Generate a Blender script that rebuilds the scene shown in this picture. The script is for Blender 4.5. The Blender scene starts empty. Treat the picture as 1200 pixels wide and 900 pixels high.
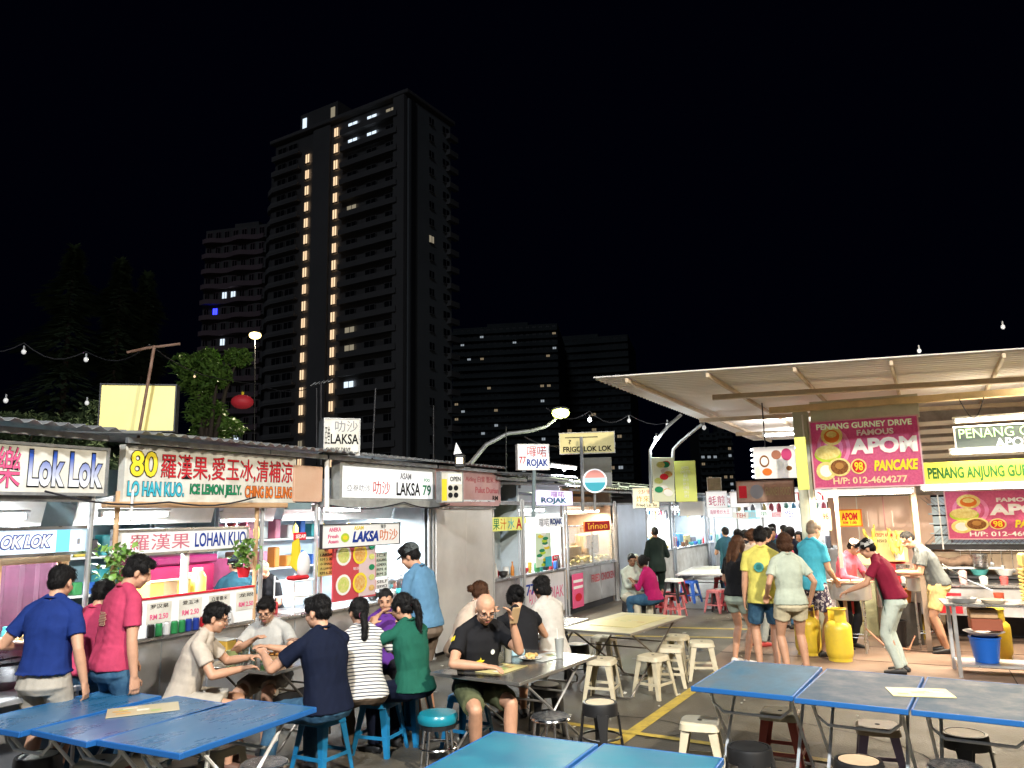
import bpy, bmesh, math, random
import numpy as np
from mathutils import Vector, Matrix, Euler
random.seed(7)
rad = math.radians
SC = bpy.context.scene
COL = SC.collection
# ---------------------------------------------------------------- camera
CAM_H, FPX, PITCH, ROLL = 2.05, 901.0, math.atan(154/901), 0.02
_fw = Vector((0, math.cos(PITCH), math.sin(PITCH))); _u0 = Vector((0, -math.sin(PITCH), math.cos(PITCH))); _r0 = Vector((1, 0, 0))
_rt = _r0*math.cos(ROLL) - _u0*math.sin(ROLL); _up = _r0*math.sin(ROLL) + _u0*math.cos(ROLL)
CAMP = Vector((0, 0, CAM_H))
cd = bpy.data.cameras.new('camera'); cam = bpy.data.objects.new('camera', cd); COL.objects.link(cam)
cam.matrix_world = Matrix(((_rt.x, _up.x, -_fw.x, 0), (_rt.y, _up.y, -_fw.y, 0), (_rt.z, _up.z, -_fw.z, CAM_H), (0, 0, 0, 1)))
cd.sensor_width = 36; cd.lens = 36*FPX/1200; cd.clip_end = 3000; cd.clip_start = .05
SC.camera = cam
# ---------------------------------------------------------------- night sky, added weak sun lamp, exposure
w = bpy.data.worlds.new("World"); SC.world = w; w.use_nodes = True
nt = w.node_tree; bg = nt.nodes['Background']; sky = nt.nodes.new('ShaderNodeTexSky')
sky.sky_type = 'NISHITA'; sky.sun_disc = False; sky.sun_elevation = rad(-6); sky.sun_rotation = rad(200)
_ad = nt.nodes.new('ShaderNodeMix'); _ad.data_type = 'RGBA'; _ad.blend_type = 'ADD'; _ad.inputs[0].default_value = 1; _ad.inputs[7].default_value = (.002, .0032, .019, 1)   # faint navy city glow
nt.links.new(sky.outputs[0], _ad.inputs[6]); nt.links.new(_ad.outputs[2], bg.inputs[0]); bg.inputs[1].default_value = 0.05
sl = bpy.data.lights.new('sun', 'SUN'); sl.energy = 0.075; sl.angle = rad(8); sl.color = (.8, .88, 1)
so = bpy.data.objects.new('tower_fill', sl); COL.objects.link(so); so.rotation_euler = (rad(62), 0, rad(-14))  # added sun lamp that lifts the tower faces, in place of city light
SC.view_settings.view_transform = 'Standard'; SC.view_settings.look = 'None'
SC.view_settings.exposure = 0.98; SC.view_settings.gamma = 1
SC.cycles.use_denoising = True; SC.cycles.max_bounces = 6; SC.cycles.transparent_max_bounces = 16
SC.cycles.caustics_reflective = False; SC.cycles.caustics_refractive = False; SC.cycles.sample_clamp_indirect = 4

# ---------------------------------------------------------------- where things stand: sight lines read off the photograph
def ray(px, py): return (_rt*((px-600)/FPX) + _up*((450-py)/FPX) + _fw)
def G(px, py, z=0.0):
    r = ray(px, py); t = (z-CAM_H)/r.z; return CAMP + r*t
def D(px, py, Y):
    r = ray(px, py); return CAMP + r*(Y/r.y)
def gx(px, Y, z=0.0):
    """point of column px (at horizon height) at depth Y, height z"""
    r = ray(px, 604-.02*(px-600)); p = CAMP + r*(Y/r.y); return Vector((p.x, Y, z))
class Frame:
    """vertical plane through o, X axis at angle a, Y axis away behind the plane"""
    def __init__(s, ox, oy, a): s.o = Vector((ox, oy, 0)); s.a = a; s.X = Vector((math.cos(a), math.sin(a), 0)); s.Y = Vector((-math.sin(a), math.cos(a), 0))
    def w(s, x, y=0, z=0): return s.o + s.X*x + s.Y*y + Vector((0, 0, z))
    def hit(s, px, py, off=0):
        r = ray(px, py); t = ((s.o + s.Y*off - CAMP).dot(s.Y))/r.dot(s.Y); p = CAMP + r*t
        return ((p-s.o).dot(s.X), p.z)
    def loc(s, p): d = p-s.o; return (d.dot(s.X), d.dot(s.Y))

# ---------------------------------------------------------------- tagging
def tag(o, label=None, cat=None, group=None, kind=None):
    if label: o['label'] = label
    if cat: o['category'] = cat
    if group: o['group'] = group
    if kind: o['kind'] = kind
    return o
def thing(name, label, cat, loc=(0, 0, 0), rz=0, group=None, kind=None):
    o = bpy.data.objects.new(name, None); COL.objects.link(o); o.location = loc; o.rotation_euler = (0, 0, rz)
    o.empty_display_size = .1
    return tag(o, label, cat, group, kind)
def kids(o): return KIDS.get(o, [])
KIDS = {}
def setpar(o, p):
    o.parent = p; KIDS.setdefault(p, []).append(o)
def dup(root, loc, rz=None, label=None, group=None, mats=None, parent=None):
    c = root.copy(); COL.objects.link(c)
    if parent is None: c.location = loc
    if rz is not None: c.rotation_euler = (0, 0, rz)
    if label: c['label'] = label
    if group: c['group'] = group
    if parent is not None: setpar(c, parent)
    for k in kids(root): dup(k, None, parent=c)
    return c
# ---------------------------------------------------------------- materials
MT = {}
def M(name, col=(.5, .5, .5), rough=.5, metal=0, var=0, scale=6, stretch=(1, 1, 1), bump=0, bscale=40, emit=0, ecol=None, col2=None, spec=.5, lo=.35, hi=.65, rvar=0, trans=0, grad=None):
    if name in MT: return MT[name]
    if name.startswith('print_'): spec, rough = .12, max(rough, .75)
    m = bpy.data.materials.new(name); m.use_nodes = True; n = m.node_tree.nodes; L = m.node_tree.links
    b = n['Principled BSDF']; b.inputs['Base Color'].default_value = (*col, 1); b.inputs['Roughness'].default_value = rough
    b.inputs['Metallic'].default_value = metal; b.inputs['Specular IOR Level'].default_value = spec
    if trans: b.inputs['Transmission Weight'].default_value = trans
    tc = n.new('ShaderNodeTexCoord'); mp = n.new('ShaderNodeMapping'); L.new(tc.outputs['Object'], mp.inputs[0]); mp.inputs['Scale'].default_value = stretch
    csock = None
    if grad:   # printed two-colour gradient along local z : (z0, z1, colA, colB)
        sx = n.new('ShaderNodeSeparateXYZ'); L.new(tc.outputs['Object'], sx.inputs[0]); mr = n.new('ShaderNodeMapRange')
        mr.inputs[1].default_value = grad[0]; mr.inputs[2].default_value = grad[1]; L.new(sx.outputs[2], mr.inputs[0])
        mx = n.new('ShaderNodeMix'); mx.data_type = 'RGBA'; L.new(mr.outputs[0], mx.inputs[0]); mx.inputs[6].default_value = (*grad[2], 1); mx.inputs[7].default_value = (*grad[3], 1)
        L.new(mx.outputs[2], b.inputs['Base Color']); csock = mx.outputs[2]
    if var or col2:
        nz = n.new('ShaderNodeTexNoise'); nz.inputs['Scale'].default_value = scale; nz.inputs['Detail'].default_value = 8; nz.inputs['Roughness'].default_value = .65
        L.new(mp.outputs[0], nz.inputs['Vector'])
        rp = n.new('ShaderNodeValToRGB'); rp.color_ramp.elements[0].position = lo; rp.color_ramp.elements[1].position = hi
        c2 = col2 if col2 else tuple(min(1, c*(1+var)) for c in col); c1 = col if col2 else tuple(c*(1-var) for c in col)
        rp.color_ramp.elements[0].color = (*c1, 1); rp.color_ramp.elements[1].color = (*c2, 1)
        L.new(nz.outputs[0], rp.inputs[0]); L.new(rp.outputs[0], b.inputs['Base Color']); csock = rp.outputs[0]
        if rvar:
            mr = n.new('ShaderNodeMapRange'); mr.inputs[1].default_value = .3; mr.inputs[2].default_value = .7
            mr.inputs[3].default_value = max(0, rough-rvar); mr.inputs[4].default_value = min(1, rough+rvar); L.new(nz.outputs[0], mr.inputs[0]); L.new(mr.outputs[0], b.inputs['Roughness'])
    if bump:
        nb = n.new('ShaderNodeTexNoise'); nb.inputs['Scale'].default_value = bscale; nb.inputs['Detail'].default_value = 6; L.new(mp.outputs[0], nb.inputs['Vector'])
        bp = n.new('ShaderNodeBump'); bp.inputs['Strength'].default_value = bump; bp.inputs['Distance'].default_value = .01
        L.new(nb.outputs[0], bp.inputs['Height']); L.new(bp.outputs[0], b.inputs['Normal'])
    if emit:
        b.inputs['Emission Strength'].default_value = emit
        if csock is not None and ecol is None: L.new(csock, b.inputs['Emission Color'])
        else: b.inputs['Emission Color'].default_value = (*(ecol or col), 1)
    MT[name] = m; return m
def glassmat(name, tint=(1, 1, 1), amt=.12, rough=.02):
    if name in MT: return MT[name]
    m = bpy.data.materials.new(name); m.use_nodes = True; n = m.node_tree.nodes; L = m.node_tree.links
    n.remove(n['Principled BSDF']); out = n['Material Output']
    t = n.new('ShaderNodeBsdfTransparent'); t.inputs[0].default_value = (*tint, 1); g = n.new('ShaderNodeBsdfGlossy'); g.inputs[1].default_value = rough
    f = n.new('ShaderNodeLayerWeight'); f.inputs[0].default_value = .25; a = n.new('ShaderNodeMath'); a.operation = 'MULTIPLY_ADD'; a.inputs[1].default_value = amt; a.inputs[2].default_value = .03; a.use_clamp = True
    mx = n.new('ShaderNodeMixShader'); L.new(f.outputs[1], a.inputs[0]); L.new(a.outputs[0], mx.inputs[0]); L.new(t.outputs[0], mx.inputs[1]); L.new(g.outputs[0], mx.inputs[2]); L.new(mx.outputs[0], out.inputs[0])
    MT[name] = m; return m
# ---------------------------------------------------------------- mesh builder
def _perp(d):
    d = d.normalized(); a = Vector((0, 0, 1)) if abs(d.z) < .9 else Vector((1, 0, 0)); x = d.cross(a).normalized(); return x, d.cross(x).normalized()
class MB:
    def __init__(s): s.v = []; s.f = []; s.m = []; s.mi = 0
    def add(s, vs, fs):
        o = len(s.v); s.v += [tuple(v) for v in vs]; s.f += [tuple(i+o for i in f) for f in fs]; s.m += [s.mi]*len(fs); return s
    def mat(s, i): s.mi = i; return s
    def box(s, c, d, R=None, ch=0):
        c = Vector(c); hx, hy, hz = d[0]/2, d[1]/2, d[2]/2
        if R is None: R = Matrix.Identity(3)
        elif isinstance(R, (int, float)): R = Matrix.Rotation(R, 3, 'Z')
        if not ch:
            vs = [c + R @ Vector((x*hx, y*hy, z*hz)) for x in (-1, 1) for y in (-1, 1) for z in (-1, 1)]
            return s.add(vs, [(0, 1, 3, 2), (4, 6, 7, 5), (0, 4, 5, 1), (2, 3, 7, 6), (0, 2, 6, 4), (1, 5, 7, 3)])
        ch = min(ch, hx*.9, hy*.9, hz*.9); vs = []; idx = {}
        for x in (-1, 1):
            for y in (-1, 1):
                for z in (-1, 1):
                    for a in range(3):
                        p = [x*(hx-ch), y*(hy-ch), z*(hz-ch)]; h = (hx, hy, hz); p[a] = (x, y, z)[a]*h[a]
                        idx[(x, y, z, a)] = len(vs); vs.append(c + R @ Vector(p))
        fs = []
        for a in range(3):
            b, e = (a+1) % 3, (a+2) % 3
            for sg in (-1, 1):
                q = []
                for (i, j) in ((-1, -1), (1, -1), (1, 1), (-1, 1)):
                    k = [0, 0, 0]; k[a] = sg; k[b] = i; k[e] = j; q.append(idx[(*k, a)])
                fs.append(tuple(q if sg > 0 else q[::-1]))
            for i in (-1, 1):
                for j in (-1, 1):
                    k0 = [0, 0, 0]; k0[b] = i; k0[e] = j; k1 = list(k0); k0[a] = -1; k1[a] = 1
                    q = (idx[(*k0, b)], idx[(*k1, b)], idx[(*k1, e)], idx[(*k0, e)])
                    fs.append(q if i*j < 0 else q[::-1])
        for x in (-1, 1):
            for y in (-1, 1):
                for z in (-1, 1):
                    q = tuple(idx[(x, y, z, a)] for a in range(3)); fs.append(q if x*y*z > 0 else q[::-1])
        return s.add(vs, fs)
    def loft(s, rings, n=12, pw=2.0, caps=True):
        """rings: (centre, axis vector a, axis vector b)"""
        vs = []
        for c, a, b in rings:
            c = Vector(c)
            for i in range(n):
                t = 2*math.pi*i/n; ct, st = math.cos(t), math.sin(t)
                ct = math.copysign(abs(ct)**(2/pw), ct); st = math.copysign(abs(st)**(2/pw), st); vs.append(c + a*ct + b*st)
        fs = []
        for k in range(len(rings)-1):
            for i in range(n): j = (i+1) % n; fs.append((k*n+i, k*n+j, (k+1)*n+j, (k+1)*n+i))
        if caps: fs.append(tuple(range(n))[::-1]); fs.append(tuple((len(rings)-1)*n+i for i in range(n)))
        return s.add(vs, fs)
    def cyl(s, p0, p1, r0, r1=None, n=10, caps=True):
        p0, p1 = Vector(p0), Vector(p1); r1 = r0 if r1 is None else r1; x, y = _perp(p1-p0)
        return s.loft([(p0, x*r0, y*r0), (p1, x*r1, y*r1)], n, 2, caps)
    def cap(s, p0, p1, r0, r1=None, n=12):
        """capsule with round ends"""
        p0, p1 = Vector(p0), Vector(p1); r1 = r0 if r1 is None else r1; d = (p1-p0); x, y = _perp(d); d.normalize(); R = []
        for t in (.06, .4, .75): q = (1-t); R.append((p0-d*r0*q, x*r0*math.sqrt(1-q*q), y*r0*math.sqrt(1-q*q)))
        R.append((p0, x*r0, y*r0)); R.append((p1, x*r1, y*r1))
        for t in (.75, .4, .06): q = (1-t); R.append((p1+d*r1*q, x*r1*math.sqrt(1-q*q), y*r1*math.sqrt(1-q*q)))
        return s.loft(R, n)
    def tube(s, pts, r, n=8, closed=False, rs=None):
        P = [Vector(p) for p in pts]; R = []; N = len(P); x = None
        for i in range(N):
            if closed: d = P[(i+1) % N]-P[i-1]
            else: d = P[min(i+1, N-1)]-P[max(i-1, 0)]
            d.normalize()
            if x is None: x, y = _perp(d)
            else: x = (x-d*x.dot(d)).normalized(); y = d.cross(x)
            rr = rs[i] if rs else r; R.append((P[i], x*rr, y*rr))
        if closed: R.append(R[0])
        return s.loft(R, n, 2, not closed)
    def lathe(s, prof, c=(0, 0, 0), n=20, R=None):
        c = Vector(c); rg = []
        X, Y, Z = (Vector((1, 0, 0)), Vector((0, 1, 0)), Vector((0, 0, 1))) if R is None else (R @ Vector((1, 0, 0)), R @ Vector((0, 1, 0)), R @ Vector((0, 0, 1)))
        for r, z in prof: rg.append((c+Z*z, X*max(r, .0004), Y*max(r, .0004)))
        return s.loft(rg, n)
    def ell(s, c, r, n=12, m=7, R=None):
        c = Vector(c); R = R or Matrix.Identity(3); rg = []
        for k in range(m):
            a = math.pi*(k+.15)/(m-.7) if m > 3 else math.pi*(k+.3)/(m-.4)
            a = min(a, math.pi-.05); q = math.sin(a); rg.append((c+R @ Vector((0, 0, -r[2]*math.cos(a))), R @ Vector((r[0]*q, 0, 0)), R @ Vector((0, r[1]*q, 0))))
        return s.loft(rg, n)
    def quad(s, *p): return s.add(p, [tuple(range(len(p)))])
    def slab(s, pts, t):
        """polygon given in order, thickened downwards by vector t"""
        p = [Vector(q) for q in pts]; t = Vector(t); n = len(p)
        return s.add(p+[q+t for q in p], [tuple(range(n))]+[tuple(range(2*n-1, n-1, -1))]+[(i, n+i, n+(i+1) % n, (i+1) % n) for i in range(n)])
    def mesh(s, name):
        me = bpy.data.meshes.new(name); me.from_pydata(s.v, [], s.f); me.polygons.foreach_set('material_index', s.m)
        return me
    def build(s, name, mats, parent=None, smooth=None, label=None, cat=None, group=None, kind=None, loc=None, rz=0, fixn=True):
        me = s.mesh(name)
        if fixn:
            bm = bmesh.new(); bm.from_mesh(me); bmesh.ops.recalc_face_normals(bm, faces=bm.faces); bm.to_mesh(me); bm.free()
        for m in (mats if isinstance(mats, (list, tuple)) else [mats]): me.materials.append(m)
        if smooth:
            me.polygons.foreach_set('use_smooth', [True]*len(me.polygons)); me.set_sharp_from_angle(angle=rad(smooth if smooth is not True else 40))
        return obj(name, me, parent, label, cat, group, kind, loc, rz)
def obj(name, me, parent=None, label=None, cat=None, group=None, kind=None, loc=None, rz=0):
    o = bpy.data.objects.new(name, me); COL.objects.link(o)
    if loc is not None: o.location = loc
    if rz: o.rotation_euler = (0, 0, rz)
    if parent is not None: setpar(o, parent)
    return tag(o, label, cat, group, kind)
# a bench scene in which modifiers and text are evaluated, removed at the end
BENCH = bpy.data.scenes.new('bench'); BVL = BENCH.view_layers[0]
def evaluated(o):
    BENCH.collection.objects.link(o)
    with bpy.context.temp_override(scene=BENCH, view_layer=BVL): dg = bpy.context.evaluated_depsgraph_get()
    me = bpy.data.meshes.new_from_object(o.evaluated_get(dg)); BENCH.collection.objects.unlink(o); return me
# ---------------------------------------------------------------- lettering (flat print / cut letters), fitted to a box in the local xz plane, facing -y
def lettering(txt, mat, parent, x0, x1, z0, z1, y=-.004, bold=0.02, ext=.0015, name='lettering', shear=0, out=None, outw=.04, keep=False, face=None, dots=None):
    """fills the box x0..x1, z0..z1; several lines allowed"""
    def one(off, e):
        cu = bpy.data.curves.new('t', 'FONT'); cu.body = txt; cu.offset = off; cu.extrude = e; cu.resolution_u = 3; cu.shear = shear; cu.align_x = 'CENTER'; cu.space_line = .95
        o = bpy.data.objects.new('t', cu); me = evaluated(o); bpy.data.objects.remove(o); bpy.data.curves.remove(cu); return me
    res = []; base = None
    for off, e, m, dy in (([(bold+outw, .001, out, .0)] if out else []) + [(bold, .001, mat, -.003 if out else 0)]):
        me = one(off, e); n = len(me.vertices)
        if n == 0: return None
        co = np.empty(n*3); me.vertices.foreach_get('co', co); co = co.reshape(-1, 3)
        if base is None: base = (co[:, 0].min(), co[:, 0].max(), co[:, 1].min(), co[:, 1].max())
        a0, a1, b0, b1 = base; sx = (x1-x0)/(a1-a0); sz = (z1-z0)/(b1-b0)
        if keep:
            s_ = min(sx, sz); cx, cz = (x0+x1)/2, (z0+z1)/2; X = cx+(co[:, 0]-(a0+a1)/2)*s_; Z = cz+(co[:, 1]-(b0+b1)/2)*s_
        else: X = x0+(co[:, 0]-a0)*sx; Z = z0+(co[:, 1]-b0)*sz
        Y = y+dy-co[:, 2]*1.0
        if face == 'up': co2 = np.stack([X, Z, -Y], 1)
        else: co2 = np.stack([X, Y, Z], 1)
        me.vertices.foreach_set('co', co2.ravel()); me.materials.clear(); me.materials.append(m); me.update()
        res.append(obj(name if m is mat else 'letter_outline', me, parent))
    return res[-1]
# ================================================================ people
def ik(a, b, l1, l2, pole):
    a, b, pole = Vector(a), Vector(b), Vector(pole); d = b-a; L = d.length
    if L > l1+l2-.002: b = a+d*((l1+l2-.002)/L); d = b-a; L = d.length
    if L < abs(l1-l2)+.01: L = abs(l1-l2)+.01
    dn = d.normalized(); c = (l1*l1-l2*l2+L*L)/(2*L); h = math.sqrt(max(l1*l1-c*c, 0)); p = pole-dn*pole.dot(dn)
    if p.length < 1e-4: p = _perp(dn)[0]
    return a+dn*c+p.normalized()*h, b
def remeshed(mb, vox, mats, smooth=3, folds=0, seed=0, name='m', factor=.5):
    me = mb.mesh('tmp'); o = bpy.data.objects.new('tmp', me)
    r = o.modifiers.new('r', 'REMESH'); r.mode = 'VOXEL'; r.voxel_size = vox; r.use_smooth_shade = True
    if smooth: sm = o.modifiers.new('s', 'SMOOTH'); sm.factor = factor; sm.iterations = smooth
    m2 = evaluated(o); bpy.data.objects.remove(o); bpy.data.meshes.remove(me)
    m2.name = name
    if folds:
        n = len(m2.vertices); co = np.empty(n*3); m2.vertices.foreach_get('co', co); co = co.reshape(-1, 3); no = np.empty(n*3); m2.vertex_normals.foreach_get('vector', no); no = no.reshape(-1, 3)
        rs = np.random.RandomState(seed); d = np.zeros(n); wp = np.sin(co @ rs.normal(0, 9, (3, 3)) + rs.rand(3)*6)*.03
        for k in range(7):
            f = rs.normal(0, 1, 3); f /= np.linalg.norm(f); f[2] *= .75; fr = 22*(1.35**k); d += np.sin((co+wp) @ f*fr+rs.rand()*6.28)/(1.25**k)
        for k in range(4):
            f = rs.normal(0, 1, 3); f /= np.linalg.norm(f); fr = 9+7*k; d += 1.5*(.45-np.abs(np.sin((co+wp*2.2) @ f*fr+rs.rand()*6.28)))*np.clip(np.sin(co @ rs.normal(0, 5, 3)+rs.rand()*6), 0, 1)
        d = np.maximum(d, -1.2); co += no*(d*folds)[:, None]; m2.vertices.foreach_set('co', co.ravel()); m2.update()
    m2.materials.clear()
    for m in (mats if isinstance(mats, (list, tuple)) else [mats]): m2.materials.append(m)
    return m2
def strands(me, mat, root, Rh, Hd, seed, k, n=1100):
    rs = random.Random(seed); m = MB(); V = me.vertices; down = Rh @ Vector((0, -.35, -1))
    for i in range(n):
        v = V[rs.randrange(len(V))]; no = v.normal.copy(); p = v.co.copy(); q = Rh.inverted() @ (p-Hd)
        g = (down+Vector((rs.gauss(0, .35), rs.gauss(0, .35), rs.gauss(0, .2)))+(Rh @ Vector((q.x, q.y, 0)))*4); g = g-no*g.dot(no)
        if g.length < .1: continue
        g.normalize(); s_ = g.cross(no)*.0016*k; L = rs.uniform(.018, .042)*k
        m.add([p-s_+no*.001, p+s_+no*.001, p+g*L*.6+s_*.8+no*.005, p+g*L+no*.004, p+g*L*.6-s_*.8+no*.005], [(0, 1, 2, 3, 4)])
    m.build('hair_strands', mat, root, fixn=False)
SKIN = {}
def skin(i=0):
    c = [(.50, .27, .17), (.42, .21, .12), (.58, .34, .23), (.20, .095, .05), (.34, .17, .10)][i]
    return M('skin_%d' % i, c, .5, var=.08, scale=14, bump=.06, bscale=120, spec=.35)
def cloth(name, c, **k):
    a = dict(rough=.85, var=.10, scale=9, bump=.25, bscale=260, spec=.15); a.update(k); return M('cloth_'+name, c, **a)
HAIR = lambda: M('hair_black', (.006, .005, .005), .62, bump=1.0, bscale=130, stretch=(1, 1, .08), spec=.25)
HAIRB = lambda: M('hair_brown', (.05, .018, .008), .6, bump=1.0, bscale=130, stretch=(1, 1, .08), col2=(.085, .036, .016), scale=40, spec=.25)
def person(label, loc, yaw, h=1.70, sit=None, lean=3, turn=0, side=0, head=(0, 0), lh=None, rh=None, lp=None, rp=None, lf=None, rf=None, lkp=None, rkp=None,
           sk=0, top=None, sleeve='short', bottom=None, blen='long', hair='short', hmat=None, sex='m', fat=1.0, vox=.012, face=False, glasses=False,
           cap=None, shoes=None, hem=-.10, hemflare=1.07, folds=.0026, apron=None, grip=.6, capback=False, group=None, bag=None, tuck=False):
    k = h/1.72; F = sex == 'f'; root = thing('person', label, 'person', loc, rad(yaw), group); seed = random.randint(0, 9999)
    V = Vector; Rx = lambda a: Matrix.Rotation(rad(-a), 3, 'X'); Rz = lambda a: Matrix.Rotation(rad(a), 3, 'Z'); Ry = lambda a: Matrix.Rotation(rad(a), 3, 'Y')
    zp = (.93*k if sit is None else sit+.105*k)
    P = V((0, 0, zp)); R0 = Rx(lean*.3) if sit is None else Rx(lean*.2); R1 = Rz(turn*.5) @ Ry(side*.7) @ Rx(lean*.8); R2 = Rz(turn) @ Ry(side) @ Rx(lean*1.25)
    C = P+R1 @ V((0, 0, .27*k)); N = C+R2 @ V((0, 0, .235*k)); ws = .94 if F else 1.0; b = fat
    Rh = Rz(turn+head[0]) @ Rx(lean*.55+head[1]); Hd = N+(R2 @ V((0, .012, .045))+Rh @ V((0, .024, .112)))*k
    sh = {1: N+R2 @ V((.165*ws*k*(.5+.5*b), 0, -.062*k)), -1: N+R2 @ V((-.165*ws*k*(.5+.5*b), 0, -.062*k))}
    hip = {1: P+V((.085*k*b, 0, -.03*k)), -1: P+V((-.085*k*b, 0, -.03*k))}
    ua, fa, th, sn = .285*k, .25*k, .43*k, .425*k
    wr = {}; el = {}; kn = {}; an = {}
    for sg, tgt, pole in ((1, rh, rp), (-1, lh, lp)):
        t = V(tgt) if tgt is not None else sh[sg]+V((sg*.045, .04, -.5*k))
        el[sg], wr[sg] = ik(sh[sg], t, ua, fa, V(pole) if pole else V((sg*.45, -.7, -.5)))
    for sg, tgt, pole in ((1, rf, rkp), (-1, lf, lkp)):
        t = V(tgt) if tgt is not None else (V((sg*.10*b, 0, .085*k)) if sit is None else V((sg*.12, .40*k, .085*k)))
        kn[sg], an[sg] = ik(hip[sg], t, th, sn, V(pole) if pole else V((sg*.15, 1, .3)))
    def ring(c, R, rx, ry, pw=2): return (c, R @ V((rx*k, 0, 0)), R @ V((0, ry*k, 0)))
    def torso(mb, g=0, zlo=-.11, ztop=True, flare=1.0, n=20):
        w = .93 if F else 1.0
        rs = []
        if sit is None: rs.append(ring(P+R0 @ V((0, -.01, zlo*k)), R0, (.158*b+g)*flare, (.115*b+g)*flare))
        else: rs.append(ring(P+V((0, -.005, (max(zlo, -.085) if g <= 0 else -.045)*k)), R0, (.165*b+g)*flare, (.135*b+g)*flare))
        rs.append(ring(P+R0 @ V((0, -.01, -.0*k)), R0, .168*b+g, .125*b+g))
        rs.append(ring(P+R1 @ V((0, 0, .13*k)), R1, (.13 if F else .148)*b+g, (.095 if F else .108)*b+g))
        rs.append(ring(P+R1 @ V((0, .005, .22*k)), R1, .147*w*b+g, .108*b+g))
        rs.append(ring(C+R2 @ V((0, .005, .06*k)), R2, .165*w*(.4+.6*b)+g, .112*b+g))
        rs.append(ring(C+R2 @ V((0, 0, .145*k)), R2, .165*w*(.6+.4*b)+g, .098+g))
        rs.append(ring(N+R2 @ V((0, -.005, -.035*k)), R2, .12+g, .078+g*.7))
        rs.append(ring(N+R2 @ V((0, 0, .012*k)), R2, .062+g*.85, .06+g*.85))
        if g > 0: rs.append(ring(N+R2 @ V((0, -.012*k, .034*k)), R2 @ Rx(-18), .060+g*.5, .064+g*.5))
        mb.loft(rs, n, 2.3)
        for sg in (1, -1): mb.cap(N+R2 @ V((sg*.035*k, -.01, .03*k)), sh[sg]+R2 @ V((-sg*.01, 0, .012*k)), .036*k+g*.5, .046*k+g*.3)
        if F:
            for sg in (1, -1): mb.ell(C+R2 @ V((sg*.072*k, .085*k, .045*k)), (.062*k+g*.7, .05*k+g*.7, .06*k+g*.7), 10, 6, R2)
    # ---- body : one continuous surface
    mb = MB(); torso(mb, -.013)
    mb.cap(N-R2 @ V((0, 0, .03)), Hd+Rh @ V((0, -.02, -.05))*k, .056*k*(.9 if F else 1.1), .052*k)
    S = lambda x, y, z: Hd+Rh @ V((x, y, z))*k
    def E(c, r, n=14, m=9): mb.ell(S(*c), tuple(q*k for q in r), n, m, Rh)
    E((0, -.012, .028), (.076, .092, .088)); E((0, .022, -.038), (.060, .070, .076)); E((0, .055, -.088), (.026, .024, .024))
    mb.cap(S(0, .086, .012), S(0, .099, -.026), .010*k, .0125*k, 8)
    for sg in (1, -1):
        E((sg*.076, -.004, -.012), (.010, .019, .031), 8, 6); E((sg*.036, .056, -.035), (.026, .026, .024), 8, 6); E((sg*.03, .072, .026), (.026, .014, .010), 8, 5)
        E((sg*.013, .094, -.028), (.009, .010, .008), 6, 5)
        a = sh[sg]; e = el[sg]; q = wr[sg]
        mb.cap(a, a+(e-a)*.5, .05*k*(.85 if F else 1)*(.6+.4*b), .047*k*(.85 if F else 1)*b); mb.cap(a+(e-a)*.4, e, .047*k*(.85 if F else 1)*b, .037*k*(.9 if F else 1))
        mb.cap(e, e+(q-e)*.35, .038*k*(.9 if F else 1), .039*k*(.88 if F else 1)); mb.cap(e+(q-e)*.35, q, .039*k*(.88 if F else 1), .026*k)
        # hand
        d = (q-e).normalized(); down = V((0, 0, -1)); pn = (down-d*down.dot(d))
        if pn.length < .3: pn = V((-sg, 0, 0))-d*V((-sg, 0, 0)).dot(d)
        pn.normalize(); sd = d.cross(pn).normalized(); inward = V((-sg, 0, 0))
        if abs(d.z) > .75: sd = V((0, 1, 0)) - d*d.y; sd.normalize(); pn = V((-sg, 0, 0)); pn = (pn-d*pn.dot(d)).normalized()
        elif sd.dot(inward) < 0: sd = -sd
        mb.loft([(q-d*.01, sd*.026*k, pn*.02*k), (q+d*.03*k, sd*.036*k, pn*.017*k), (q+d*.085*k, sd*.043*k, pn*.014*k), (q+d*.095*k, sd*.036*k, pn*.010*k)], 10, 2.4)
        for i, (off, ln) in enumerate(((.031, .068), (.0105, .076), (-.0105, .070), (-.031, .055))):
            r = .0088*k; p0 = q+d*.085*k+sd*off*k; a1 = grip*.5+.12*i*.3; d1 = (d*math.cos(a1)+pn*math.sin(a1)+sd*off*1.5).normalized(); p1 = p0+d1*ln*.5*k
            a2 = a1+grip*1.0; d2 = (d*math.cos(a2)+pn*math.sin(a2)).normalized(); p2 = p1+d2*ln*.5*k
            mb.cap(p0-d*.01, p1, r*1.05, r, 6); mb.cap(p1, p2, r, r*.85, 6)
        t0 = q+d*.03*k+sd*.028*k; t1 = t0+(sd*.75+d*.6+pn*.35).normalized()*.04*k; t2 = t1+(d*.85+sd*.15+pn*.6*grip).normalized()*.032*k
        mb.cap(t0, t1, .0125*k, .0105*k, 6); mb.cap(t1, t2, .0105*k, .0085*k, 6)
        # leg and foot
        a, e, q = hip[sg], kn[sg], an[sg]
        lq = .86 if bottom and blen == 'long' else .95; mb.cap(a, a+(e-a)*.5, .086*k*b*lq, .075*k*b*lq); mb.cap(a+(e-a)*.5, e, .075*k*b*lq, .052*k)
        cf = e+(q-e)*.3-V((0, .012, 0)); mb.cap(e, cf, .052*k, .054*k*(.5+.5*b)); mb.cap(cf, q, .054*k*(.5+.5*b), .034*k)
        fd = V((sg*.18, 1, 0)).normalized(); z0 = q.z-.085*k
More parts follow.
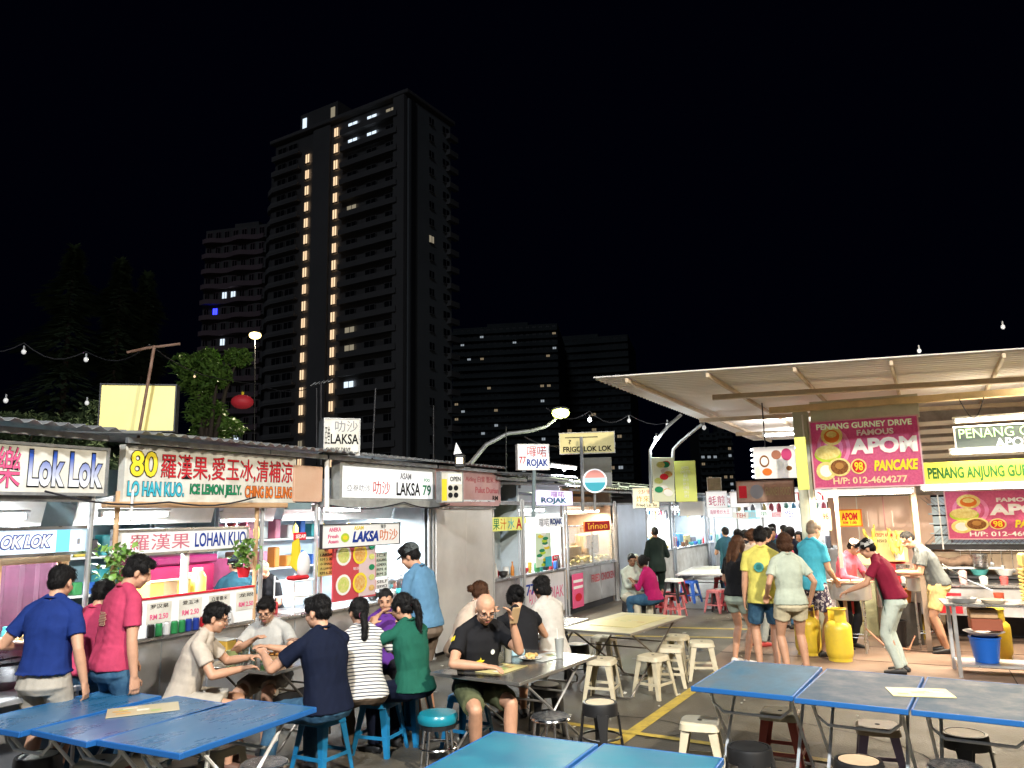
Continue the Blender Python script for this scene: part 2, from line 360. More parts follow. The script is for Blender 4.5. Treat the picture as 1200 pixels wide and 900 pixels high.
        mb.cap(V((q.x, q.y, z0+.04*k))-fd*.035*k, V((q.x, q.y, z0+.034*k))+fd*.06*k, .028*k, .028*k); mb.cap(V((q.x, q.y, z0+.034*k))+fd*.06*k, V((q.x, q.y, z0+.024*k))+fd*.15*k, .028*k, .018*k)
        mb.cap(q, V((q.x, q.y, z0+.045*k)), .034*k, .036*k)
    obj('body', remeshed(mb, vox, skin(sk), 3, name='body'), root)
    # ---- clothes
    cv = max(vox, .009); fd = folds
    if top:
        mt = MB(); torso(mt, .016, zlo=hem, flare=hemflare)
        for sg in (1, -1):
            a, e, q = sh[sg], el[sg], wr[sg]; f = .9 if F else 1.0
            x, y = _perp(e-a); ch = V((0, 0, 1))
            if sleeve == 'short':
                p1 = a+(e-a)*.66; mt.cap(a, a+(e-a)*.2, .057*k*f, .059*k*f); mt.loft([(a, x*.056*k*f, y*.056*k*f), (a+(e-a)*.3, x*.061*k*f, y*.061*k*f), (p1, x*.066*k*f, y*.066*k*f)], 14)
            elif sleeve == 'cap':
                p1 = a+(e-a)*.32; mt.loft([(a-(e-a)*.1, x*.06*k*f, y*.06*k*f), (p1, x*.062*k*f, y*.062*k*f)], 14)
            elif sleeve in ('long', 'threeq'):
                mt.cap(a, e, .059*k*f, .054*k*f); en = q if sleeve == 'long' else e+(q-e)*.45; x2, y2 = _perp(q-e); mt.cap(e, e+(en-e)*.6, .054*k*f, .046*k*f); mt.loft([(e, x2*.053*k*f, y2*.053*k*f), (en, x2*.040*k*f, y2*.040*k*f)], 12)
        o = obj('shirt', remeshed(mt, cv, top, 2, folds=fd, seed=seed, name='shirt'), root)
        if sleeve != 'none' and not F or sleeve == 'short':
            mc = MB(); mc.tube([N+R2 @ V((.068*k*math.cos(t), .066*k*math.sin(t)+.004, .026*k+(.014 if math.sin(t) < 0 else -.022)*k)) for t in [i*math.pi/8 for i in range(16)]], .009*k, 6, True); mc.build('collar', top, root, smooth=True)
    if bottom:
        mt = MB(); skirt = blen in ('skirt', 'longskirt'); g = .014
        if sit is None:
            mt.loft([ring(P+R0 @ V((0, -.008, .055*k)), R0, .142*b, .104*b), ring(P, R0, .166*b, .123*b), ring(P+V((0, 0, -.09*k)), R0, .172*b+g, .13*b+g), ring(P+V((0, 0, -.14*k)), R0, .12*b+g, .10*b+g)], 18, 2.2)
        else:
            mt.loft([ring(P+R1 @ V((0, -.005, .06*k)), R0, .14*b, .105*b), ring(P+V((0, -.0, .01)), R0, .160*b, .118*b), ring(P+V((0, 0, -.05*k)), R0, .172*b+g, .143*b+g), ring(P+V((0, .02, -.1*k)), R0, .15*b+g, .13*b+g)], 18, 2.2)
        for sg in (1, -1):
            a, e, q = hip[sg], kn[sg], an[sg]; x, y = _perp(e-a)
            if blen == 'short': en = .80
            elif blen == 'mini': en = .5
            else: en = 1.0
            p1 = a+(e-a)*en; mt.cap(a, a+(e-a)*.25, .098*k*b, .098*k*b); mt.loft([(a, x*.098*k*b, y*.098*k*b), (a+(e-a)*.5, x*.092*k*b, y*.092*k*b), (p1, x*(.085 if en < 1 else .068)*k*b, y*(.085 if en < 1 else .068)*k*b)], 14)
            if blen == 'long':
                x, y = _perp(q-e); mt.cap(e, e+(q-e)*.2, .067*k, .066*k); mt.loft([(e, x*.068*k, y*.068*k), (e+(q-e)*.5, x*.064*k, y*.064*k), (q+(q-e)*.02, x*.055*k, y*.055*k)], 12)
        if skirt:
            rs = [ring(P+V((0, 0, 0)), R0, .17+g, .13+g), ((kn[1]+kn[-1])*.5*(.5)+P*.5+V((0, 0, -.0)), V((.19*k, 0, 0)), V((0, 0, .12*k)) if sit is not None else V((0, .15*k, 0)))]
            mid = (kn[1]+kn[-1])*.5; rs.append((mid+V((0, 0, -.01)), V((.20*k, 0, 0)), V((0, 0, .11*k)) if sit is not None else V((0, .17*k, 0))))
            mt.loft(rs, 16)
            if blen == 'longskirt': mt.loft([(mid+V((0, 0, .02)), V((.2*k, 0, 0)), V((0, .13*k, 0))), ((an[1]+an[-1])*.5+V((0, 0, .12)), V((.22*k, 0, 0)), V((0, .15*k, 0)))], 16)
        obj('skirt' if skirt else ('trousers' if blen == 'long' else 'shorts'), remeshed(mt, cv, bottom, 2, folds=fd, seed=seed+3, name='trousers'), root)
    if apron:
        ma = MB(); pts = []
        for (zz, xx) in ((.38, .09), (.25, .13), (.05, .18), (-.12, .19), (-.40, .17)):
            c = P+(R1 if zz > 0 else R0) @ V((0, 0, zz*k)); pts.append([c+(R1 if zz > 0 else R0) @ V((xx*k*t, (.15-.045*t*t)*k*b, 0)) for t in (-1, -.5, 0, .5, 1)])
        vs = [p for r in pts for p in r]; ma.add(vs, [(i*5+j, i*5+j+1, i*5+j+6, i*5+j+5) for i in range(4) for j in range(4)])
        vs = [p+V((0, -.006, 0)) for p in vs]; ma.add(vs, [(i*5+j+5, i*5+j+6, i*5+j+1, i*5+j) for i in range(4) for j in range(4)]); ma.build('apron', apron, root, smooth=True)
    sm = shoes or M('shoe_black', (.015, .015, .016), .5)
    if shoes != 'bare':
        for sg in (1, -1):
            q = an[sg]; z0 = q.z-.085*k; fdv = V((sg*.18, 1, 0)).normalized(); c = V((q.x, q.y, z0)); s_ = MB(); sx = V((fdv.y, -fdv.x, 0))
            s_.loft([(c-fdv*.075*k+V((0, 0, .03*k)), sx*.026*k, V((0, 0, .024*k))), (c-fdv*.03*k+V((0, 0, .045*k)), sx*.040*k, V((0, 0, .044*k))), (c+fdv*.05*k+V((0, 0, .036*k)), sx*.044*k, V((0, 0, .036*k))), (c+fdv*.13*k+V((0, 0, .026*k)), sx*.047*k, V((0, 0, .026*k))), (c+fdv*.185*k+V((0, 0, .02*k)), sx*.028*k, V((0, 0, .016*k)))], 12, 2.6)
            s_.build('shoe', sm, root, smooth=True)
    # ---- hair, cap, face
    hm = hmat or HAIR()
    if hair and hair != 'bald':
        mh = MB(); H_ = lambda c, r: mh.ell(S(*c), tuple(q*k for q in r), 14, 9, Rh)
        if hair == 'buzz': H_((0, -.018, .036), (.079, .093, .088)); H_((0, -.045, -.01), (.066, .058, .055))
        else:
            H_((0, -.020, .046), (.084, .096, .088)); H_((0, -.048, -.005), (.074, .062, .065))
            if hair == 'short':
                H_((0, .045, .088), (.058, .045, .035))
                for sg in (1, -1): H_((sg*.062, .012, .045), (.022, .05, .042))
        if hair in ('pony', 'lowpony'):
            z = .02 if hair == 'pony' else -.04; p = [S(0, -.10, z), S(0, -.15, z), S(.005, -.165, z-.10), S(.0, -.15, z-.20), S(0, -.14, z-.29)]
            for i in range(4): mh.cap(p[i], p[i+1], (.03, .034, .032, .024)[i]*k, (.034, .032, .024, .009)[i]*k)
            mt = MB(); mt.tube([S(.026*math.cos(t), -.118, z+.026*math.sin(t)) for t in [i*math.pi/5 for i in range(10)]], .007*k, 6, True); mt.build('hair_tie', cloth('tie', (.5, .12, .2)), root, smooth=True)
            for sg in (1, -1): H_((sg*.06, .02, .03), (.026, .05, .05))
        if hair in ('bob', 'long', 'curly', 'bun'):
            for sg in (1, -1): H_((sg*.062, .01, .01), (.028, .055, .075))
            if hair == 'bob': H_((0, -.045, -.035), (.090, .068, .068)); H_((0, .05, .075), (.06, .04, .03))
            if hair == 'curly':
                for i in range(26): t = random.uniform(0, 6.28); u = random.uniform(-.5, 1); H_((.078*math.cos(t)*math.sqrt(max(0, 1-u*u)), -.03+.085*math.sin(t)*math.sqrt(max(0, 1-u*u))*.9, .03+.085*u), (.024, .024, .024))
            if hair == 'bun': H_((0, -.125, .03), (.042, .04, .042))
            if hair == 'long':
                for x in (-.05, -.02, .02, .05): mh.cap(S(x, -.075, 0), S(x*1.3, -.10, -.16), .036*k, .034*k); mh.cap(S(x*1.3, -.10, -.16), S(x*1.2, -.09, -.34+abs(x)*.6), .034*k, .016*k)
                for sg in (1, -1): mh.cap(S(sg*.07, .015, 0), S(sg*.078, .0, -.16), .022*k, .015*k)
        hme = remeshed(mh, max(vox*.75, .006), hm, 1, folds=.0026, seed=seed+5, name='hair'); obj('hair', hme, root)
        if vox < .0115 and hair != 'buzz' and hmat is None or hair in ('bob', 'long', 'bun'): strands(hme, hm, root, Rh, Hd, seed, k)
    if cap:
        mc = MB(); mc.loft([(S(0, -.02, .035), Rh @ V((.088, 0, 0))*k, Rh @ V((0, .102, 0))*k), (S(0, -.02, .075), Rh @ V((.084, 0, 0))*k, Rh @ V((0, .098, 0))*k), (S(0, -.02, .11), Rh @ V((.06, 0, 0))*k, Rh @ V((0, .07, 0))*k), (S(0, -.02, .128), Rh @ V((.02, 0, 0))*k, Rh @ V((0, .025, 0))*k)], 18)
        mc.build('cap', cap, root, smooth=60); ml = MB(); f = -1 if capback else 1
        ml.slab([S(x, f*y, z) for x, y, z in ((-.07, .04, .045), (-.06, .105, .035), (-.03, .135, .028), (.03, .135, .028), (.06, .105, .035), (.07, .04, .045))], Rh @ V((0, 0, -.006))); ml.build('cap_visor', cap, root)
    if face:
        dk = M('eye_dark', (.02, .012, .01), .2); lip = M('lip', (.33, .10, .08), .45)
        for sg in (1, -1):
            e = MB(); e.ell(S(sg*.031, .0815, .004), (.0105*k, .005*k, .0040*k), 10, 6, Rh); e.build('eye', dk, root, smooth=True)
            e = MB(); e.ell(S(sg*.032, .086, .026), (.017*k, .005*k, .0035*k), 10, 5, Rh); e.build('eyebrow', HAIR(), root, smooth=True)
        e = MB(); e.ell(S(0, .0915, -.058), (.022*k, .006*k, .0065*k), 12, 6, Rh); e.build('mouth', lip, root, smooth=True)
    if glasses:
        g = MB()
        for sg in (1, -1):
            g.tube([S(sg*.033+.024*math.cos(t), .105, .002+.018*math.sin(t)) for t in [i*math.pi/6 for i in range(12)]], .0022*k, 6, True); g.cyl(S(sg*.057, .104, .006), S(sg*.082, -.005, .004), .002*k, n=6)
        g.cyl(S(-.01, .107, .006), S(.01, .107, .006), .002*k, n=6); g.build('glasses', M('glasses_black', (.01, .01, .012), .3), root, smooth=True)
    root['J'] = 0; del root['J']
    return dict(root=root, S=S, N=N, C=C, P=P, wr=wr, el=el, sh=sh, R2=R2, R1=R1, k=k, Rh=Rh)
# ================================================================ frames of the place
ROW = Frame(-3.58, 7.10, rad(63))           # fronts of the long row of hawker stalls, running away to the right
_p = G(965, 762); RGT = Frame(_p.x, _p.y, rad(-27))   # front of the pancake stall under the canopy
# ---- common materials
steel = M('stainless_steel', (.56, .57, .59), .30, .95, var=.12, scale=3, stretch=(1, 1, 3), rvar=.10)
postm = M('post_steel', (.55, .56, .57), .35, .7)
steel2 = M('stainless_dull', (.50, .50, .51), .38, .75, var=.22, scale=1.6, rvar=.15, bump=.05, bscale=6)
galv = M('galvanised', (.32, .33, .34), .5, .6, var=.25, scale=8)
rust = M('rusty_iron', (.10, .05, .03), .75, .3, col2=(.18, .11, .08), scale=10)
darkm = M('dark_iron', (.03, .03, .035), .6, .4, var=.3)
paintg = M('grey_paint', (.30, .31, .30), .5, 0, var=.2, scale=5)
white = M('white_enamel', (.72, .72, .70), .4, var=.08, scale=4)
offw = M('soiled_white', (.46, .43, .36), .55, col2=(.68, .67, .61), scale=3, lo=.3, hi=.6)
wood = M('plywood', (.42, .27, .15), .6, col2=(.55, .38, .23), scale=5, stretch=(1, 1, .15), bump=.1)
blackp = M('black_plastic', (.012, .012, .013), .4)
tubeM = M('tube_glow', (1, 1, 1), .5, emit=14, ecol=(.92, .97, 1)); tubeW = M('tube_glow_warm', (1, 1, 1), .5, emit=10, ecol=(1, .86, .68))
ink = M('print_black', (.012, .012, .014), .6); inkr = M('print_red', (.50, .02, .03), .55); inkb = M('print_blue', (.02, .05, .28), .55); inkg = M('print_green', (.02, .22, .10), .55)
inkw = M('print_white', (.78, .78, .76), .55); inky = M('print_yellow', (.75, .60, .04), .55); inko = M('print_orange', (.62, .16, .03), .55); inkp = M('print_pink', (.65, .10, .22), .55); inkc = M('print_cyan', (.05, .40, .52), .55)
inkgr = M('print_grey', (.22, .22, .24), .6)
# ---- ground
asp = M('asphalt', (.042, .037, .028), .60, col2=(.135, .118, .088), scale=1.3, bump=.5, bscale=45, rvar=.2, lo=.3, hi=.72)
g = MB(); N_ = 30
for i in range(N_):
    for j in range(N_):
        x0, x1 = -700+1400*i/N_, -700+1400*(i+1)/N_; y0, y1 = -200+1200*j/N_, -200+1200*(j+1)/N_
        g.quad((x0, y0, 0), (x1, y0, 0), (x1, y1, 0), (x0, y1, 0))
g.build('ground', asp, kind='structure')
tar = M('warm_concrete', (.13, .082, .058), .6, col2=(.23, .155, .115), scale=2.2, bump=.3, bscale=30, rvar=.15)
f = MB(); f.slab([RGT.w(-1.35, -1.9, .006), RGT.w(12, -1.9, .006), RGT.w(12, 14, .006), RGT.w(-1.35, 14, .006)], (0, 0, -.004)); f.build('stall_floor', tar, kind='structure')
fj = MB()
for i in range(1, 9): fj.slab([RGT.w(-1.35+i*1.2, -1.9, .010), RGT.w(-1.338+i*1.2, -1.9, .010), RGT.w(-1.338+i*1.2, 9, .010), RGT.w(-1.35+i*1.2, 9, .010)], (0, 0, -.003))
for i in range(1, 8): fj.slab([RGT.w(-1.35, -1.9+i*1.2, .0105), RGT.w(9, -1.9+i*1.2, .0105), RGT.w(9, -1.888+i*1.2, .0105), RGT.w(-1.35, -1.888+i*1.2, .0105)], (0, 0, -.003))
fj.build('floor_joint', M('joint_dark', (.05, .032, .024), .8), kind='structure')
yl = M('road_yellow', (.50, .36, .05), .6, col2=(.22, .17, .06), scale=9, lo=.42, hi=.75, bump=.2)
def line(p, q, w_, z=.004, name='yellow_line'):
    d = (q-p).normalized(); n = Vector((-d.y, d.x, 0))*w_/2; m = MB(); K = 6
    for i in range(K):
        a = p+(q-p)*i/K; b_ = p+(q-p)*(i+1)/K; m.quad(a-n+Vector((0, 0, z)), b_-n+Vector((0, 0, z)), b_+n+Vector((0, 0, z)), a+n+Vector((0, 0, z)))
    m.build(name, yl, kind='structure')
line(G(722, 872), G(886, 757), .13, .0045)
line(G(640, 845), G(1010, 898), .09, .009)
line(G(670, 733), G(890, 738), .10, .0045); line(G(640, 744), G(888, 748), .10, .0045)
kw = M('painted_white_line', (.38, .36, .32), .6, var=.3)
# drain covers / stains
# patches, stains and litter on the asphalt
rq = random.Random(41); stm = M('stain_dark', (.014, .012, .010), .35, var=.3, scale=4); pcm = M('patch_pale', (.13, .12, .10), .8, var=.25, scale=5, bump=.4, bscale=50)
for i in range(26):
    x, y = rq.uniform(-3, 5.5), rq.uniform(3.6, 15); r0 = rq.uniform(.06, .32); pts = []
    ph = rq.uniform(0, 6)
    for q in range(18): a = q/18*6.283; rr0 = r0*(1+.25*math.sin(a*2+ph)+.18*math.sin(a*3+ph*2)+.1*math.sin(a*7)); pts.append((x+rr0*math.cos(a), y+rr0*.8*math.sin(a), .0022+.0009*i/26))
    if RGT.loc(Vector((x, y, 0)))[0] > -1.6 and RGT.loc(Vector((x, y, 0)))[1] > -2.2: continue
    m = MB(); m.quad(*pts); m.build('ground_stain', pcm if i % 5 == 0 else stm, kind='structure')
m = MB()
for i in range(130):
    x, y = rq.uniform(-3, 5.5), rq.uniform(3.6, 16); m.box((x, y, .012), (rq.uniform(.015, .07), rq.uniform(.01, .035), .008), Euler((rq.uniform(-.2, .2), rq.uniform(-.2, .2), rq.uniform(0, 6))).to_matrix())
m.build('litter', M('litter_paper', (.5, .48, .42), .8, var=.3, scale=2), kind='stuff')
m = MB()
for c in range(9):
    x, y, a = rq.uniform(-2, 4), rq.uniform(4, 12), rq.uniform(0, 6)
    for q in range(14):
        a += rq.gauss(0, .35); x2, y2 = x+.14*math.cos(a), y+.14*math.sin(a); nx, ny = -math.sin(a)*.006, math.cos(a)*.006; m.quad((x-nx, y-ny, .0036), (x2-nx, y2-ny, .0036), (x2+nx, y2+ny, .0036), (x+nx, y+ny, .0036)); x, y = x2, y2
m.build('ground_crack', ink, kind='stuff', fixn=False)
pl = MB(); pl.box((0, 0, .012), (.6, .6, .006)); [pl.box((-.22+.11*i, 0, .018), (.03, .5, .006)) for i in range(5)]
pl.build('drain_cover', darkm, loc=G(648, 760), rz=rad(63), label='dark square drain cover set in the asphalt behind the bald diner', cat='drain cover')

# ================================================================ towers
proto = {}
def part_copy(key, mk, mats, name, parent, loc, rz=0):
    """one mesh per kind of piece, shared by all its copies"""
    if key not in proto: m = MB(); mk(m); me = m.mesh(name); [me.materials.append(q) for q in (mats if isinstance(mats, (list, tuple)) else [mats])]; proto[key] = me
    return obj(name, proto[key], parent, loc=loc, rz=rz)
conc = M('tower_concrete', (.17, .165, .165), .9, var=.12, scale=.08); conc2 = M('tower_concrete_dark', (.135, .13, .13), .9, var=.15, scale=.1); concp = M('tower_pink', (.24, .17, .19), .9, var=.12, scale=.1)
farc = M('far_concrete', (.055, .065, .068), .9, var=.15, scale=.1)
glz = M('dark_window', (.012, .013, .016), .25); litw = M('warm_window', (.9, .6, .3), .5, emit=.6, ecol=(1, .70, .42)); litc = M('cool_window', (.8, .9, 1), .5, emit=.6, ecol=(.75, .88, 1)); litd = M('dim_window', (.5, .5, .3), .5, emit=.13, ecol=(1, .85, .6))
litf = M('far_window_lit', (.8, .85, .8), .5, emit=.16, ecol=(.8, .9, 1)); litg = M('far_window_warm', (.9, .7, .4), .5, emit=.10, ecol=(1, .75, .45))
litb = M('blue_window', (.1, .1, 1), .5, emit=2.0, ecol=(.03, .04, 1))
def win(w_, h_, gm, key):
    def mk(m): m.mat(0).box((0, -.02, 0), (w_, .06, h_)); m.mat(1); m.box((0, -.07, 0), (.08, .06, h_)); m.box((0, -.07, h_/2), (w_+.2, .1, .1)); m.box((0, -.1, -h_/2), (w_+.3, .22, .12)); m.box((-w_/2, -.07, 0), (.08, .06, h_)); m.box((w_/2, -.07, 0), (.08, .06, h_))
    return mk
# main tower : corner towards us at px 475, top y 112
TD = 112.0; _c = gx(475, TD); TWL = Frame(_c.x, _c.y, rad(-31.6)); TWR = Frame(_c.x, _c.y, rad(58.4))
TH = TWL.hit(475, 113, 0)[1]; xl = TWL.hit(317, 330, 0)[0]; NF = 23; fh = TH/NF*.985
wr_ = TWR.hit(528, 300, 0)[0]
tw = thing('apartment_tower', 'tall dark apartment tower behind the stalls with two columns of warm lit stair windows', 'building', TWL.w(0, 0, 0), TWL.a)
m = MB(); m.box((xl/2, wr_/2+.2, TH/2), (-xl, wr_, TH)); m.build('wall', conc2, tw)
m = MB(); m.box((xl/2, wr_/2, TH+.5), (-xl+1.4, wr_+1.4, .7), ch=.1); m.build('roof_slab', conc, tw)
m = MB(); m.box((xl*.68, wr_*.4, TH+2.6), (9, 7, 4.4)); m.build('plant_room', conc2, tw)
for dx, gm in ((-3.4, litc), (3.4, litd)): part_copy('pw'+gm.name, lambda mm: mm.box((0, 0, 0), (.9, .1, 2.6)), gm, 'window', tw, (xl*.68+dx, wr_*.4-3.55, TH+2.6))
m = MB(); m.box((-1.1, -.35, TH/2), (2.2, .7, TH)); m.build('corner_pier', conc, tw)
sx = [TWL.hit(px, 330, 0)[0] for px in (357, 391, 411, 434, 457, 374)]
m = MB(); m.box((sx[5], -.12, TH/2), (TWL.hit(384, 330, 0)[0]-TWL.hit(364, 330, 0)[0], .24, TH+.6)); m.build('stair_shaft', conc, tw)
m = MB(); m.cyl((xl+.4, 3.4, 0), (xl+.4, 3.4, TH-4.5), 3.3, n=16); m.build('rounded_end', conc2, tw, smooth=True)
bx0, bx1 = TWL.hit(400, 330, 0)[0], TWL.hit(468, 330, 0)[0]
lits = {(2, 0): litc, (3, 0): litc, (4, 0): litc, (3, 1): litc, (2, 1): litc, (8, 0): litd, (15, 0): litd, (17, 0): litd}
for k in range(NF):
    z = TH-fh*(k+.62)
    # balcony slab + parapet on the right bay, ledge on the left bay, ring on the rounded end
    part_copy('bal', lambda mm: (mm.box(((bx0+bx1)/2, -.5, 0), (bx1-bx0, 1.0, .18)), mm.box(((bx0+bx1)/2, -.95, .45), (bx1-bx0, .1, .8))), conc, 'balcony', tw, (0, 0, z-1.3))
    xa, xb = xl, TWL.hit(349, 330, 0)[0]
    part_copy('ledge', lambda mm: (mm.box(((xa+xb)/2, -.35, 0), (xb-xa, .7, .35)), mm.box(((xa+xb)/2, -.65, .4), (xb-xa, .1, .6))), conc, 'ledge', tw, (0, 0, z-1.3))
    if k > 1: part_copy('ring', lambda mm: mm.lathe([(3.2, -.15), (3.8, -.15), (3.8, .75), (3.7, .75), (3.7, .05), (3.2, .05)], (0, 0, 0), 20), conc, 'balcony', tw, (xl+.4, 3.4, z-1.3))
    for c, x in enumerate(sx[:2]):
        if k < 1 and c == 0: continue
        gm = litw if not (k in (18, 20) or k > 21) else litd
        part_copy('stw'+gm.name, win(1.0, 1.75, gm, ''), [gm, conc], 'window', tw, (x, -.03, z))
    for c, x in enumerate(sx[2:5]):
        gm = {(0, 1): litc, (0, 2): litd, (1, 0): litc, (1, 1): litc, (0, 0): litc, (5, 0): litd, (12, 0): litd, (13, 0): litd, (15, 0): litc}.get((k, c), glz)
        part_copy('bw%s' % gm.name, win(2.1, 1.3, gm, ''), [gm, conc2], 'window', tw, (x, -.03, z+.1))
    for q in (.3, .7):
        part_copy('bw%s' % glz.name, win(2.1, 1.3, glz, ''), [glz, conc2], 'window', tw, (xa+(xb-xa)*q, -.03, z+.1))
# right face (turned), its own pieces still parented to the tower
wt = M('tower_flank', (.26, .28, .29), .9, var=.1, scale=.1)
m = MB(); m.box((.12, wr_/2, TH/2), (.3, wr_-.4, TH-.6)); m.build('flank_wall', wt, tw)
m = MB(); m.box((.35, wr_*.02+.9, TH/2), (.3, 1.0, TH-1)); m.build('recess_shade_strip', M('recess_shade', (.03, .03, .035), .9), tw)  # raised near-black strip painted as the shade of a recess
for k in range(NF):
    z = TH-fh*(k+.62)
    for q, wd in ((.52, 1.1), (.86, 1.6)):
        gm = litd if (k, q) in ((7, .52),) else glz
        key = 'fw%s%.1f' % (gm.name, wd)
        if key not in proto:
            mm = MB(); mm.mat(0).box((.03, 0, 0), (.06, wd, 1.2)); mm.mat(1).box((.1, 0, -.65), (.25, wd+.2, .12)); mm.box((.08, 0, 0), (.06, .08, 1.2)); me = mm.mesh('window'); me.materials.append(gm); me.materials.append(conc); proto[key] = me
        obj('window', proto[key], tw, loc=(.27, wr_*q, z))
    part_copy('fb', lambda mm: mm.box((.5, 0, .2), (.9, 2.4, .9)), conc, 'balcony', tw, (.2, wr_*.97, z-1.1))
# left lower tower with wavy balconies
def slabtower(name, label, pxa, pxb, pytop, dist, nfl, wallm, slabm, litlist, ang=-12, seed=1, wcols=6, depth=16, amp=.5, group=None):
    c = gx(pxa, dist); F = Frame(c.x, c.y, rad(ang)); H_ = F.hit((pxa+pxb)/2, pytop, 0)[1]; W_ = F.hit(pxb, 450, 0)[0]; r = random.Random(seed)
    t = thing(name, label, 'building', F.w(0, 0, 0), F.a, group); fh = H_/nfl
    m = MB(); m.box((W_/2, depth/2, H_/2), (W_, depth, H_)); m.box((W_/2, depth*.4, H_+1.2), (W_*.4, depth*.4, 2.4)); m.build('wall', wallm, t)
    for k in range(nfl):
        key = name+label+'sl'
        def mk(mm):
            K = 24
            for i in range(K):
                x0, x1 = W_*i/K, W_*(i+1)/K; a0 = 1.1+amp*math.sin(i/K*math.pi*4); a1 = 1.1+amp*math.sin((i+1)/K*math.pi*4)
                mm.add([(x0, 0, 0), (x1, 0, 0), (x1, -a1, 0), (x0, -a0, 0), (x0, 0, .2), (x1, 0, .2), (x1, -a1, .95), (x0, -a0, .95), (x0, -a0+.12, .95), (x1, -a1+.12, .95), (x0, -a0+.12, .2), (x1, -a1+.12, .2)],
                       [(0, 1, 2, 3), (3, 2, 6, 7), (7, 6, 9, 8), (8, 9, 11, 10), (10, 11, 5, 4)])
        part_copy(key, mk, slabm, 'balcony', t, (0, 0, H_-fh*(k+1)))
        for j in range(wcols):
            gm = litlist.get((k, j), glz); wd = W_/wcols*.55
            part_copy(key+gm.name, win(wd, fh*.45, gm, ''), [gm, slabm], 'window', t, (W_*(j+.5)/wcols, -.03, H_-fh*(k+.42)))
    return t
LT = 150.0
slabtower('apartment_block', 'lower pinkish apartment block with wavy balconies left of the tall tower', 225, 306, 268, LT, 19, conc2, concp, {(4, 2): litc, (4, 3): litc, (5, 1): litb, (7, 2): litc, (8, 1): litc, (11, 5): litw, (13, 4): litc, (12, 3): litd, (16, 4): litc}, -14, 2, 7, 18)
rz_ = random.Random(88)
def faint(n, nf, nc): return {(rz_.randrange(1, nf), rz_.randrange(nc)): (litf if rz_.random() < .55 else litg) for _ in range(n)}
slabtower('apartment_block', 'dim broad apartment block with scattered faint lights just right of the tall tower', 532, 655, 382, 230, 26, farc, farc, faint(30, 25, 16), -8, 3, 16, 30, .2)
slabtower('apartment_block', 'faint stepped apartment block fading into the dark behind the street lamp', 618, 738, 396, 262, 24, farc, farc, faint(18, 23, 13), -14, 4, 13, 30, .2)
slabtower('apartment_block', 'small far lit apartment block under the canopy edge', 824, 836, 508, 260, 12, farc, farc, faint(7, 12, 3), 5, 5, 3, 10, .1)
slabtower('apartment_block', 'narrow far block beside the small one seen below the canopy edge', 843, 853, 506, 270, 12, farc, farc, faint(6, 12, 3), 5, 6, 3, 10, .1)
# low dark building behind the row
m = MB(); a = gx(296, 60); m.box((9, 4, 2.6), (18, 8, 5.2)); m.box((9, 3.8, 5.35), (18.6, 8.6, .3))
tb = thing('low_building', 'low dark flat-roofed building at the foot of the tall tower', 'building', a, rad(8)); m.build('wall', conc2, tb)
for i in range(5): part_copy('lbw', win(1.6, 1.2, glz, ''), [glz, conc], 'window', tb, (2+3.4*i, -.03, 3.6))

# ================================================================ trees
leafd = M('leaf_dark', (.075, .12, .06), .7, col2=(.11, .17, .08), scale=1); leafb = M('leaf_green', (.05, .12, .02), .55, col2=(.14, .25, .045), scale=3); bark = M('bark', (.06, .045, .035), .9, bump=.5, bscale=12)
def leaves(m, c, r, n, sz, rnd, droop=.3):
    for i in range(n):
        a = rnd.uniform(0, 6.283); u = rnd.uniform(-1, 1); rr = rnd.uniform(.35, 1)**.5; q = math.sqrt(1-u*u)
        p = Vector((c[0]+r[0]*rr*q*math.cos(a), c[1]+r[1]*rr*q*math.sin(a), c[2]+r[2]*rr*u)); s_ = sz*rnd.uniform(.6, 1.3)
        R = Euler((rnd.uniform(-.9, .9), rnd.uniform(-.9, .9), rnd.uniform(0, 6.28))).to_matrix()
        m.add([p+R @ Vector((-s_, 0, 0)), p+R @ Vector((0, -s_*.4, -.05*s_)), p+R @ Vector((s_, 0, -droop*s_)), p+R @ Vector((0, s_*.4, 0))], [(0, 1, 2, 3)])
def broad_tree(label, loc, h, seed, clumps, sz=.16, mat=None, n=900):
    r = random.Random(seed); t = thing('tree', label, 'tree', loc)
    b_ = MB(); b_.tube([(0, 0, 0), (.1, .05, h*.3), (-.05, .1, h*.55)], .2, 8, rs=[.24, .17, .13])
    m = MB()
    for (x, y, z, rx, rz_) in clumps:
        b_.tube([(-.05, .1, h*.5), (x*.6, y*.6, z*.85), (x, y, z)], .06, 6, rs=[.1, .06, .02]); leaves(m, (x, y, z), (rx, rx, rz_), n, sz, r)
    b_.build('trunk', bark, t, smooth=True); m.build('crown', mat or leafb, t, fixn=False)
rr = random.Random(3); P0 = gx(238, 24)
broad_tree('leafy green tree lit from the market, left of the low tower', P0, 6.6, 5, [(rr.gauss(0, .42), rr.uniform(-.7, .7), rr.uniform(3.0, 7.2), rr.uniform(.35, .7), rr.uniform(.3, .55)) for _ in range(20)], .12, leafb, 330)
broad_tree('low dark bushy tree behind the yellow rooftop sign', gx(150, 25), 4.6, 6, [(rr.uniform(-2.2, 1.4), rr.uniform(-1, 1), rr.uniform(2.2, 4.3), rr.uniform(.5, .9), rr.uniform(.4, .7)) for _ in range(11)], .14, leafd, 420)
broad_tree('dark bushy tree at the far left behind the stall roofs', gx(20, 27), 5.5, 8, [(rr.uniform(-2.2, 2.4), rr.uniform(-1, 1), rr.uniform(2.4, 5.8), rr.uniform(.6, 1.1), rr.uniform(.5, .9)) for _ in range(12)], .15, leafd, 420)
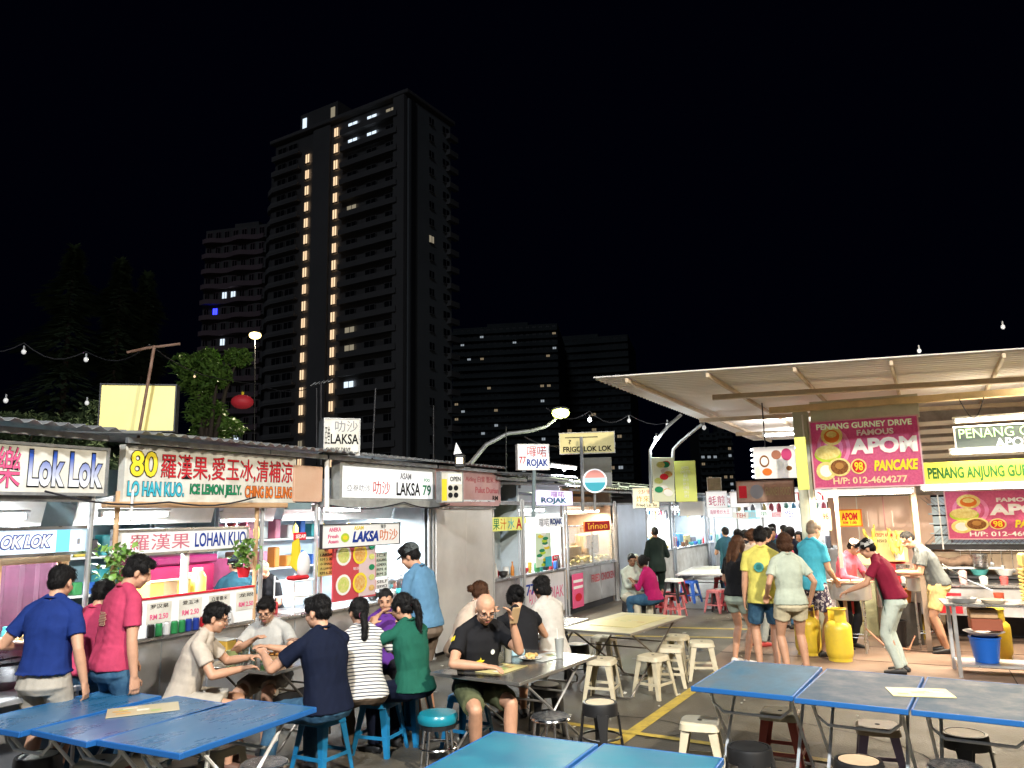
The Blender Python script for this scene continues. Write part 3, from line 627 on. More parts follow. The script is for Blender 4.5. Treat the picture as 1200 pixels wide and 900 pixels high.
def conifer(label, px, Y, pytop, seed, wd):
    r = random.Random(seed); p = gx(px, Y); H_ = D(px, pytop, Y).z; t = thing('conifer_tree', label, 'tree', p); b_ = MB(); b_.cyl((0, 0, 0), (0, 0, H_*.95), .3, .05, 8); b_.build('trunk', bark, t, smooth=True); m = MB()
    for i in range(4200):
        u = r.random()**.8; z = H_*(.15+.85*u); rad_ = wd*(1-u)**.7*(.75+.35*math.sin(z*2.1))*math.sqrt(r.uniform(.2, 1)); a = r.uniform(0, 6.28); s_ = r.uniform(.2, .62); q = Vector((rad_*math.cos(a), rad_*math.sin(a), z-rad_*.25)); dd = Vector((math.cos(a), math.sin(a), -.35))*s_; n_ = Vector((-math.sin(a), math.cos(a), 0))*s_*.3
        m.add([q-dd, q-n_, q+dd, q+n_], [(0, 1, 2, 3)])
    m.build('crown', leafd, t, fixn=False)
conifer('tallest dark conifer at the far left of the night sky', 62, 44, 290, 1, 5.2)
conifer('middle dark conifer left of the low tower', 122, 46, 305, 2, 4.4)
conifer('thin dark conifer nearest the low tower', 155, 48, 322, 3, 3.6)
# ================================================================ signs, lamps
def S_(F, px, py, off=0): return F.hit(px, py, off)
def rect(F, x0, y0, x1, y1, off):
    ym, xm = (y0+y1)/2, (x0+x1)/2; return F.hit(x0, ym, off)[0], F.hit(x1, ym, off)[0], F.hit(xm, y1, off)[1], F.hit(xm, y0, off)[1]
def sign(F, px, off, label, bg, texts=(), th=.05, frame=None, cat='sign', name='sign', group=None, fw=.025, tilt=0, dims=None):
    """px = the sign's rectangle as sighted (x0, y0, x1, y1); off = metres behind the plane of F; texts in fractions of the board"""
    s0, s1, z0, z1 = dims or rect(F, *px, off); W, H = s1-s0, z1-z0
    t = thing(name, label, cat, F.w(s0, off, z0), F.a, group)
    if tilt: t.rotation_euler = (rad(tilt), 0, F.a)
    m = MB(); m.box((W/2, th/2, H/2), (W, th, H), ch=.004); m.build('board', bg, t)
    if frame:
        m = MB(); e = fw
        for c, d in (((W/2, -.004, -e/2+.003), (W+2*e, th+.02, e)), ((W/2, -.004, H+e/2-.003), (W+2*e, th+.02, e)), ((-e/2+.003, -.004, H/2), (e, th+.018, H)), ((W+e/2-.003, -.004, H/2), (e, th+.018, H))): m.box((c[0], th/2+c[1], c[2]), d)
        m.build('sign_frame', frame, t)
    for tx in texts:
        o = tx[6] if len(tx) > 6 else {}
        lettering(tx[0], tx[5], t, tx[1]*W, tx[2]*W, tx[3]*H, tx[4]*H, **o)
    t['W'] = 0; del t['W']
    return t, W, H
def patch(t, W, H, shapes, y=-.004):
    """flat printed shapes on a board : (kind, u, v, ru, rv, material)"""
    for i, (kd, u, v, ru, rv, mt) in enumerate(shapes):
        m = MB(); yy = y-.0007*i-.0008
        if kd == 'r': m.box((u*W, yy, v*H), (ru*2*W, .002, rv*2*H))
        else: m.loft([(Vector((u*W, yy+.001, v*H)), Vector((ru*W, 0, 0)), Vector((0, 0, rv*H))), (Vector((u*W, yy-.001, v*H)), Vector((ru*W, 0, 0)), Vector((0, 0, rv*H)))], 18)
        m.build('printed_shape', mt, t)
def areal(parent, loc, size, e, col, rot=(0, 0, 0), sy=.1):
    l = bpy.data.lights.new('lamp_light', 'AREA'); l.shape = 'RECTANGLE'; l.size = size; l.size_y = sy; l.energy = e; l.color = col
    o = bpy.data.objects.new('lamp_light', l); COL.objects.link(o); o.location = loc; o.rotation_euler = rot
    if parent is not None: o.parent = parent
    return o
TE = 2.6
def tubelamp(F, s0, s1, off, z, label, e=20, col=(.9, .97, 1), mat=None, tilt=0, light=True, r=.02):
    L = s1-s0; t = thing('fluorescent_lamp', label, 'lamp', F.w((s0+s1)/2, off, z), F.a)
    m = MB(); m.box((0, 0, .035), (L, .07, .03), ch=.008); m.box((-L/2+.02, 0, 0), (.03, .04, .06)); m.box((L/2-.02, 0, 0), (.03, .04, .06)); m.build('housing', white, t)
    m = MB(); m.cyl((-L/2+.04, 0, -.012), (L/2-.04, 0, -.012), r, n=10); m.build('tube', mat or tubeM, t, smooth=True)
    if light: areal(t, (0, 0, -.05), L, e*(TE if F is ROW else 1.6), col, (rad(tilt), 0, 0))
    if light and F is not ROW and z > 3: areal(t, (0, 0, .09), L, e*.9, col, (rad(180), 0, 0))
    return t
# ================================================================ the row of stalls
def sx(px, py=650, off=0): return ROW.hit(px, py, off)[0]
def corrug(m, x0, x1, y0, z0, y1, z1, pitch=.14, amp=.018, t=.004):
    n = max(2, int((x1-x0)/pitch*4)); vs = []
    for i in range(n+1):
        x = x0+(x1-x0)*i/n; a = amp*math.sin(x/pitch*2*math.pi); vs += [(x, y0, z0+a), (x, y1, z1+a), (x, y0, z0+a-t), (x, y1, z1+a-t)]
    m.add(vs, [(4*i, 4*i+4, 4*i+5, 4*i+1) for i in range(n)]+[(4*i+2, 4*i+3, 4*i+7, 4*i+6) for i in range(n)]+[(4*i, 4*i+2, 4*i+6, 4*i+4) for i in range(n)])
blue_in = M('pale_blue_panel', (.50, .58, .64), .4, var=.15, scale=2, rvar=.1)
tealp = M('teal_panel', (.17, .26, .29), .4, var=.15, scale=3)
glass = glassmat('clear_glass', (.93, .97, .96), .6)
def stall(label, p0, p1, back, ctr=1.0, depth=2.3, body=None, roofz=2.86, counter=True, posts=postm, hood=True, cyard=0.0, front=None, seams=3, wall=True, side0=.1):
    s0, s1 = sx(p0), sx(p1); W = s1-s0; t = thing('food_stall', label, 'food stall', ROW.w(s0, 0, 0), ROW.a)
    if wall:
        m = MB(); m.box((W/2, depth, 1.35), (W-.02, .04, 2.7)); m.build('back_wall', back, t)
        for x, s9 in ((.02, side0 if isinstance(side0, (int, float)) else side0[0]), (W-.02, side0 if isinstance(side0, (int, float)) else side0[1])): m = MB(); m.box((x, (depth+s9)/2, 1.35), (.02, depth-s9-.02, 2.7)); m.build('side_wall', back, t)
    for x in (.03, W-.03):
        m = MB(); m.cyl((x, .03, 0), (x, .03, 2.34), .024, n=10); m.cyl((x, .03, 0), (x, .03, .02), .05, n=10); m.build('post', posts, t, smooth=True)
    if counter:
        m = MB(); m.box((W/2, .38, ctr-.02), (W-.08, .78, .04), ch=.008); m.build('counter_top', steel, t)
        for k in range(seams):
            a = .05+(W-.1)*k/seams; b = .05+(W-.1)*(k+1)/seams; m = MB(); m.box(((a+b)/2, .06+.004*(k % 2), (ctr-.05+.14)/2), (b-a-.008, .02, ctr-.05-.14), ch=.004); m.build('counter_panel', body or steel2, t)
        m = MB(); m.box((W/2, .4, .07), (W-.14, .6, .14)); m.build('plinth', darkm, t)
    m = MB(); corrug(m, -.02, W+.02, -.30, roofz, depth+.2, roofz+.22); m.build('roof', galv, t)
    m = MB(); m.box((W/2, .06, 2.27), (W-.04, .05, .06)); m.build('beam', galv, t); m = MB(); m.box((W/2, -.08, roofz-.06), (W, .04, .05)); m.build('eaves_rail', galv, t)
    if hood:
        m = MB(); m.slab([(.05, .10, 2.30), (W-.05, .10, 2.30), (W-.05, .62, 2.26), (.05, .62, 2.26)], (0, 0, .01)); m.build('hood', steel, t); m = MB(); m.slab([(.06, .63, 2.27), (W-.06, .63, 2.27), (W-.06, .70, 2.04), (.06, .70, 2.04)], (0, .012, 0)); m.build('glare_plate', white, t)  # white plate added behind the tube to give the hood its bright glare band
    return t, W
warmb = M('orange_wood', (.45, .26, .13), .6, col2=(.55, .36, .2), scale=4)
maroon = M('maroon_cloth', (.05, .008, .025), .8, var=.2)
# --- S1 lok lok
st1, W1 = stall('stainless lok lok stall at the far left with timber serving frame', -75, 110, tealp, ctr=1.02, side0=1.75)
Ws = sx(-75)
fr = thing('wooden_frame', 'rough timber serving frame on the counter of the leftmost stall', 'wooden frame', ROW.w(sx(22), .3, 1.02), ROW.a)
a = sx(100)-sx(22)
for x in (0, a): m = MB(); m.box((x, 0, .36), (.07, .07, .72), ch=.006); m.build('upright', warmb, fr)
m = MB(); m.box((a/2, -.003, .74), (a+.1, .06, .07), ch=.006); m.build('crossbar', warmb, fr)
ab = thing('cloth_drape', 'dark maroon cloth hung inside the leftmost stall', 'cloth', ROW.w(sx(60), .9, 1.1), ROW.a)
m = MB(); vs = []; K = 20
for i in range(K+1): x = .7*i/K; vs += [(x, .03*math.sin(x*40), 0), (x, .02*math.sin(x*40+1), .75)]
m.add(vs, [(2*i, 2*i+2, 2*i+3, 2*i+1) for i in range(K)]); m.build('drape', maroon, ab, smooth=True)
ledB = M('print_gradient_blue', (0, 0, 0), .5, grad=(.05, .30, (.78, .8, .85), (.03, .08, .38)))
sign(ROW, (-70, 521, 124, 577), -.02, 'long white lok lok fascia board with tall blue letters, leftmost of the row', offw,
     [('Lok Lok', .48, .985, .10, .93, ledB, dict(out=ink, bold=.03, outw=.03)), ('樂樂', .14, .44, .08, .95, inkp, dict(out=ink, bold=0, outw=.012))], frame=galv)
cyb = M('sign_ice', (.62, .74, .84), .5, emit=.35, ecol=(.6, .8, 1)); wlit = M('sign_white_lit', (.8, .8, .8), .5, emit=.28, ecol=(.92, .96, 1)); wlit2 = M('white_soft_glow', (.75, .75, .75), .5, emit=.05, ecol=(.9, .95, 1))  # the soft white also makes stall walls and the counter screen glow
t, W, H = sign(ROW, (-55, 621, 101, 650), .16, 'inner white LOK LOK sign with a cyan block hanging in the leftmost stall', cyb,
     [('LOK LOK', .26, .72, .2, .82, inkw, dict(out=inkb, bold=.03, outw=.07, shear=.25))], frame=steel)
patch(t, W, H, [('r', .80, .5, .055, .46, M('print_sky', (.15, .55, .75), .5, emit=.2)), ('r', .93, .45, .012, .12, inkgr)])
# counter goods of S1
tray = thing('food_tray', 'long tray of yellow fried skewers on the leftmost stall counter', 'tray', ROW.w(sx(-20), -.05, 1.04), ROW.a)
m = MB(); m.box((.35, .28, .0), (1.0, .5, .02)); m.box((.35, .03, .04), (1.0, .012, .07)); m.box((.35, .53, .04), (1.0, .012, .07)); m.box((-.15, .28, .04), (.012, .5, .07)); m.box((.85, .28, .04), (.012, .5, .07)); m.build('tray_body', steel, tray)
m = MB(); r = random.Random(4)
fd1 = M('fried_food', (.55, .30, .08), .6, col2=(.62, .46, .2), scale=25, bump=.5)
for i in range(70): m.box((r.uniform(-.1, .8), r.uniform(.08, .48), r.uniform(.03, .10)), (r.uniform(.05, .1), .03, .025), Euler((r.uniform(-.3, .3), r.uniform(-.3, .3), r.uniform(0, 3))).to_matrix(), ch=.006)
m.build('skewered_food', fd1, tray)
bw = MB(); bw.lathe([(.02, 0), (.13, .02), (.18, .10), (.19, .14), (.175, .14), (.165, .10), (.12, .035), (0, .03)], n=24)
b_ = thing('steel_bowl', 'large steel bowl at the front of the leftmost stall', 'bowl', D(14, 783, 6.25)-Vector((0, 0, .1))); bw.build('bowl_wall', steel, b_, smooth=True); m = MB(); m.lathe([(0, .09), (.15, .095), (.15, .1), (0, .105)], n=20); m.build('dark_broth', M('broth', (.03, .02, .015), .15), b_, smooth=True)
m = MB(); m.box((0, .0, -.03), (.9, .4, .04), ch=.006); m.box((0, .17, -.35), (.9, .03, .65)); m.cyl((-.42, -.17, -.7), (-.42, -.17, -.03), .015); m.cyl((.42, -.17, -.7), (.42, -.17, -.03), .015)
m.build('bowl_shelf', steel2, st1, loc=(sx(6)-Ws, -.22, .80))
for i, (px, c, nm) in enumerate(((8, (.05, .45, .55), 'teal'), (44, (.6, .55, .2), 'yellow'), (88, (.5, .05, .3), 'pink'))):
    m = MB(); m.lathe([(.06, 0), (.075, .14), (.078, .145), (.07, .145), (.06, .01)], n=16); m.build('plastic_tub', M('tub_%s' % nm, c, .4), loc=ROW.w(sx(px), .62, 1.03), smooth=True, label='%s plastic tub on the leftmost stall counter' % nm, cat='tub')
tubelamp(ROW, sx(-40), sx(68), .45, 2.13, 'fluorescent tube under the hood of the leftmost lok lok stall', 22)
# --- S2 lohan kuo
st2, W2 = stall('herbal drinks stall with notices on the counter and hanging plants', 133, 304, tealp, ctr=1.0, side0=1.75, posts=warmb)
Z2 = sx(133)
sign(ROW, (147, 531, 344, 586), -.02, 'white fascia board with yellow 80, red characters and LO HAN KUO in blue', offw,
     [('80', .015, .155, .42, .96, inky, dict(out=ink, bold=.02, outw=.03)), ('羅漢果,愛玉冰,清補涼', .17, .99, .40, .93, inkr, dict(out=ink, bold=0, outw=.012)),
      ('LO HAN KUO.', .01, .30, .05, .36, inkc, dict(out=ink, bold=.03, outw=.03)), ('ICE LEMON JELLY.', .33, .64, .05, .34, inkg, dict(out=ink, bold=.03, outw=.03)), ('CHING BO LEUNG', .66, .99, .05, .34, inko, dict(out=ink, bold=.03, outw=.03))], frame=offw, th=.07)
m = MB(); m.box((0, 0, 0), (sx(350)-sx(146), .08, .055), ch=.01); m.build('orange_timber', warmb, st2, loc=(W2/2+.1, -.03, 2.215))
t, W, H = sign(ROW, (136, 621, 289, 646), .12, 'inner white sign with faint red characters and LOHAN KUO in blue', wlit2,
     [('羅漢果', .09, .52, .14, .86, M('print_rose', (.55, .16, .22), .6), dict(bold=0)), ('LOHAN KUO', .56, .99, .16, .84, inkb, dict(bold=.02))], frame=steel)
tubelamp(ROW, sx(150), sx(232), .45, 2.14, 'fluorescent tube under the hood of the herbal drinks stall', 24)
redM = M('magenta_plastic', (.32, .012, .07), .4, var=.1)
bx = thing('cool_box', 'large magenta plastic cool box at the back of the herbal drinks stall', 'cool box', ROW.w(sx(205, 650, 1.4), 1.5, 1.15), ROW.a)
m = MB(); m.box((0, 0, .20), (.95, .5, .40), ch=.02); m.build('tub', redM, bx); m = MB(); m.box((0, 0, .46), (1.0, .54, .1), ch=.02); m.build('lid', M('magenta_lid', (.22, .015, .08), .35), bx); m = MB(); m.box((.1, -.262, .26), (.12, .01, .1)); m.build('badge', inkw, bx)
m = MB(); m.box((0, 0, .55), (1.5, .55, 1.1), ch=.01); m.build('back_bench', galv, st2, loc=(sx(215, 650, 1.4)-Z2, 1.5, 0))
yb = M('yellow_crate', (.62, .42, .10), .5, var=.15)
for i, px in enumerate((176, 192, 208)):
    b_ = thing('carton', ('left', 'middle', 'right')[i]+' one of three yellow cartons in a line on the herbal drinks counter', 'carton', ROW.w(sx(px, 690, .55), .55, 1.25), ROW.a); m = MB(); m.box((0, 0, .10), (.17, .2, .2), ch=.006); m.build('carton_body', [yb, warmb, yb][i], b_); m = MB(); m.box((0, -.005, .205), (.16, .19, .01)); m.build('carton_flap', wood, b_)
m = MB(); m.box((0, 0, 1.235), (1.5, .3, .025)); [m.cyl((x, 0, 1.0), (x, 0, 1.225), .012) for x in (-.7, .7)]; m.build('riser_shelf', white, st2, loc=(sx(200, 690, .55)-Z2, .55, 0))
jr = thing('yellow_jug', 'tall yellow plastic drink container beside the white paper roll', 'jug', ROW.w(sx(231, 690, .5), .5, 1.25), ROW.a); m = MB(); m.lathe([(.09, 0), (.09, .22), (.06, .27), (.05, .28)], n=16); m.build('jug_body', M('jug_y', (.65, .58, .12), .3), jr, smooth=True); m = MB(); m.cyl((0, 0, .28), (0, 0, .31), .055); m.build('lid', white, jr)
m = MB(); m.cyl((0, 0, 0), (0, 0, .62), .04, n=14); m.build('paper_roll', white, loc=ROW.w(sx(232), .18, 1.22), smooth=True, label='rolled white paper hanging at the middle of the herbal drinks stall', cat='paper roll')
# notice band along the counter front of S2
nb = thing('counter_screen', 'low white splash screen with menu notices on the herbal drinks counter', 'screen', ROW.w(sx(168), .03, 1.0), ROW.a); a = sx(300)-sx(168)
m = MB(); m.box((a/2, 0, .17), (a, .02, .34)); m.build('panel', wlit2, nb); m = MB(); m.box((a/2, -.004, .35), (a+.02, .035, .02)); m.build('red_edge', inkr, nb)
for i, tx in enumerate(('罗汉果', '爱玉冰', '白果薏米', '龙眼')):
    m = MB(); m.box((.22+i*.36, -.014, .21), (.27, .004, .19)); m.build('notice', offw, nb)
    lettering(tx, ink, nb, .12+i*.36, .32+i*.36, .25, .29, y=-.018, bold=0); lettering('RM 2.50', inkp, nb, .12+i*.36, .32+i*.36, .15, .2, y=-.018)
r = random.Random(2); cans = [('green', (.03, .25, .08)), ('dark blue', (.02, .05, .3)), ('red', (.5, .02, .03)), ('black', (.02, .02, .02)), ('yellow', (.6, .5, .05)), ('white', (.7, .7, .7))]
seq = [3, 0, 5, 0, 0, 1, 1, 2, 3, 4, 3, 5]
canlab = [', leftmost of the row on the herbal drinks counter', ' between a black and a white can, left end of the can row', ', third from the left in the can row on the drinks counter', ' right after the white can near the left of the can row', ' just left of the two dark blue cans', ', left one of the blue pair in the can row', ', right one of the blue pair in the can row', ', the only red one in the can row', ' between the red can and the yellow can', ', the only yellow one in the can row', ' between the yellow can and the last white can', ', rightmost of the can row']
for i, c in enumerate(seq):
    nm, cc = cans[c]; o = thing('drink_can', ('%s drink can' % nm)+canlab[i], 'can', ROW.w(sx(180)+i*.085, -.02-.002*i % .01, 1.0), ROW.a, 'drink cans on the herbal drinks counter')
    part_copy('can'+nm, lambda mm: mm.lathe([(.026, 0), (.032, .008), (.032, .105), (.025, .118)], n=14), M('can_'+nm, cc, .3, .4), 'can_body', o, (0, 0, 0)); part_copy('cantop', lambda mm: mm.lathe([(.025, .117), (.025, .121), (.004, .119)], n=12), steel, 'can_top', o, (0, 0, 0))
def hanging_plant(label, loc, seed, n=150, h=.42):
    r = random.Random(seed); t = thing('hanging_plant', label, 'plant', loc); m = MB(); lf = M('leaf_bright', (.10, .24, .04), .45, col2=(.22, .36, .08), scale=20)
    m.tube([(0, 0, h*.9), (.02, 0, h*.4), (-.03, 0, 0)], .006, 5); m.tube([(0, 0, h*.9), (-.05, 0.02, h*.5), (-.07, 0, .1)], .005, 5); m.build('vine', leafb, t); lm = MB()
    for i in range(n):
        p = Vector((r.gauss(0, .07), r.gauss(0, .05), r.uniform(0, h))); R = Euler((r.uniform(-.8, .8), r.uniform(-.8, .8), r.uniform(0, 6.3))).to_matrix(); s_ = r.uniform(.03, .06)
        lm.add([p+R @ Vector(v) for v in ((-s_, 0, 0), (0, -s_*.55, .01), (s_*1.2, 0, -.3*s_), (0, s_*.55, .01), (0, 0, .006))], [(0, 1, 4), (1, 2, 4), (2, 3, 4), (3, 0, 4)])
    lm.build('leaves', lf, t, fixn=False); return t
hanging_plant('leafy green vine hanging beside the left post of the herbal drinks stall', ROW.w(sx(133, 665, -.08), -.1, 1.45), 1)
t = hanging_plant('leafy green plant in a red pot at the right post of the herbal drinks stall', ROW.w(sx(289, 640, -.05), -.02, 1.55), 2, 95, .30)
m = MB(); m.lathe([(.05, -.09), (.07, 0), (.075, .01), (.06, .01)], n=14); m.build('pot', inkr, t, smooth=True)
# --- S3 the dark fronted drinks stall
st3, W3 = stall('narrow stall with magenta shelf cloth between herbal drinks and laksa', 306, 374, tealp, ctr=.98, side0=1.75)
Z3 = sx(306)
sign(ROW, (345, 546, 378, 588), -.05, 'blank peach metal sheet beside the laksa fascia', M('peach_sheet', (.55, .33, .22), .6, col2=(.60, .40, .28), scale=2, bump=.1), th=.03)
t, W, H = sign(ROW, (336, 589, 365, 597), -.03, 'small teal glass strip below the peach sheet', tealp, th=.03)
m = MB(); m.box((.45, 1.4, 1.42), (1.3, .05, .34)); m.build('magenta_shelf', M('magenta_cloth', (.25, .02, .09), .7, var=.2), st3)
tubelamp(ROW, sx(310), sx(352), .7, 2.12, 'fluorescent tube over the narrow magenta stall', 6)
sign(ROW, (345, 624, 359, 633), .05, 'tiny red sign on the narrow magenta stall', inkr, [('SEDAP', .1, .9, .25, .75, inkw)], th=.02)
bn = thing('display_bags', 'clear bags and yellow pennant hanging on the narrow stall', 'bags', ROW.w(sx(348, 660, -.1), -.12, 1.42), ROW.a)
m = MB(); m.add([(-.1, 0, .38), (.0, .0, .42), (.06, .02, .3), (-.02, 0, .05), (-.12, 0, .12)], [(0, 1, 2, 3, 4)]); m.add([(-.1, .01, .38), (.0, .01, .42), (.06, .03, .3), (-.02, .01, .05), (-.12, .01, .12)], [(4, 3, 2, 1, 0)]); m.build('pennant', inky, bn)
m = MB(); m.ell((.08, 0, .12), (.1, .06, .15), 12, 8); m.build('clear_bag', M('bag_white', (.7, .7, .72), .3), bn, smooth=True); m = MB(); m.box((0, 0, -.02), (.26, .14, .05), ch=.02); m.build('red_base', inkr, bn)
sh = thing('wire_shelf', 'white wire shelf of tubs beside the laksa menus', 'shelf', ROW.w(sx(350), .05, .98), ROW.a)
for z in (.0, .18, .36): m = MB(); m.box((.16, .15, z), (.36, .3, .015)); m.build('shelf_board', white, sh)
for x in (-.01, .33): m = MB(); m.cyl((x, 0, -.02), (x, 0, .42), .008); m.cyl((x, .3, -.02), (x, .3, .42), .008); m.build('upright', white, sh)
# --- S4 laksa
st4, W4 = stall('laksa stall with food posters and a pale blue back wall', 376, 506, blue_in, ctr=.96, side0=(1.75, .1))
Z4 = sx(376)
t, W, H = sign(ROW, (400, 549, 507, 584), -.04, 'backlit white ASAM LAKSA 79 fascia sign', wlit,
     [('ASAM', .60, .73, .66, .88, inkgr), ('亞叁叻沙', .05, .28, .2, .42, inkgr, dict(bold=0)), ('叻沙', .31, .49, .12, .56, inkr, dict(bold=0)), ('LAKSA', .56, .84, .10, .56, ink, {}), ('79', .87, .975, .12, .5, inkg, {}), ('FOO', .89, .96, .62, .74, inkg, {})], frame=paintg, th=.12, fw=.05)
m = MB(); m.box((0, 0, 0), (sx(510)-sx(378), .16, .10), ch=.01); m.build('sign_shelf', paintg, st4, loc=(W4/2, -.05, 2.24))
lime = M('print_lime', (.40, .55, .05), .5)
t, W, H = sign(ROW, (377, 614, 468, 640), -.28, 'tilted white LAKSA board with a lime fruit picture', wlit2,
     [('LAKSA', .36, .70, .18, .68, inkb, dict(bold=.05, shear=.25)), ('叻沙', .72, .97, .2, .72, inko, dict(bold=0)), ('辣沙', .73, .80, .76, .96, ink, dict(bold=0)), ('ASAM', .38, .5, .74, .92, inky), ('ANEKA', .08, .22, .7, .88, inkp), ('Fresh', .07, .19, .42, .58, inkp), ('Asam', .07, .19, .2, .36, inkp)], frame=darkm, th=.02, fw=.012)
patch(t, W, H, [('e', .27, .42, .05, .2, lime), ('e', .27, .42, .03, .1, inky)])
post = thing('food_poster', 'red and white poster with laksa bowls in front of the laksa stall', 'poster', ROW.w(sx(388, 680, -.15), -.18, 1.07), ROW.a)
W = sx(438, 680, -.15)-sx(388, 680, -.15); H = .73
m = MB(); m.box((W/2, .01, H/2), (W, .02, H)); m.build('board', M('poster_red', (.50, .05, .07), .5), post)
bowl1, bowl2 = M('print_lime2', (.45, .55, .10), .5, col2=(.65, .6, .25), scale=30), M('print_soup', (.6, .25, .05), .5, col2=(.65, .5, .2), scale=30)
sh_ = [('r', .78, .5, .2, .47, M('poster_pale', (.65, .50, .52), .5))]
for j, (u, v) in enumerate(((.22, .74), (.60, .74), (.22, .26), (.60, .26))): sh_ += [('e', u, v, .17, .17, inky if j % 2 else inkw), ('e', u, v, .13, .13, (bowl1, bowl2)[j % 2])]
for v in (.85, .68, .5, .33, .15): sh_ += [('e', .88, v, .07, .05, (bowl1, bowl2, inkg)[int(v*10) % 3])]
patch(post, W, H, sh_)
lettering('LAKSA', inkw, post, .08*W, .36*W, .93*H, .98*H); lettering('叻沙 RM5', inkw, post, .45*W, .75*W, .48*H, .53*H, bold=0)
def notice(F, px, off, label, bg, lines, ic=ink, cat='notice', th=.01):
    t, W, H = sign(F, px, off, label, bg, th=th, cat=cat, name='notice'); n = len(lines)
    for i, tx in enumerate(lines):
        if tx: lettering(tx, ic, t, .1*W, .9*W, H*(1-(i+.85)/n*.94-.02), H*(1-(i+.25)/n*.94-.02), bold=.0, keep=len(tx) < 3)
    return t
notice(ROW, (373, 641, 391, 675), -.10, 'olive yellow menu card left of the laksa poster', M('olive_card', (.42, .36, .10), .6, var=.15), ['叻沙', 'LAKSA', 'RM 5.00', '小 SMALL', '大 LARGE', 'RM 6.50'])
notice(ROW, (440, 647, 454, 676), -.06, 'tall pale green price list right of the laksa poster', M('pale_green_card', (.50, .60, .52), .5), ['ICE', 'KACANG', 'CENDOL', 'RM 4', 'RM 5'])
notice(ROW, (440, 678, 455, 690), -.06, 'small white notice under the pale green price list', wlit2, ['SELF', 'SERVICE'])
notice(ROW, (400, 651, 412, 658), -.05, 'small yellow-green card above the laksa poster', lime, ['MENU'])
notice(ROW, (414, 649, 436, 659), -.04, 'small black price board above the laksa poster', ink, ['LAKSA 5.00', 'MEE 5.50'], inkw)
tubelamp(ROW, sx(384), sx(440), .25, 2.18, 'bright fluorescent tube above the tilted laksa board', 22)
tubelamp(ROW, sx(462), sx(500), .9, 2.1, 'fluorescent tube over the pale blue side of the laksa stall', 14)
for i, px in enumerate((455, 470, 480)):
    b_ = thing('stock_pot', ('left', 'middle', 'right')[i]+' steel stock pot of three on the laksa counter', 'pot', ROW.w(sx(px+3, 690, .35), .4, .96)); m = MB(); m.lathe([(.12, 0), (.13, .02), (.13, .2), (.137, .205), (.12, .205)], n=20); m.build('pot_wall', steel, b_, smooth=True); m = MB(); m.lathe([(.137, .207), (.12, .225), (.02, .24), (.02, .26), (0, .265)], n=18); m.build('lid', steel, b_, smooth=True)
# --- S5 closed stainless stall
st5, W5 = stall('closed stall shuttered with a tall brushed stainless panel', 508, 578, steel2, ctr=.9, hood=False)
n = 2
for k in range(n):
    m = MB(); a = .04+(W5-.08)*k/n; b = .04+(W5-.08)*(k+1)/n; m.box(((a+b)/2, -.01+.006*k, 1.17), (b-a-.006, .03, 2.18), ch=.005); m.build('shutter_panel', M('brushed_steel', (.66, .65, .63), .42, .55, var=.1, scale=1.4, rvar=.1, bump=.08, bscale=3), st5)
m = MB(); m.box((W5/2, -.03, 2.29), (W5, .03, .05)); m.cyl((.02, -.07, 2.18), (W5-.02, -.07, 2.18), .012); m.build('rail', steel, st5)
pk = M('sign_dusty_pink', (.46, .26, .27), .6, col2=(.52, .33, .32), scale=4)
sign(ROW, (508, 552, 585, 588), -.04, 'dusty pink fascia board with faint red writing', pk, [('Aiding 白果 薏米 水', .45, .98, .62, .86, M('print_faded', (.45, .12, .14), .6), dict(bold=0)), ('Pulut Durian', .60, .98, .30, .5, M('print_faded', (0, 0, 0)), {}), ('RM', .88, .97, .06, .22, ink, {})], frame=pk)
m = MB(); m.box((W5/2, -.06, 2.24), (W5+.1, .08, .05)); m.build('pink_rail', pk, st5)
t, W, H = sign(Frame(*(gx(517, 11.0).xy), rad(28)), (517, 553, 542, 588), 0, 'black and white box sign with small food pictures in front of the pink board', offw, [('SATAY', .34, .9, .78, .92, ink), ('SEDAP', .34, .9, .62, .74, ink)], th=.16, frame=galv, fw=.012)
patch(t, W, H, [('r', .64, .76, .32, .18, inkw), ('r', .14, .4, .12, .36, inky)]+[('e', .42+.26*i, .46-.24*j, .11, .09, ink) for i in (0, 1, 2) for j in (0, 1)][:4])
lettering('OPEN', ink, t, .4*W, .9*W, .68*H, .84*H, y=-.012)
ln = thing('lantern', 'small black lantern with a lit face and pointed white top on the box sign', 'lantern', D(539, 550, 11.0))
m = MB(); m.box((0, 0, .12), (.15, .12, .2), ch=.02); m.build('lantern_body', blackp, ln); m = MB(); m.box((0, -.065, .12), (.09, .01, .08)); m.build('lit_face', M('lantern_glow', (1, .7, .3), emit=3, ecol=(1, .75, .4)), ln); m = MB(); m.cyl((-.03, 0, .22), (-.05, 0, .38), .06, .003, 4); m.build('lantern_top', wlit, ln)
# --- S6 narrow stall
st6, W6 = stall('narrow stall with a yellow lettered board and a dark doorway', 579, 614, blue_in, ctr=.98, roofz=2.75)
t, W, H = sign(ROW, (577, 606, 612, 622), .0, 'yellow and teal lettered board over the narrow doorway stall', M('sign_yl', (.60, .60, .15), .5, emit=.2), [('果', .02, .22, .1, .9, inkg, dict(bold=0)), ('汁', .25, .45, .1, .9, inko, dict(bold=0)), ('水', .5, .72, .1, .9, inkc, dict(bold=0)), ('A', .78, .98, .1, .9, inkr)], th=.02)
m = MB(); m.box((W6*.42, .5, 1.45), (.40, .04, .95)); m.build('dark_doorway', darkm, st6); m = MB(); m.add([(W6*.3, .46, 1.9), (W6*.55, .46, 1.9), (W6*.55, .46, 1.6), (W6*.45, .46, 1.7), (W6*.36, .46, 1.52)], [(0, 1, 2, 3, 4)]); m.build('maroon_pennant', maroon, st6)
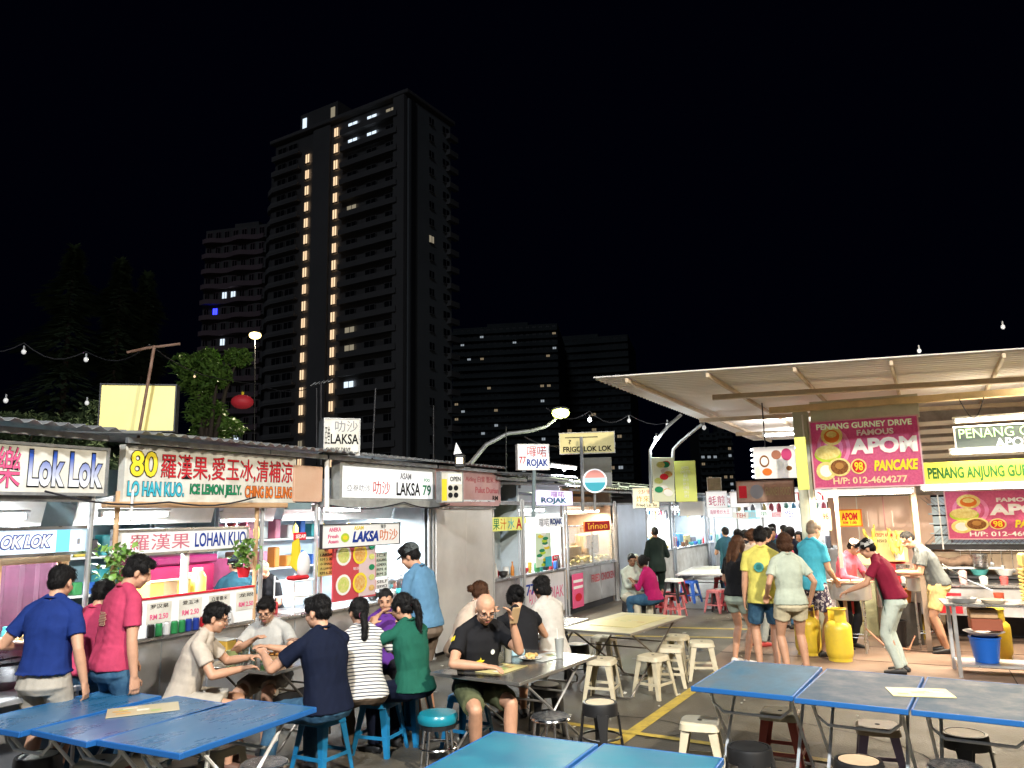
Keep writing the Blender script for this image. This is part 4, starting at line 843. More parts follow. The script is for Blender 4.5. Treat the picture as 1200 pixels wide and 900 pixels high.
m = MB(); m.box((W6*.75, .45, 1.45), (.38, .03, .95)); m.build('white_panel', blue_in, st6)
m = MB(); m.box((0, 0, .06), (.3, .2, .12), ch=.02); m.build('basket', inkr, loc=ROW.w(sx(592), .3, .98), rz=ROW.a, label='dark red basket on the counter of the narrow doorway stall', cat='basket')
# --- S7 rojak
st7, W7 = stall('brightly lit rojak stall with green fruit poster and white counter', 615, 664, wlit2, ctr=.98, roofz=2.8, body=M('white_laminate', (.66, .64, .66), .4, var=.05))
Z7 = sx(615)
t, W, H = sign(ROW, (633, 575, 671, 592), -.05, 'lit multicolour ROJAK fascia sign under a bare tube', M('sign_lilac', (.55, .45, .62), .5, emit=.7, ecol=(.8, .75, 1)), [('ROJAK', .02, .80, .05, .52, M('print_grad_rj', (.02, .3, .2), .5, grad=(0, .2, (.02, .35, .25), (.05, .15, .5))), dict(bold=.04)), ('囉喏', .32, .72, .55, .95, M('print_violet', (.45, .08, .45), .5), dict(bold=0))], th=.1)
tubelamp(ROW, sx(636), sx(668), -.2, 3.0, 'bright tube on top of the lit rojak fascia sign', 16)
t, W, H = sign(ROW, (628, 606, 660, 618), -.02, 'white inner sign with blue ROJAK', wlit, [('ROJAK', .5, .95, .1, .85, inkb, dict(bold=.05)), ('囉喏', .1, .45, .1, .9, inkgr, dict(bold=0))], th=.02)
t, W, H = sign(ROW, (628, 624, 646, 664), -.02, 'tall green fruit poster on the rojak stall', M('poster_mint', (.50, .62, .45), .5, emit=.1), th=.015, cat='poster')
r = random.Random(12); patch(t, W, H, [('e', r.uniform(.2, .8), .06+.9*i/13, .18, .05, (lime, inkg, inky, inkw, inkg)[i % 5]) for i in range(14)])
t, W, H = sign(ROW, (648, 650, 660, 666), .15, 'small red and white menu on the rojak stall', inkr, [('ROJAK', .1, .9, .7, .9, inkw)], th=.015, cat='notice'); patch(t, W, H, [('r', .5, .4, .4, .2, inkw)])
t, W, H = sign(ROW, (640, 652, 647, 664), -.06, 'small blue card on the rojak counter', inkc, th=.015, cat='notice')
o = lettering('叻沙 ROJAK', inkp, st7, .25, W7-.1, .35, .7, y=.05, bold=0); lettering('77', inkb, st7, .12, .5, .58, .78, y=.045)
tubelamp(ROW, sx(620), sx(655), .3, 2.15, 'fluorescent tube inside the rojak stall', 22)
# --- S8 glass cabinet
st8, W8 = stall('warm lit fried snack stall with a glass display cabinet', 666, 723, M('cream_wall', (.60, .48, .38), .6, var=.1), ctr=.95, roofz=2.62)
gc = thing('display_cabinet', 'glass display cabinet of yellow fried snacks', 'cabinet', ROW.w(sx(667), .02, .95), ROW.a); a = sx(720)-sx(667)
for k in range(2):
    m = MB(); m.box((a*(.5*k+.25), .0, .42), (a*.5-.03, .008, .78)); m.build('glass_pane', glass, gc)
for x in (.0, a*.5, a): m = MB(); m.box((x, 0, .42), (.035, .035, .84)); m.build('cabinet_post', steel, gc)
m = MB(); m.box((a/2, 0, .85), (a, .04, .03)); m.box((a/2, 0, .015), (a, .04, .03)); m.build('cabinet_rail', steel, gc)
m = MB(); r = random.Random(8)
for i in range(110): m.ell((r.uniform(.05, a-.05), r.uniform(.06, .5), r.uniform(.04, .16)), (.05, .04, .03), 7, 4)
m.build('fried_snacks', M('snack_yellow', (.75, .52, .10), .5, col2=(.78, .70, .35), scale=14), gc, kind='stuff')
m = MB(); m.box((a*.25, .35, .3), (a*.4, .3, .2)); m.box((a*.75, .4, .42), (a*.3, .3, .45), ch=.03); m.build('cardboard_stack', M('card_tan', (.50, .32, .18), .7, var=.2), gc)
t, W, H = sign(ROW, (685, 611, 714, 622), -.03, 'red and orange Thai snack sign on the glass cabinet stall', inkr, [('ไก่ทอด', .1, .9, .2, .85, M('print_yo', (.75, .45, .05), .5, emit=.4), dict(bold=0))], th=.02, frame=inko, fw=.01)
tubelamp(ROW, sx(672), sx(720), .35, 2.12, 'warm fluorescent tube inside the fried snack stall', 26, (1, .80, .58), tubeW)
t, W, H = sign(ROW, (671, 672, 684, 712), -.02, 'pink poster on the lower front of the fried snack stall', inkp, th=.012, cat='poster'); patch(t, W, H, [('r', .5, .78, .42, .04, inkw), ('r', .5, .6, .42, .04, inkw), ('e', .5, .3, .3, .12, inkr)])
lettering('FRIED CHICKEN', M('print_faded', (0, 0, 0)), st8, W8*.45, W8*.95, .55, .72, y=.03)
# --- S9 closed
st9, W9 = stall('closed stall with a plain bluish stainless shutter', 724, 758, steel2, ctr=.9, hood=False, roofz=2.62)
m = MB(); m.box((W9/2, -.01, 1.17), (W9-.08, .03, 2.18), ch=.005); m.build('shutter_panel', M('blue_steel', (.42, .47, .54), .38, .7, var=.12, scale=1.5), st9)
# --- S10.. far bright stalls
specs = [(760, 791, 'white lit stall with hanging utensils behind the standing figure in black', 0), (793, 832, 'white lit stall with blue tanks and a worker in grey', 1), (834, 862, 'far white stall with red lettering behind the long haired woman', 2), (864, 890, 'far crowded stall beyond the queue', 3), (892, 915, 'very far bright stall beyond the queue', 4), (916, 936, 'furthest bright stall seen left of the canopy pillar', 5)]
for i, (a, b, lb, k) in enumerate(specs):
    s_, W = stall(lb, a, b, (wlit2, blue_in, wlit2, tealp, wlit2, wlit2)[i], ctr=.98, roofz=2.6, body=(offw, offw, steel2, offw, steel2, offw)[i], seams=2)
    tubelamp(ROW, sx(a+3), sx(b-3), .35, 2.14, 'fluorescent tube in the '+lb.replace('white lit', 'bright').replace(' stall', ' stall', 1), 26 if i < 3 else 40)
    r = random.Random(20+i); cm = [M('clutter_%d' % q, c, .5) for q, c in enumerate(((.6, .6, .62), (.45, .08, .12), (.1, .3, .5), (.55, .45, .2), (.1, .1, .12), (.2, .45, .4)))]
    for q in range(5):
        w_ = W*r.uniform(.1, .17); h_ = r.uniform(.15, .45); m = MB(); m.box((0, 0, h_/2), (w_, .2, h_), ch=.02); m.build('container', cm[q], s_, loc=(W*(.12+.19*q), .5, .98))
    for q in range(9): m = MB(); h_ = r.uniform(.12, .3); m.ell((0, 0, -h_/2), (.06, .05, h_/2), 8, 5); m.build('hanging_bag', cm[(0, 0, 2, 0, 3, 0, 1, 0, 4)[q]], s_, loc=(W*(.06+.11*q), .15, 2.12))
# awning poles above S6..S11
for i, (a, b, y) in enumerate(((586, 736, 566), (586, 736, 590), (590, 730, 578))):
    p, q = ROW.hit(a, y, .3*i), ROW.hit(b, y+4, .3*i); m = MB(); m.cyl(ROW.w(p[0], .3*i, p[1]), ROW.w(q[0], .3*i, q[1]), .03); m.build('awning_pole', galv, label=('top rusty', 'bottom pale', 'middle')[i]+' long roof pole over the rojak and snack stalls', cat='pole')
for i, px in enumerate((590, 612, 676, 692, 708, 728)):
    s_ = sx(px, 580); z = ROW.hit(px, 562+.06*(px-590), 0)[1]; m = MB(); m.cyl((0, 0, 2.55), (0, 0, z+.1), .025); m.build('roof_post', galv, loc=ROW.w(s_, .05, 0), label=('leftmost', 'second from the left', 'third from the left', 'fourth from the left', 'fifth from the left', 'rightmost')[i]+' of the short grey roof posts above the rojak and snack stalls', cat='post', group='short roof posts above the rojak and snack stalls')
# ---------------- rooftop signs and poles
YS = lambda px, py, Y: D(px, py, Y)
def fsign(px, Y, ang, label, bg, texts=(), **k):
    c = gx((px[0]+px[2])/2, Y); return sign(Frame(c.x, c.y, rad(ang)), px, 0, label, bg, texts, **k)
yel = M('sign_yellow_back', (.62, .54, .20), .5, var=.05, scale=3, emit=.12)
ys, W, H = fsign((117, 451, 205, 505), 7.6, 12, 'blank yellow back of a rooftop sign box over the herbal drinks stall', yel, frame=darkm, th=.14, fw=.012)
def pole(label, pts, r=.022, mat=rust, name='pole', cat='pole'):
    m = MB(); m.tube(pts, r, 8); return m.build(name, mat, label=label, cat=cat, smooth=True)
t = thing('sign_pole', 'thin leaning rusty pole with a cross arm in front of the blank yellow sign', 'pole', (0, 0, 0))
m = MB(); m.tube([D(160, 525, 7.4), D(181, 405, 7.4)], .015, 8); m.build('mast', rust, t, smooth=True); m = MB(); m.tube([D(149, 413, 7.4), D(172, 408, 7.4), D(211, 403, 7.4)], .013, 6); m.build('cross_arm', rust, t); m = MB(); m.tube([D(160, 525, 7.4), D(153, 610, 7.0)], .012, 6); m.build('hanging_cord', white, t)
t, W, H = fsign((380, 491, 421, 533), 9.6, 22, 'white box sign lettered LAKSA on a pole above the roof', offw, [('LAKSA', .18, .98, .30, .58, ink, {}), ('叻沙', .3, .95, .64, .95, inkgr, dict(bold=0)), ('亞叁', .02, .16, .3, .8, ink, dict(bold=0)), ('GURNEY DRIVE', .05, .75, .08, .2, ink, {})], th=.42, frame=galv, fw=.012)
pole('white pipe post under the rooftop LAKSA box', [D(383, 535, 9.5), D(383, 600, 9.3)], .03, white)
for i, (x, y0, y1, Y) in enumerate(((371, 455, 545, 13), (436, 455, 541, 11), (508, 475, 553, 14), (593, 500, 560, 17), (620, 400, 470, 30))):
    if i < 4: pole(('thin dark mast left of the LAKSA box', 'leaning thin mast right of the LAKSA box', 'thin mast beside the tall tower base', 'thin aerial mast left of the rojak box')[i], [D(x, y1, Y), D(x+(4 if i == 1 else 0), y0, Y)], .011, darkm)
t = thing('tv_aerial', 'tv aerial above the roofs in front of the tall tower', 'aerial', (0, 0, 0)); m = MB(); m.tube([D(376, 545, 14), D(376, 448, 14)], .02, 6); m.build('mast', darkm, t)
for i in range(5): m = MB(); m.tube([D(364+i*5, 452-i, 14), D(370+i*5, 448-i, 14)], .008, 5); m.build('element', galv, t)
t, W, H = fsign((607, 521, 643, 550), 12.5, 14, 'white box sign on a pole reading 77 ROJAK in red and blue', wlit, [('77', .03, .26, .22, .52, inkr), ('ROJAK', .28, .98, .04, .42, inkb, dict(bold=.04)), ('囉喏', .30, .92, .50, .95, inkr, dict(bold=0))], th=.12, frame=white, fw=.012)
pole('blue-grey pole holding the 77 ROJAK box sign', [D(626, 551, 12.5), D(625, 606, 12.5)], .03, M('pole_bluegrey', (.18, .24, .26), .5))
t, W, H = fsign((656, 507, 720, 531), 13.5, -8, 'yellow sign board reading FRIGO LOK LOK held up by a pole', M('sign_pale_yellow', (.60, .52, .22), .5, var=.08, emit=.15), [('FRIGO LOK LOK', .06, .95, .08, .34, ink, dict(bold=.03)), ('————————', .1, .7, .76, .80, ink, {}), ('?', .16, .21, .46, .68, ink, {})], th=.06, frame=offw, fw=.012)
pole('grey pole behind the yellow FRIGO LOK LOK board', [D(683, 600, 13.3), D(681, 512, 13.3)], .028, galv)
t, W, H = fsign((682, 536, 717, 570), 14.5, -8, 'blank grey white panel behind the round sign', M('panel_greywhite', (.42, .42, .40), .6, var=.1), th=.03)
rc = thing('round_sign', 'round white rimmed sign with pink and blue halves', 'sign', D(697, 563.5, 13.2)); r0 = .205
m = MB(); m.loft([(Vector((0, .06, 0)), Vector((r0, 0, 0)), Vector((0, 0, r0))), (Vector((0, -.04, 0)), Vector((r0, 0, 0)), Vector((0, 0, r0)))], 28); m.build('rim', wlit, rc, smooth=True)
for nm, z0, z1, mt, y in (('upper_half', -.0, .9, M('print_salmon', (.6, .25, .22), .5, emit=.3), -.043), ('lower_half', -.9, -.15, M('print_teal', (.05, .30, .38), .5, emit=.3), -.043), ('band', -.15, .25, M('print_ice', (.4, .6, .7), .5, emit=.3), -.045)):
    p = []; K = 12; rr_ = r0*.88
    a0 = math.asin(max(-1, z0*1.1 if z0 > -.9 else -1)); a1 = math.asin(min(1, z1*1.1 if z1 < .9 else 1))
    for i in range(K+1): a = a0+(a1-a0)*i/K; p.append((rr_*math.cos(a), y, rr_*math.sin(a)))
    for i in range(K+1): a = a1+(a0-a1)*i/K; p.append((-rr_*math.cos(a), y, rr_*math.sin(a)))
    m = MB(); m.slab(p, (0, .002, 0)); m.build(nm, mt, rc)
pole('thin pole under the round sign', [D(697, 575, 13.3), D(697, 600, 13.3)], .02, galv)
t, W, H = fsign((742, 572, 772, 595), 14.5, -6, 'cream and orange lit sign reading Fried Lai Su', M('sign_cream_lit', (.7, .62, .45), .5, emit=.5, ecol=(1, .85, .5)), [('Fried Lai Su', .12, .9, .06, .22, ink, {}), ('炸來酥', .12, .9, .28, .62, M('print_amber', (.65, .35, .02), .5), dict(bold=0)), ('沙爹', .2, .8, .7, .92, inkr, dict(bold=0))], th=.08, frame=white, fw=.012)
gy = M('banner_lime', (.48, .52, .12), .6, emit=.15); gp = M('banner_pale', (.52, .55, .40), .6, emit=.12)
t, W, H = fsign((765, 536, 790, 588), 13.5, 14, 'left half lime banner with a faded food collage hung from curved poles', gp, th=.02, cat='banner', name='banner'); r = random.Random(5)
patch(t, W, H, [('e', r.uniform(.25, .75), r.uniform(.1, .9), .2, .07, (inkw, inkr, inkg, bowl1, bowl2, inkw)[i % 6]) for i in range(12)])
t, W, H = fsign((791, 540, 816, 588), 13.5, -14, 'right half lime banner with a vertical price list', gy, [('OYSTER\nOMELETTE\n蚝煎\nRM 10\nRM 15\n炒粿角\nRM 6\nRM 8', .28, .74, .10, .86, inkw, dict(bold=0))], th=.02, cat='banner', name='banner')
pc = M('curved_pole_grey', (.42, .44, .44), .4, .6)
pole('left curved grey lamp pole above the lime banners', [D(763, 590, 13.6), D(762, 545, 13.6), D(762, 527, 13.6), D(768, 517, 13.6), D(782, 500, 13.4), D(798, 486, 13.2)], .028, pc, cat='lamp pole')
pole('right curved grey lamp pole above the lime banners', [D(789, 590, 13.6), D(788, 545, 13.6), D(789, 527, 13.6), D(796, 519, 13.6), D(810, 507, 13.4), D(823, 497, 13.2)], .028, pc, cat='lamp pole')
def bulb(label, p, e=6, r=.035, glow=tubeM, group=None, L=0, name='light_bulb'):
    t = thing(name, label, 'light bulb', p, 0, group); m = MB(); m.ell((0, 0, -.03), (r, r, r*1.2), 12, 8); m.build('glass_bulb', glow, t, smooth=True); m = MB(); m.cyl((0, 0, 0), (0, 0, .06), r*.45); m.build('socket', galv, t)
    if L: l = bpy.data.lights.new('bulb', 'POINT'); l.energy = L; l.shadow_soft_size = .05; l.color = (.9, .97, 1); o = bpy.data.objects.new('bulb_light', l); COL.objects.link(o); o.parent = t; o.location = (0, 0, -.12)
dimg = M('bulb_dim', (.6, .6, .6), .3, emit=.3)
bulb('bright bulb at the bend of the left curved pole', D(769, 512, 13.5), glow=tubeM, L=12)
bulb('small lamp at the tip of the right curved pole', D(825, 499, 13.2), glow=dimg)
g_ = 'unlit festoon bulbs strung over the market'
for i, (x, y, Y, lb, gm) in enumerate(((28, 410, 11, 'hanging lamp with a white shade at the far left of the sky', dimg), (101, 419, 11, 'festoon bulb beside the top of the middle conifer', dimg), (7, 467, 11, 'lowest festoon bulb at the left picture edge', dimg), (102, 470, 12, 'faint festoon bulb left of the blank yellow sign', dimg), (691, 490, 14, 'festoon bulb right above the yellow board', tubeM), (737, 491, 14, 'festoon bulb between the yellow board and the curved poles', dimg), (782, 496, 14, 'festoon bulb under the canopy corner', dimg), (661, 548, 15, 'bright bulb between the rojak box and the grey panel', tubeM), (228, 440, 22, 'amber lamp inside the leafy green tree', litw), (1175, 381, 12, 'festoon bulb above the canopy at the upper right', dimg), (1077, 409, 12, 'faint bulb just above the canopy edge', dimg))):
    bulb(lb, D(x, y, Y), glow=gm, group=g_, r=.032)
for i, pts in enumerate(([(-40, 395, 11), (28, 402, 11), (101, 412, 11), (175, 404, 9)], [(640, 478, 14), (691, 482, 14), (737, 486, 14), (800, 486, 13.3)], [(175, 404, 9), (300, 450, 16), (380, 448, 14)])):
    m = MB(); P = []
    for a, b in zip(pts, pts[1:]):
        for q in range(6): u = q/6; v = D(a[0]+(b[0]-a[0])*u, a[1]+(b[1]-a[1])*u, a[2]+(b[2]-a[2])*u); v.z -= .35*math.sin(math.pi*u)*.5; P.append(v)
    P.append(D(*pts[-1])); m.tube(P, .008, 5); m.build('festoon_wire', darkm, label=('wire of bulbs across the left sky', 'wire of bulbs running to the curved poles', 'sagging wire in front of the low tower')[i], cat='wire')
# street lamps
def slamp(label, armpts, head, e, col, glow, r=.06, pm=None):
    t = thing('street_lamp', label, 'street lamp', (0, 0, 0)); m = MB(); m.tube(armpts, r, 10, rs=[r*(1-.5*i/(len(armpts)-1)) for i in range(len(armpts))]); m.build('arm', pm or galv, t, smooth=True)
    h = MB(); h.ell(head+Vector((0, 0, .09)), (.22, .12, .07), 14, 7); h.build('lamp_head', galv, t, smooth=True); h = MB(); h.ell(head, (.22, .18, .14), 12, 7); h.build('lamp_glass', glow, t, smooth=True)
    l = bpy.data.lights.new('lamp', 'SPOT'); l.energy = e; l.spot_size = rad(168); l.spot_blend = .6; l.shadow_soft_size = .15; l.color = col; o = bpy.data.objects.new('lamp_light', l); COL.objects.link(o); o.location = head-Vector((0, 0, .14)); o.parent = t
    return t
sodg = M('lamp_glow_green', (1, 1, .6), emit=5, ecol=(.88, 1, .17)); warmg = M('lamp_glow_warm', (1, .9, .6), emit=3.5, ecol=(1, .72, .26))
YL = 19.0; _b = gx(543, YL)
slamp('curved street lamp with a glaring yellow green head over the stalls', [_b, D(543, 560, YL), D(550, 545, YL), D(570, 521, YL), D(595, 508, YL), D(622, 505, YL), D(640, 500, YL), D(655, 488, YL)], D(657, 484, YL), 900, (.9, 1, .62), sodg, r=.07)
slamp('distant warm street lamp in front of the low tower', [gx(299, 27), D(299, 420, 27), D(299, 398, 27)], D(299, 393, 27), 2600, (1, .85, .6), warmg, r=.02, pm=blackp)
ln = thing('red_lantern', 'round red paper lantern hanging in front of the low tower', 'lantern', D(284, 471, 18)); m = MB(); m.ell((0, 0, 0), (.26, .26, .17), 16, 9); m.build('lantern_shade', M('lantern_red', (.4, .02, .03), .6, emit=.12), ln, smooth=True); m = MB(); m.cyl((0, 0, .16), (0, 0, .24), .03); m.build('cap', inky, ln)

for i, (px, Y, w_, lb, cm) in enumerate(((872, 27, 2.2, 'lit kiosk facing the viewer at the end of the lane, left one', blue_in), (902, 24, 2.1, 'lit kiosk facing the viewer at the end of the lane, middle one', wlit2), (934, 21.5, 2.0, 'lit kiosk facing the viewer at the end of the lane, beside the pillar', wlit2))):
    c = gx(px, Y); F = Frame(c.x-w_/2, c.y, rad(-12)); t = thing('kiosk', lb, 'food stall', F.w(0, 0, 0), F.a)
    m = MB(); m.box((w_/2, 1.6, 1.3), (w_, .05, 2.6)); m.build('back_wall', cm, t); m = MB(); m.box((w_/2, .3, .5), (w_-.1, .6, 1.0), ch=.01); m.build('counter', steel2, t)
    for x in (.03, w_-.03): m = MB(); m.cyl((x, 0, 0), (x, 0, 2.5), .03); m.build('post', postm, t)
    m = MB(); m.box((w_/2, .6, 2.62), (w_+.2, 2.2, .06)); m.build('roof', galv, t); m = MB(); m.box((w_/2, -.45, 2.4), (w_-.1, .04, .32)); m.build('fascia_board', (wlit, wlit2, wlit)[i], t)
    lettering(('海鮮煮炒', '炒粿條', 'SATAY')[i], (inkr, inkb, inkr)[i], t, w_*.15, w_*.85, 2.29, 2.51, y=-.475, bold=0)
    r = random.Random(50+i)
    for q in range(12): m = MB(); h_ = r.uniform(.12, .4); m.box((0, 0, h_/2), (r.uniform(.08, .16), .2, h_), ch=.015); m.build('container', M('clutter_%d' % r.randrange(6), (0, 0, 0)), t, loc=(.12+(w_-.24)*q/11, r.uniform(.1, .4), 1.0))
    for q in range(10): m = MB(); h_ = r.uniform(.15, .35); m.ell((0, 0, -h_/2), (.07, .05, h_/2), 8, 5); m.build('hanging_bag', M('clutter_%d' % r.randrange(6), (0, 0, 0)), t, loc=(.12+(w_-.24)*q/9, .25, 2.25))
    tubelamp(F, .2, w_-.2, .5, 2.35, 'tube lamp in the '+lb.replace('facing the viewer ', ''), 28, (.95, .97, 1))
for i, (px, Y, col_) in enumerate(((846, 24, wlit2), (882, 22, M('sign_cyan_lit', (.3, .6, .7), .5, emit=.4)), (912, 20, M('sign_rose_lit', (.6, .3, .35), .5, emit=.3)), (925, 18, wlit2), (895, 19, wlit), (868, 20, wlit2))):
    t, W, H = fsign((px-9, 596+2*(i % 3), px+9, 606+2*(i % 2)), Y, -14, ('pale', 'cyan', 'rose', 'whitish', 'glaring white', 'second pale')[i]+' little lit sign hung over the far lane', col_, [(('NASI', '面', 'ICE', 'MEE', '茶', 'TEH')[i], .2, .8, .2, .8, (inkr, inkw, inkw, inkb, inkg, inkr)[i], dict(bold=0))], th=.04)
# ================================================================ lamps of the market that stand behind the viewer (they light the tables and backs)
def flood(label, base, h, aim, e, col):
    t = thing('flood_lamp', label, 'lamp post', base); m = MB(); m.cyl((0, 0, 0), (0, 0, h), .06, .045, 10); m.build('pole', galv, t, smooth=True)
    d = (Vector(aim)-Vector((base[0], base[1], h))).normalized(); q = d.to_track_quat('-Z', 'Y'); R = q.to_matrix(); c = Vector((0, 0, h))+d*.1
    m = MB(); m.box(c, (.5, .34, .10), R, ch=.02); m.build('lamp_head', darkm, t); m = MB(); m.box(c+d*.052, (.44, .28, .006), R); m.build('lamp_glass', tubeM, t)
    l = bpy.data.lights.new('lamp', 'AREA'); l.shape = 'RECTANGLE'; l.size = .44; l.size_y = .28; l.energy = e; l.color = col; l.spread = rad(150)
    o = bpy.data.objects.new('lamp_light', l); COL.objects.link(o); o.location = c+d*.07; o.rotation_euler = q.to_euler(); o.parent = t
flood('flood lamp post behind the viewer on the left side of the market', (-1.3, -.9, 0), 7.2, (-2.2, 7, .8), 430, (.93, .97, 1))
flood('flood lamp post behind the viewer on the right side of the market', (4.4, -.8, 0), 7.2, (3.0, 8.5, .6), 680, (1, .90, .74))
# ================================================================ canopy
ZR = 3.82
A_ = G(695, 443, ZR); B_ = G(1200, 409, ZR); C_ = G(884, 516, ZR)
vd = (B_-A_).normalized(); ud = (C_-A_).normalized(); LV, LU = 9.5, (C_-A_).length
can = thing('canopy', 'large flat corrugated metal canopy over the pancake stall at the right', 'canopy', (0, 0, 0))
rsm = M('roof_sheet', (.80, .78, .76), .55, 0, col2=(.86, .85, .84), scale=.8)
m = MB(); n = int(LU/.03); n = min(n, 900); vs = []
for i in range(n+1):
    u = LU*i/n; a = .018*math.sin(u/.15*2*math.pi)
    for v in (0, LV): p = A_+ud*u+vd*v; vs.append((p.x, p.y, ZR+a)); vs.append((p.x, p.y, ZR+a+.004))
m.add(vs, [(4*i, 4*i+2, 4*i+6, 4*i+4) for i in range(n)]+[(4*i+1, 4*i+5, 4*i+7, 4*i+3) for i in range(n)]+[(4*i, 4*i+4, 4*i+5, 4*i+1) for i in range(n)]+[(4*i+2, 4*i+3, 4*i+7, 4*i+6) for i in range(n)])
m.build('roof_sheet', rsm, can)
beamc = M('beam_cream', (.50, .40, .28), .6, var=.15, scale=4)
def beam(p, q, w_, h_, mat, name='beam', par=can):
    m = MB(); d = (q-p); L = d.length; R = Matrix.Rotation(math.atan2(d.y, d.x), 3, 'Z'); m.box((p+q)/2, (L, w_, h_), R, ch=.006); m.build(name, mat, par)
for i, v in enumerate((.42, 1.45, 2.5, 3.6, 4.8, 6.0, 7.2, 8.4)):
    beam(A_+vd*v+ud*.05+Vector((0, 0, -.052)), A_+vd*v+ud*(LU-.1)+Vector((0, 0, -.052)), .04, .06, beamc, 'rafter')
for i, u in enumerate((1.35, 4.2, 7.2)):
    if i == 0: beam(A_+vd*1.2+ud*u+Vector((0, 0, -.165)), A_+vd*9.3+ud*u+Vector((0, 0, -.165)), .10, .07, beamc, 'crossbeam')
    else: beam(A_+vd*.3+ud*u+Vector((0, 0, -.165)), A_+vd*9.3+ud*u+Vector((0, 0, -.165)), .07, .07, beamc, 'crossbeam')
beam(RGT.w(-.5, -.02, 3.60), RGT.w(7, -.02, 3.60), .10, .10, M('beam_yellow', (.58, .44, .24), .6, var=.15, scale=4), 'front_beam')
def rt(px0, px1, py, off, label, e, col, mat, light=True, **k):
    a = RGT.hit(px0, py, off); b = RGT.hit(px1, py, off); return tubelamp(RGT, a[0], b[0], off, a[1], label, e, col, mat, light=light, **k)
wc = (1, .84, .62)
for i, (a, b, y) in enumerate(((931, 1004, 449), (1010, 1098, 444), (1103, 1196, 438), (1201, 1290, 433))):
    rt(a, b, y, -.35, ('left', 'middle', 'right', 'outermost right')[i]+' fluorescent lamp along the front beam under the canopy', 9, wc, M('tube_soft', (1, .95, .9), emit=5.0, ecol=(1, .93, .82)))
rt(962, 1072, 578, -.06, 'fluorescent lamp right under the big pink APOM signboard', 44, wc, tubeW, r=.028)
rt(1078, 1260, 572, -.02, 'long fluorescent lamp under the yellow ANJUNG GURNEY board', 58, wc, tubeW, r=.028)
rt(1112, 1260, 530, .0, 'fluorescent lamp between the dark neon board and the yellow board', 6, wc, tubeW, r=.024)
rt(1116, 1260, 493, .05, 'fluorescent lamp on top of the dark neon board', 6, wc, tubeW, r=.024)
for i, (x, y, d_) in enumerate(((905, 497, 4.0),)):
    t = tubelamp(RGT, RGT.hit(905, 495, 3)[0]-.2, RGT.hit(925, 495, 3)[0]+.2, 3, 3.5, 'bare fluorescent lamp hung slanting under the far canopy', 18, (1, .93, .84), tubeM)
# far canopy lamps that light the crowd
for i, (s_, y_) in enumerate(((-.9, 5.2), (.4, 8.5), (-1.2, 11.5))):
    tubelamp(RGT, s_, s_+1.2, y_, 3.4, ('nearest', 'middle', 'farthest')[i]+' of the lamps hung under the far canopy over the queue', 55, (1, .95, .88), tubeM)
# pillar
plm = M('pillar_green_grey', (.36, .38, .30), .6, col2=(.46, .46, .38), scale=3)
m = MB(); m.box((0, .12, 1.78), (.22, .22, 3.56), ch=.012); m.build('pillar', plm, loc=RGT.w(-.06, 0, 0), rz=RGT.a, label='square grey green pillar at the corner of the pancake stall', cat='pillar')
m = MB(); m.box((0, 0, 0), (.05, .04, 3.5)); pk2 = m.build('second_post', M('post_pinkish', (.46, .34, .28), .6), loc=RGT.w(RGT.hit(985, 650, 0)[0], .05, 1.75), rz=RGT.a, label='thin pinkish post just right of the big pillar', cat='post')
m = MB(); m.box((0, 0, 0), (.07, .06, 3.45)); m.build('stall_post', M('post_brown', (.30, .22, .16), .6), loc=RGT.w(RGT.hit(1078, 650, 0)[0], .35, 1.74), rz=RGT.a, label='brown post between the pancake stall and the louvre window', cat='post')
# boards
ggr = M('board_sage', (.50, .52, .42), .6, var=.12, scale=3)
sign(RGT, (949, 466, 1077, 493), .0, 'plain sage green board above the big pink APOM sign', ggr, th=.03)
mag = M('sign_magenta', (.40, .03, .12), .5, col2=(.46, .05, .15), scale=30, lo=.45, hi=.55, emit=.08)
pyl = M('print_paleyellow', (.60, .46, .12), .5, col2=(.75, .68, .30), scale=22); cocb = M('print_coconut', (.12, .04, .012), .6, col2=(.28, .12, .04), scale=40); pnk = M('print_mauve', (.66, .22, .42), .5)
def apom(F, px, off, label, dims=None, full=True):
    t, W, H = sign(F, px, off, label, mag, [], th=.035, frame=M('frame_pink', (.6, .35, .4), .5), fw=.02, dims=dims)
    sh = []
    for i in range(5): sh.append(('e', .21, .60, .195-.035*i, .37-.07*i, pnk if i % 2 else mag))
    sh += [('e', .20, .78, .105, .15, pyl), ('e', .20, .77, .075, .10, inko), ('e', .20, .80, .05, .05, pyl), ('e', .15, .50, .13, .13, lime), ('e', .15, .53, .12, .11, pyl), ('e', .12, .25, .095, .14, pyl), ('e', .12, .25, .06, .09, inkw), ('e', .25, .30, .105, .14, pyl), ('e', .25, .30, .085, .11, cocb), ('e', .25, .32, .04, .05, M('print_coco2', (.4, .2, .06), .6)), ('e', .43, .30, .075, .115, pyl), ('e', .43, .30, .06, .095, inkr)]
    patch(t, W, H, sh, -.003)
    k = dict(y=-.016)
    if full: lettering('PENANG GURNEY DRIVE', M('print_mint', (.62, .75, .50), .5, emit=.1), t, .06*W, .95*W, .875*H, .965*H, bold=.03, **k)
    lettering('FAMOUS', inkw, t, .44*W, .78*W, .755*H, .845*H, bold=.04, **k)
    lettering('APOM', inkw, t, .36*W, .985*W, .47*H, .725*H, bold=.05, out=inkp, outw=.03, **k)
    lettering('98', inky, t, .39*W, .47*W, .235*H, .365*H, bold=.03, **k)
    lettering('PANCAKE', inky, t, .57*W, .97*W, .22*H, .38*H, bold=.05, shear=.2, **k)
    lettering('H/P: 012-4604277', M('print_peach', (.75, .50, .30), .5, emit=.1) if full else inkw, t, .18*W, .86*W, .045*H, .145*H, bold=.02, **k)
    return t
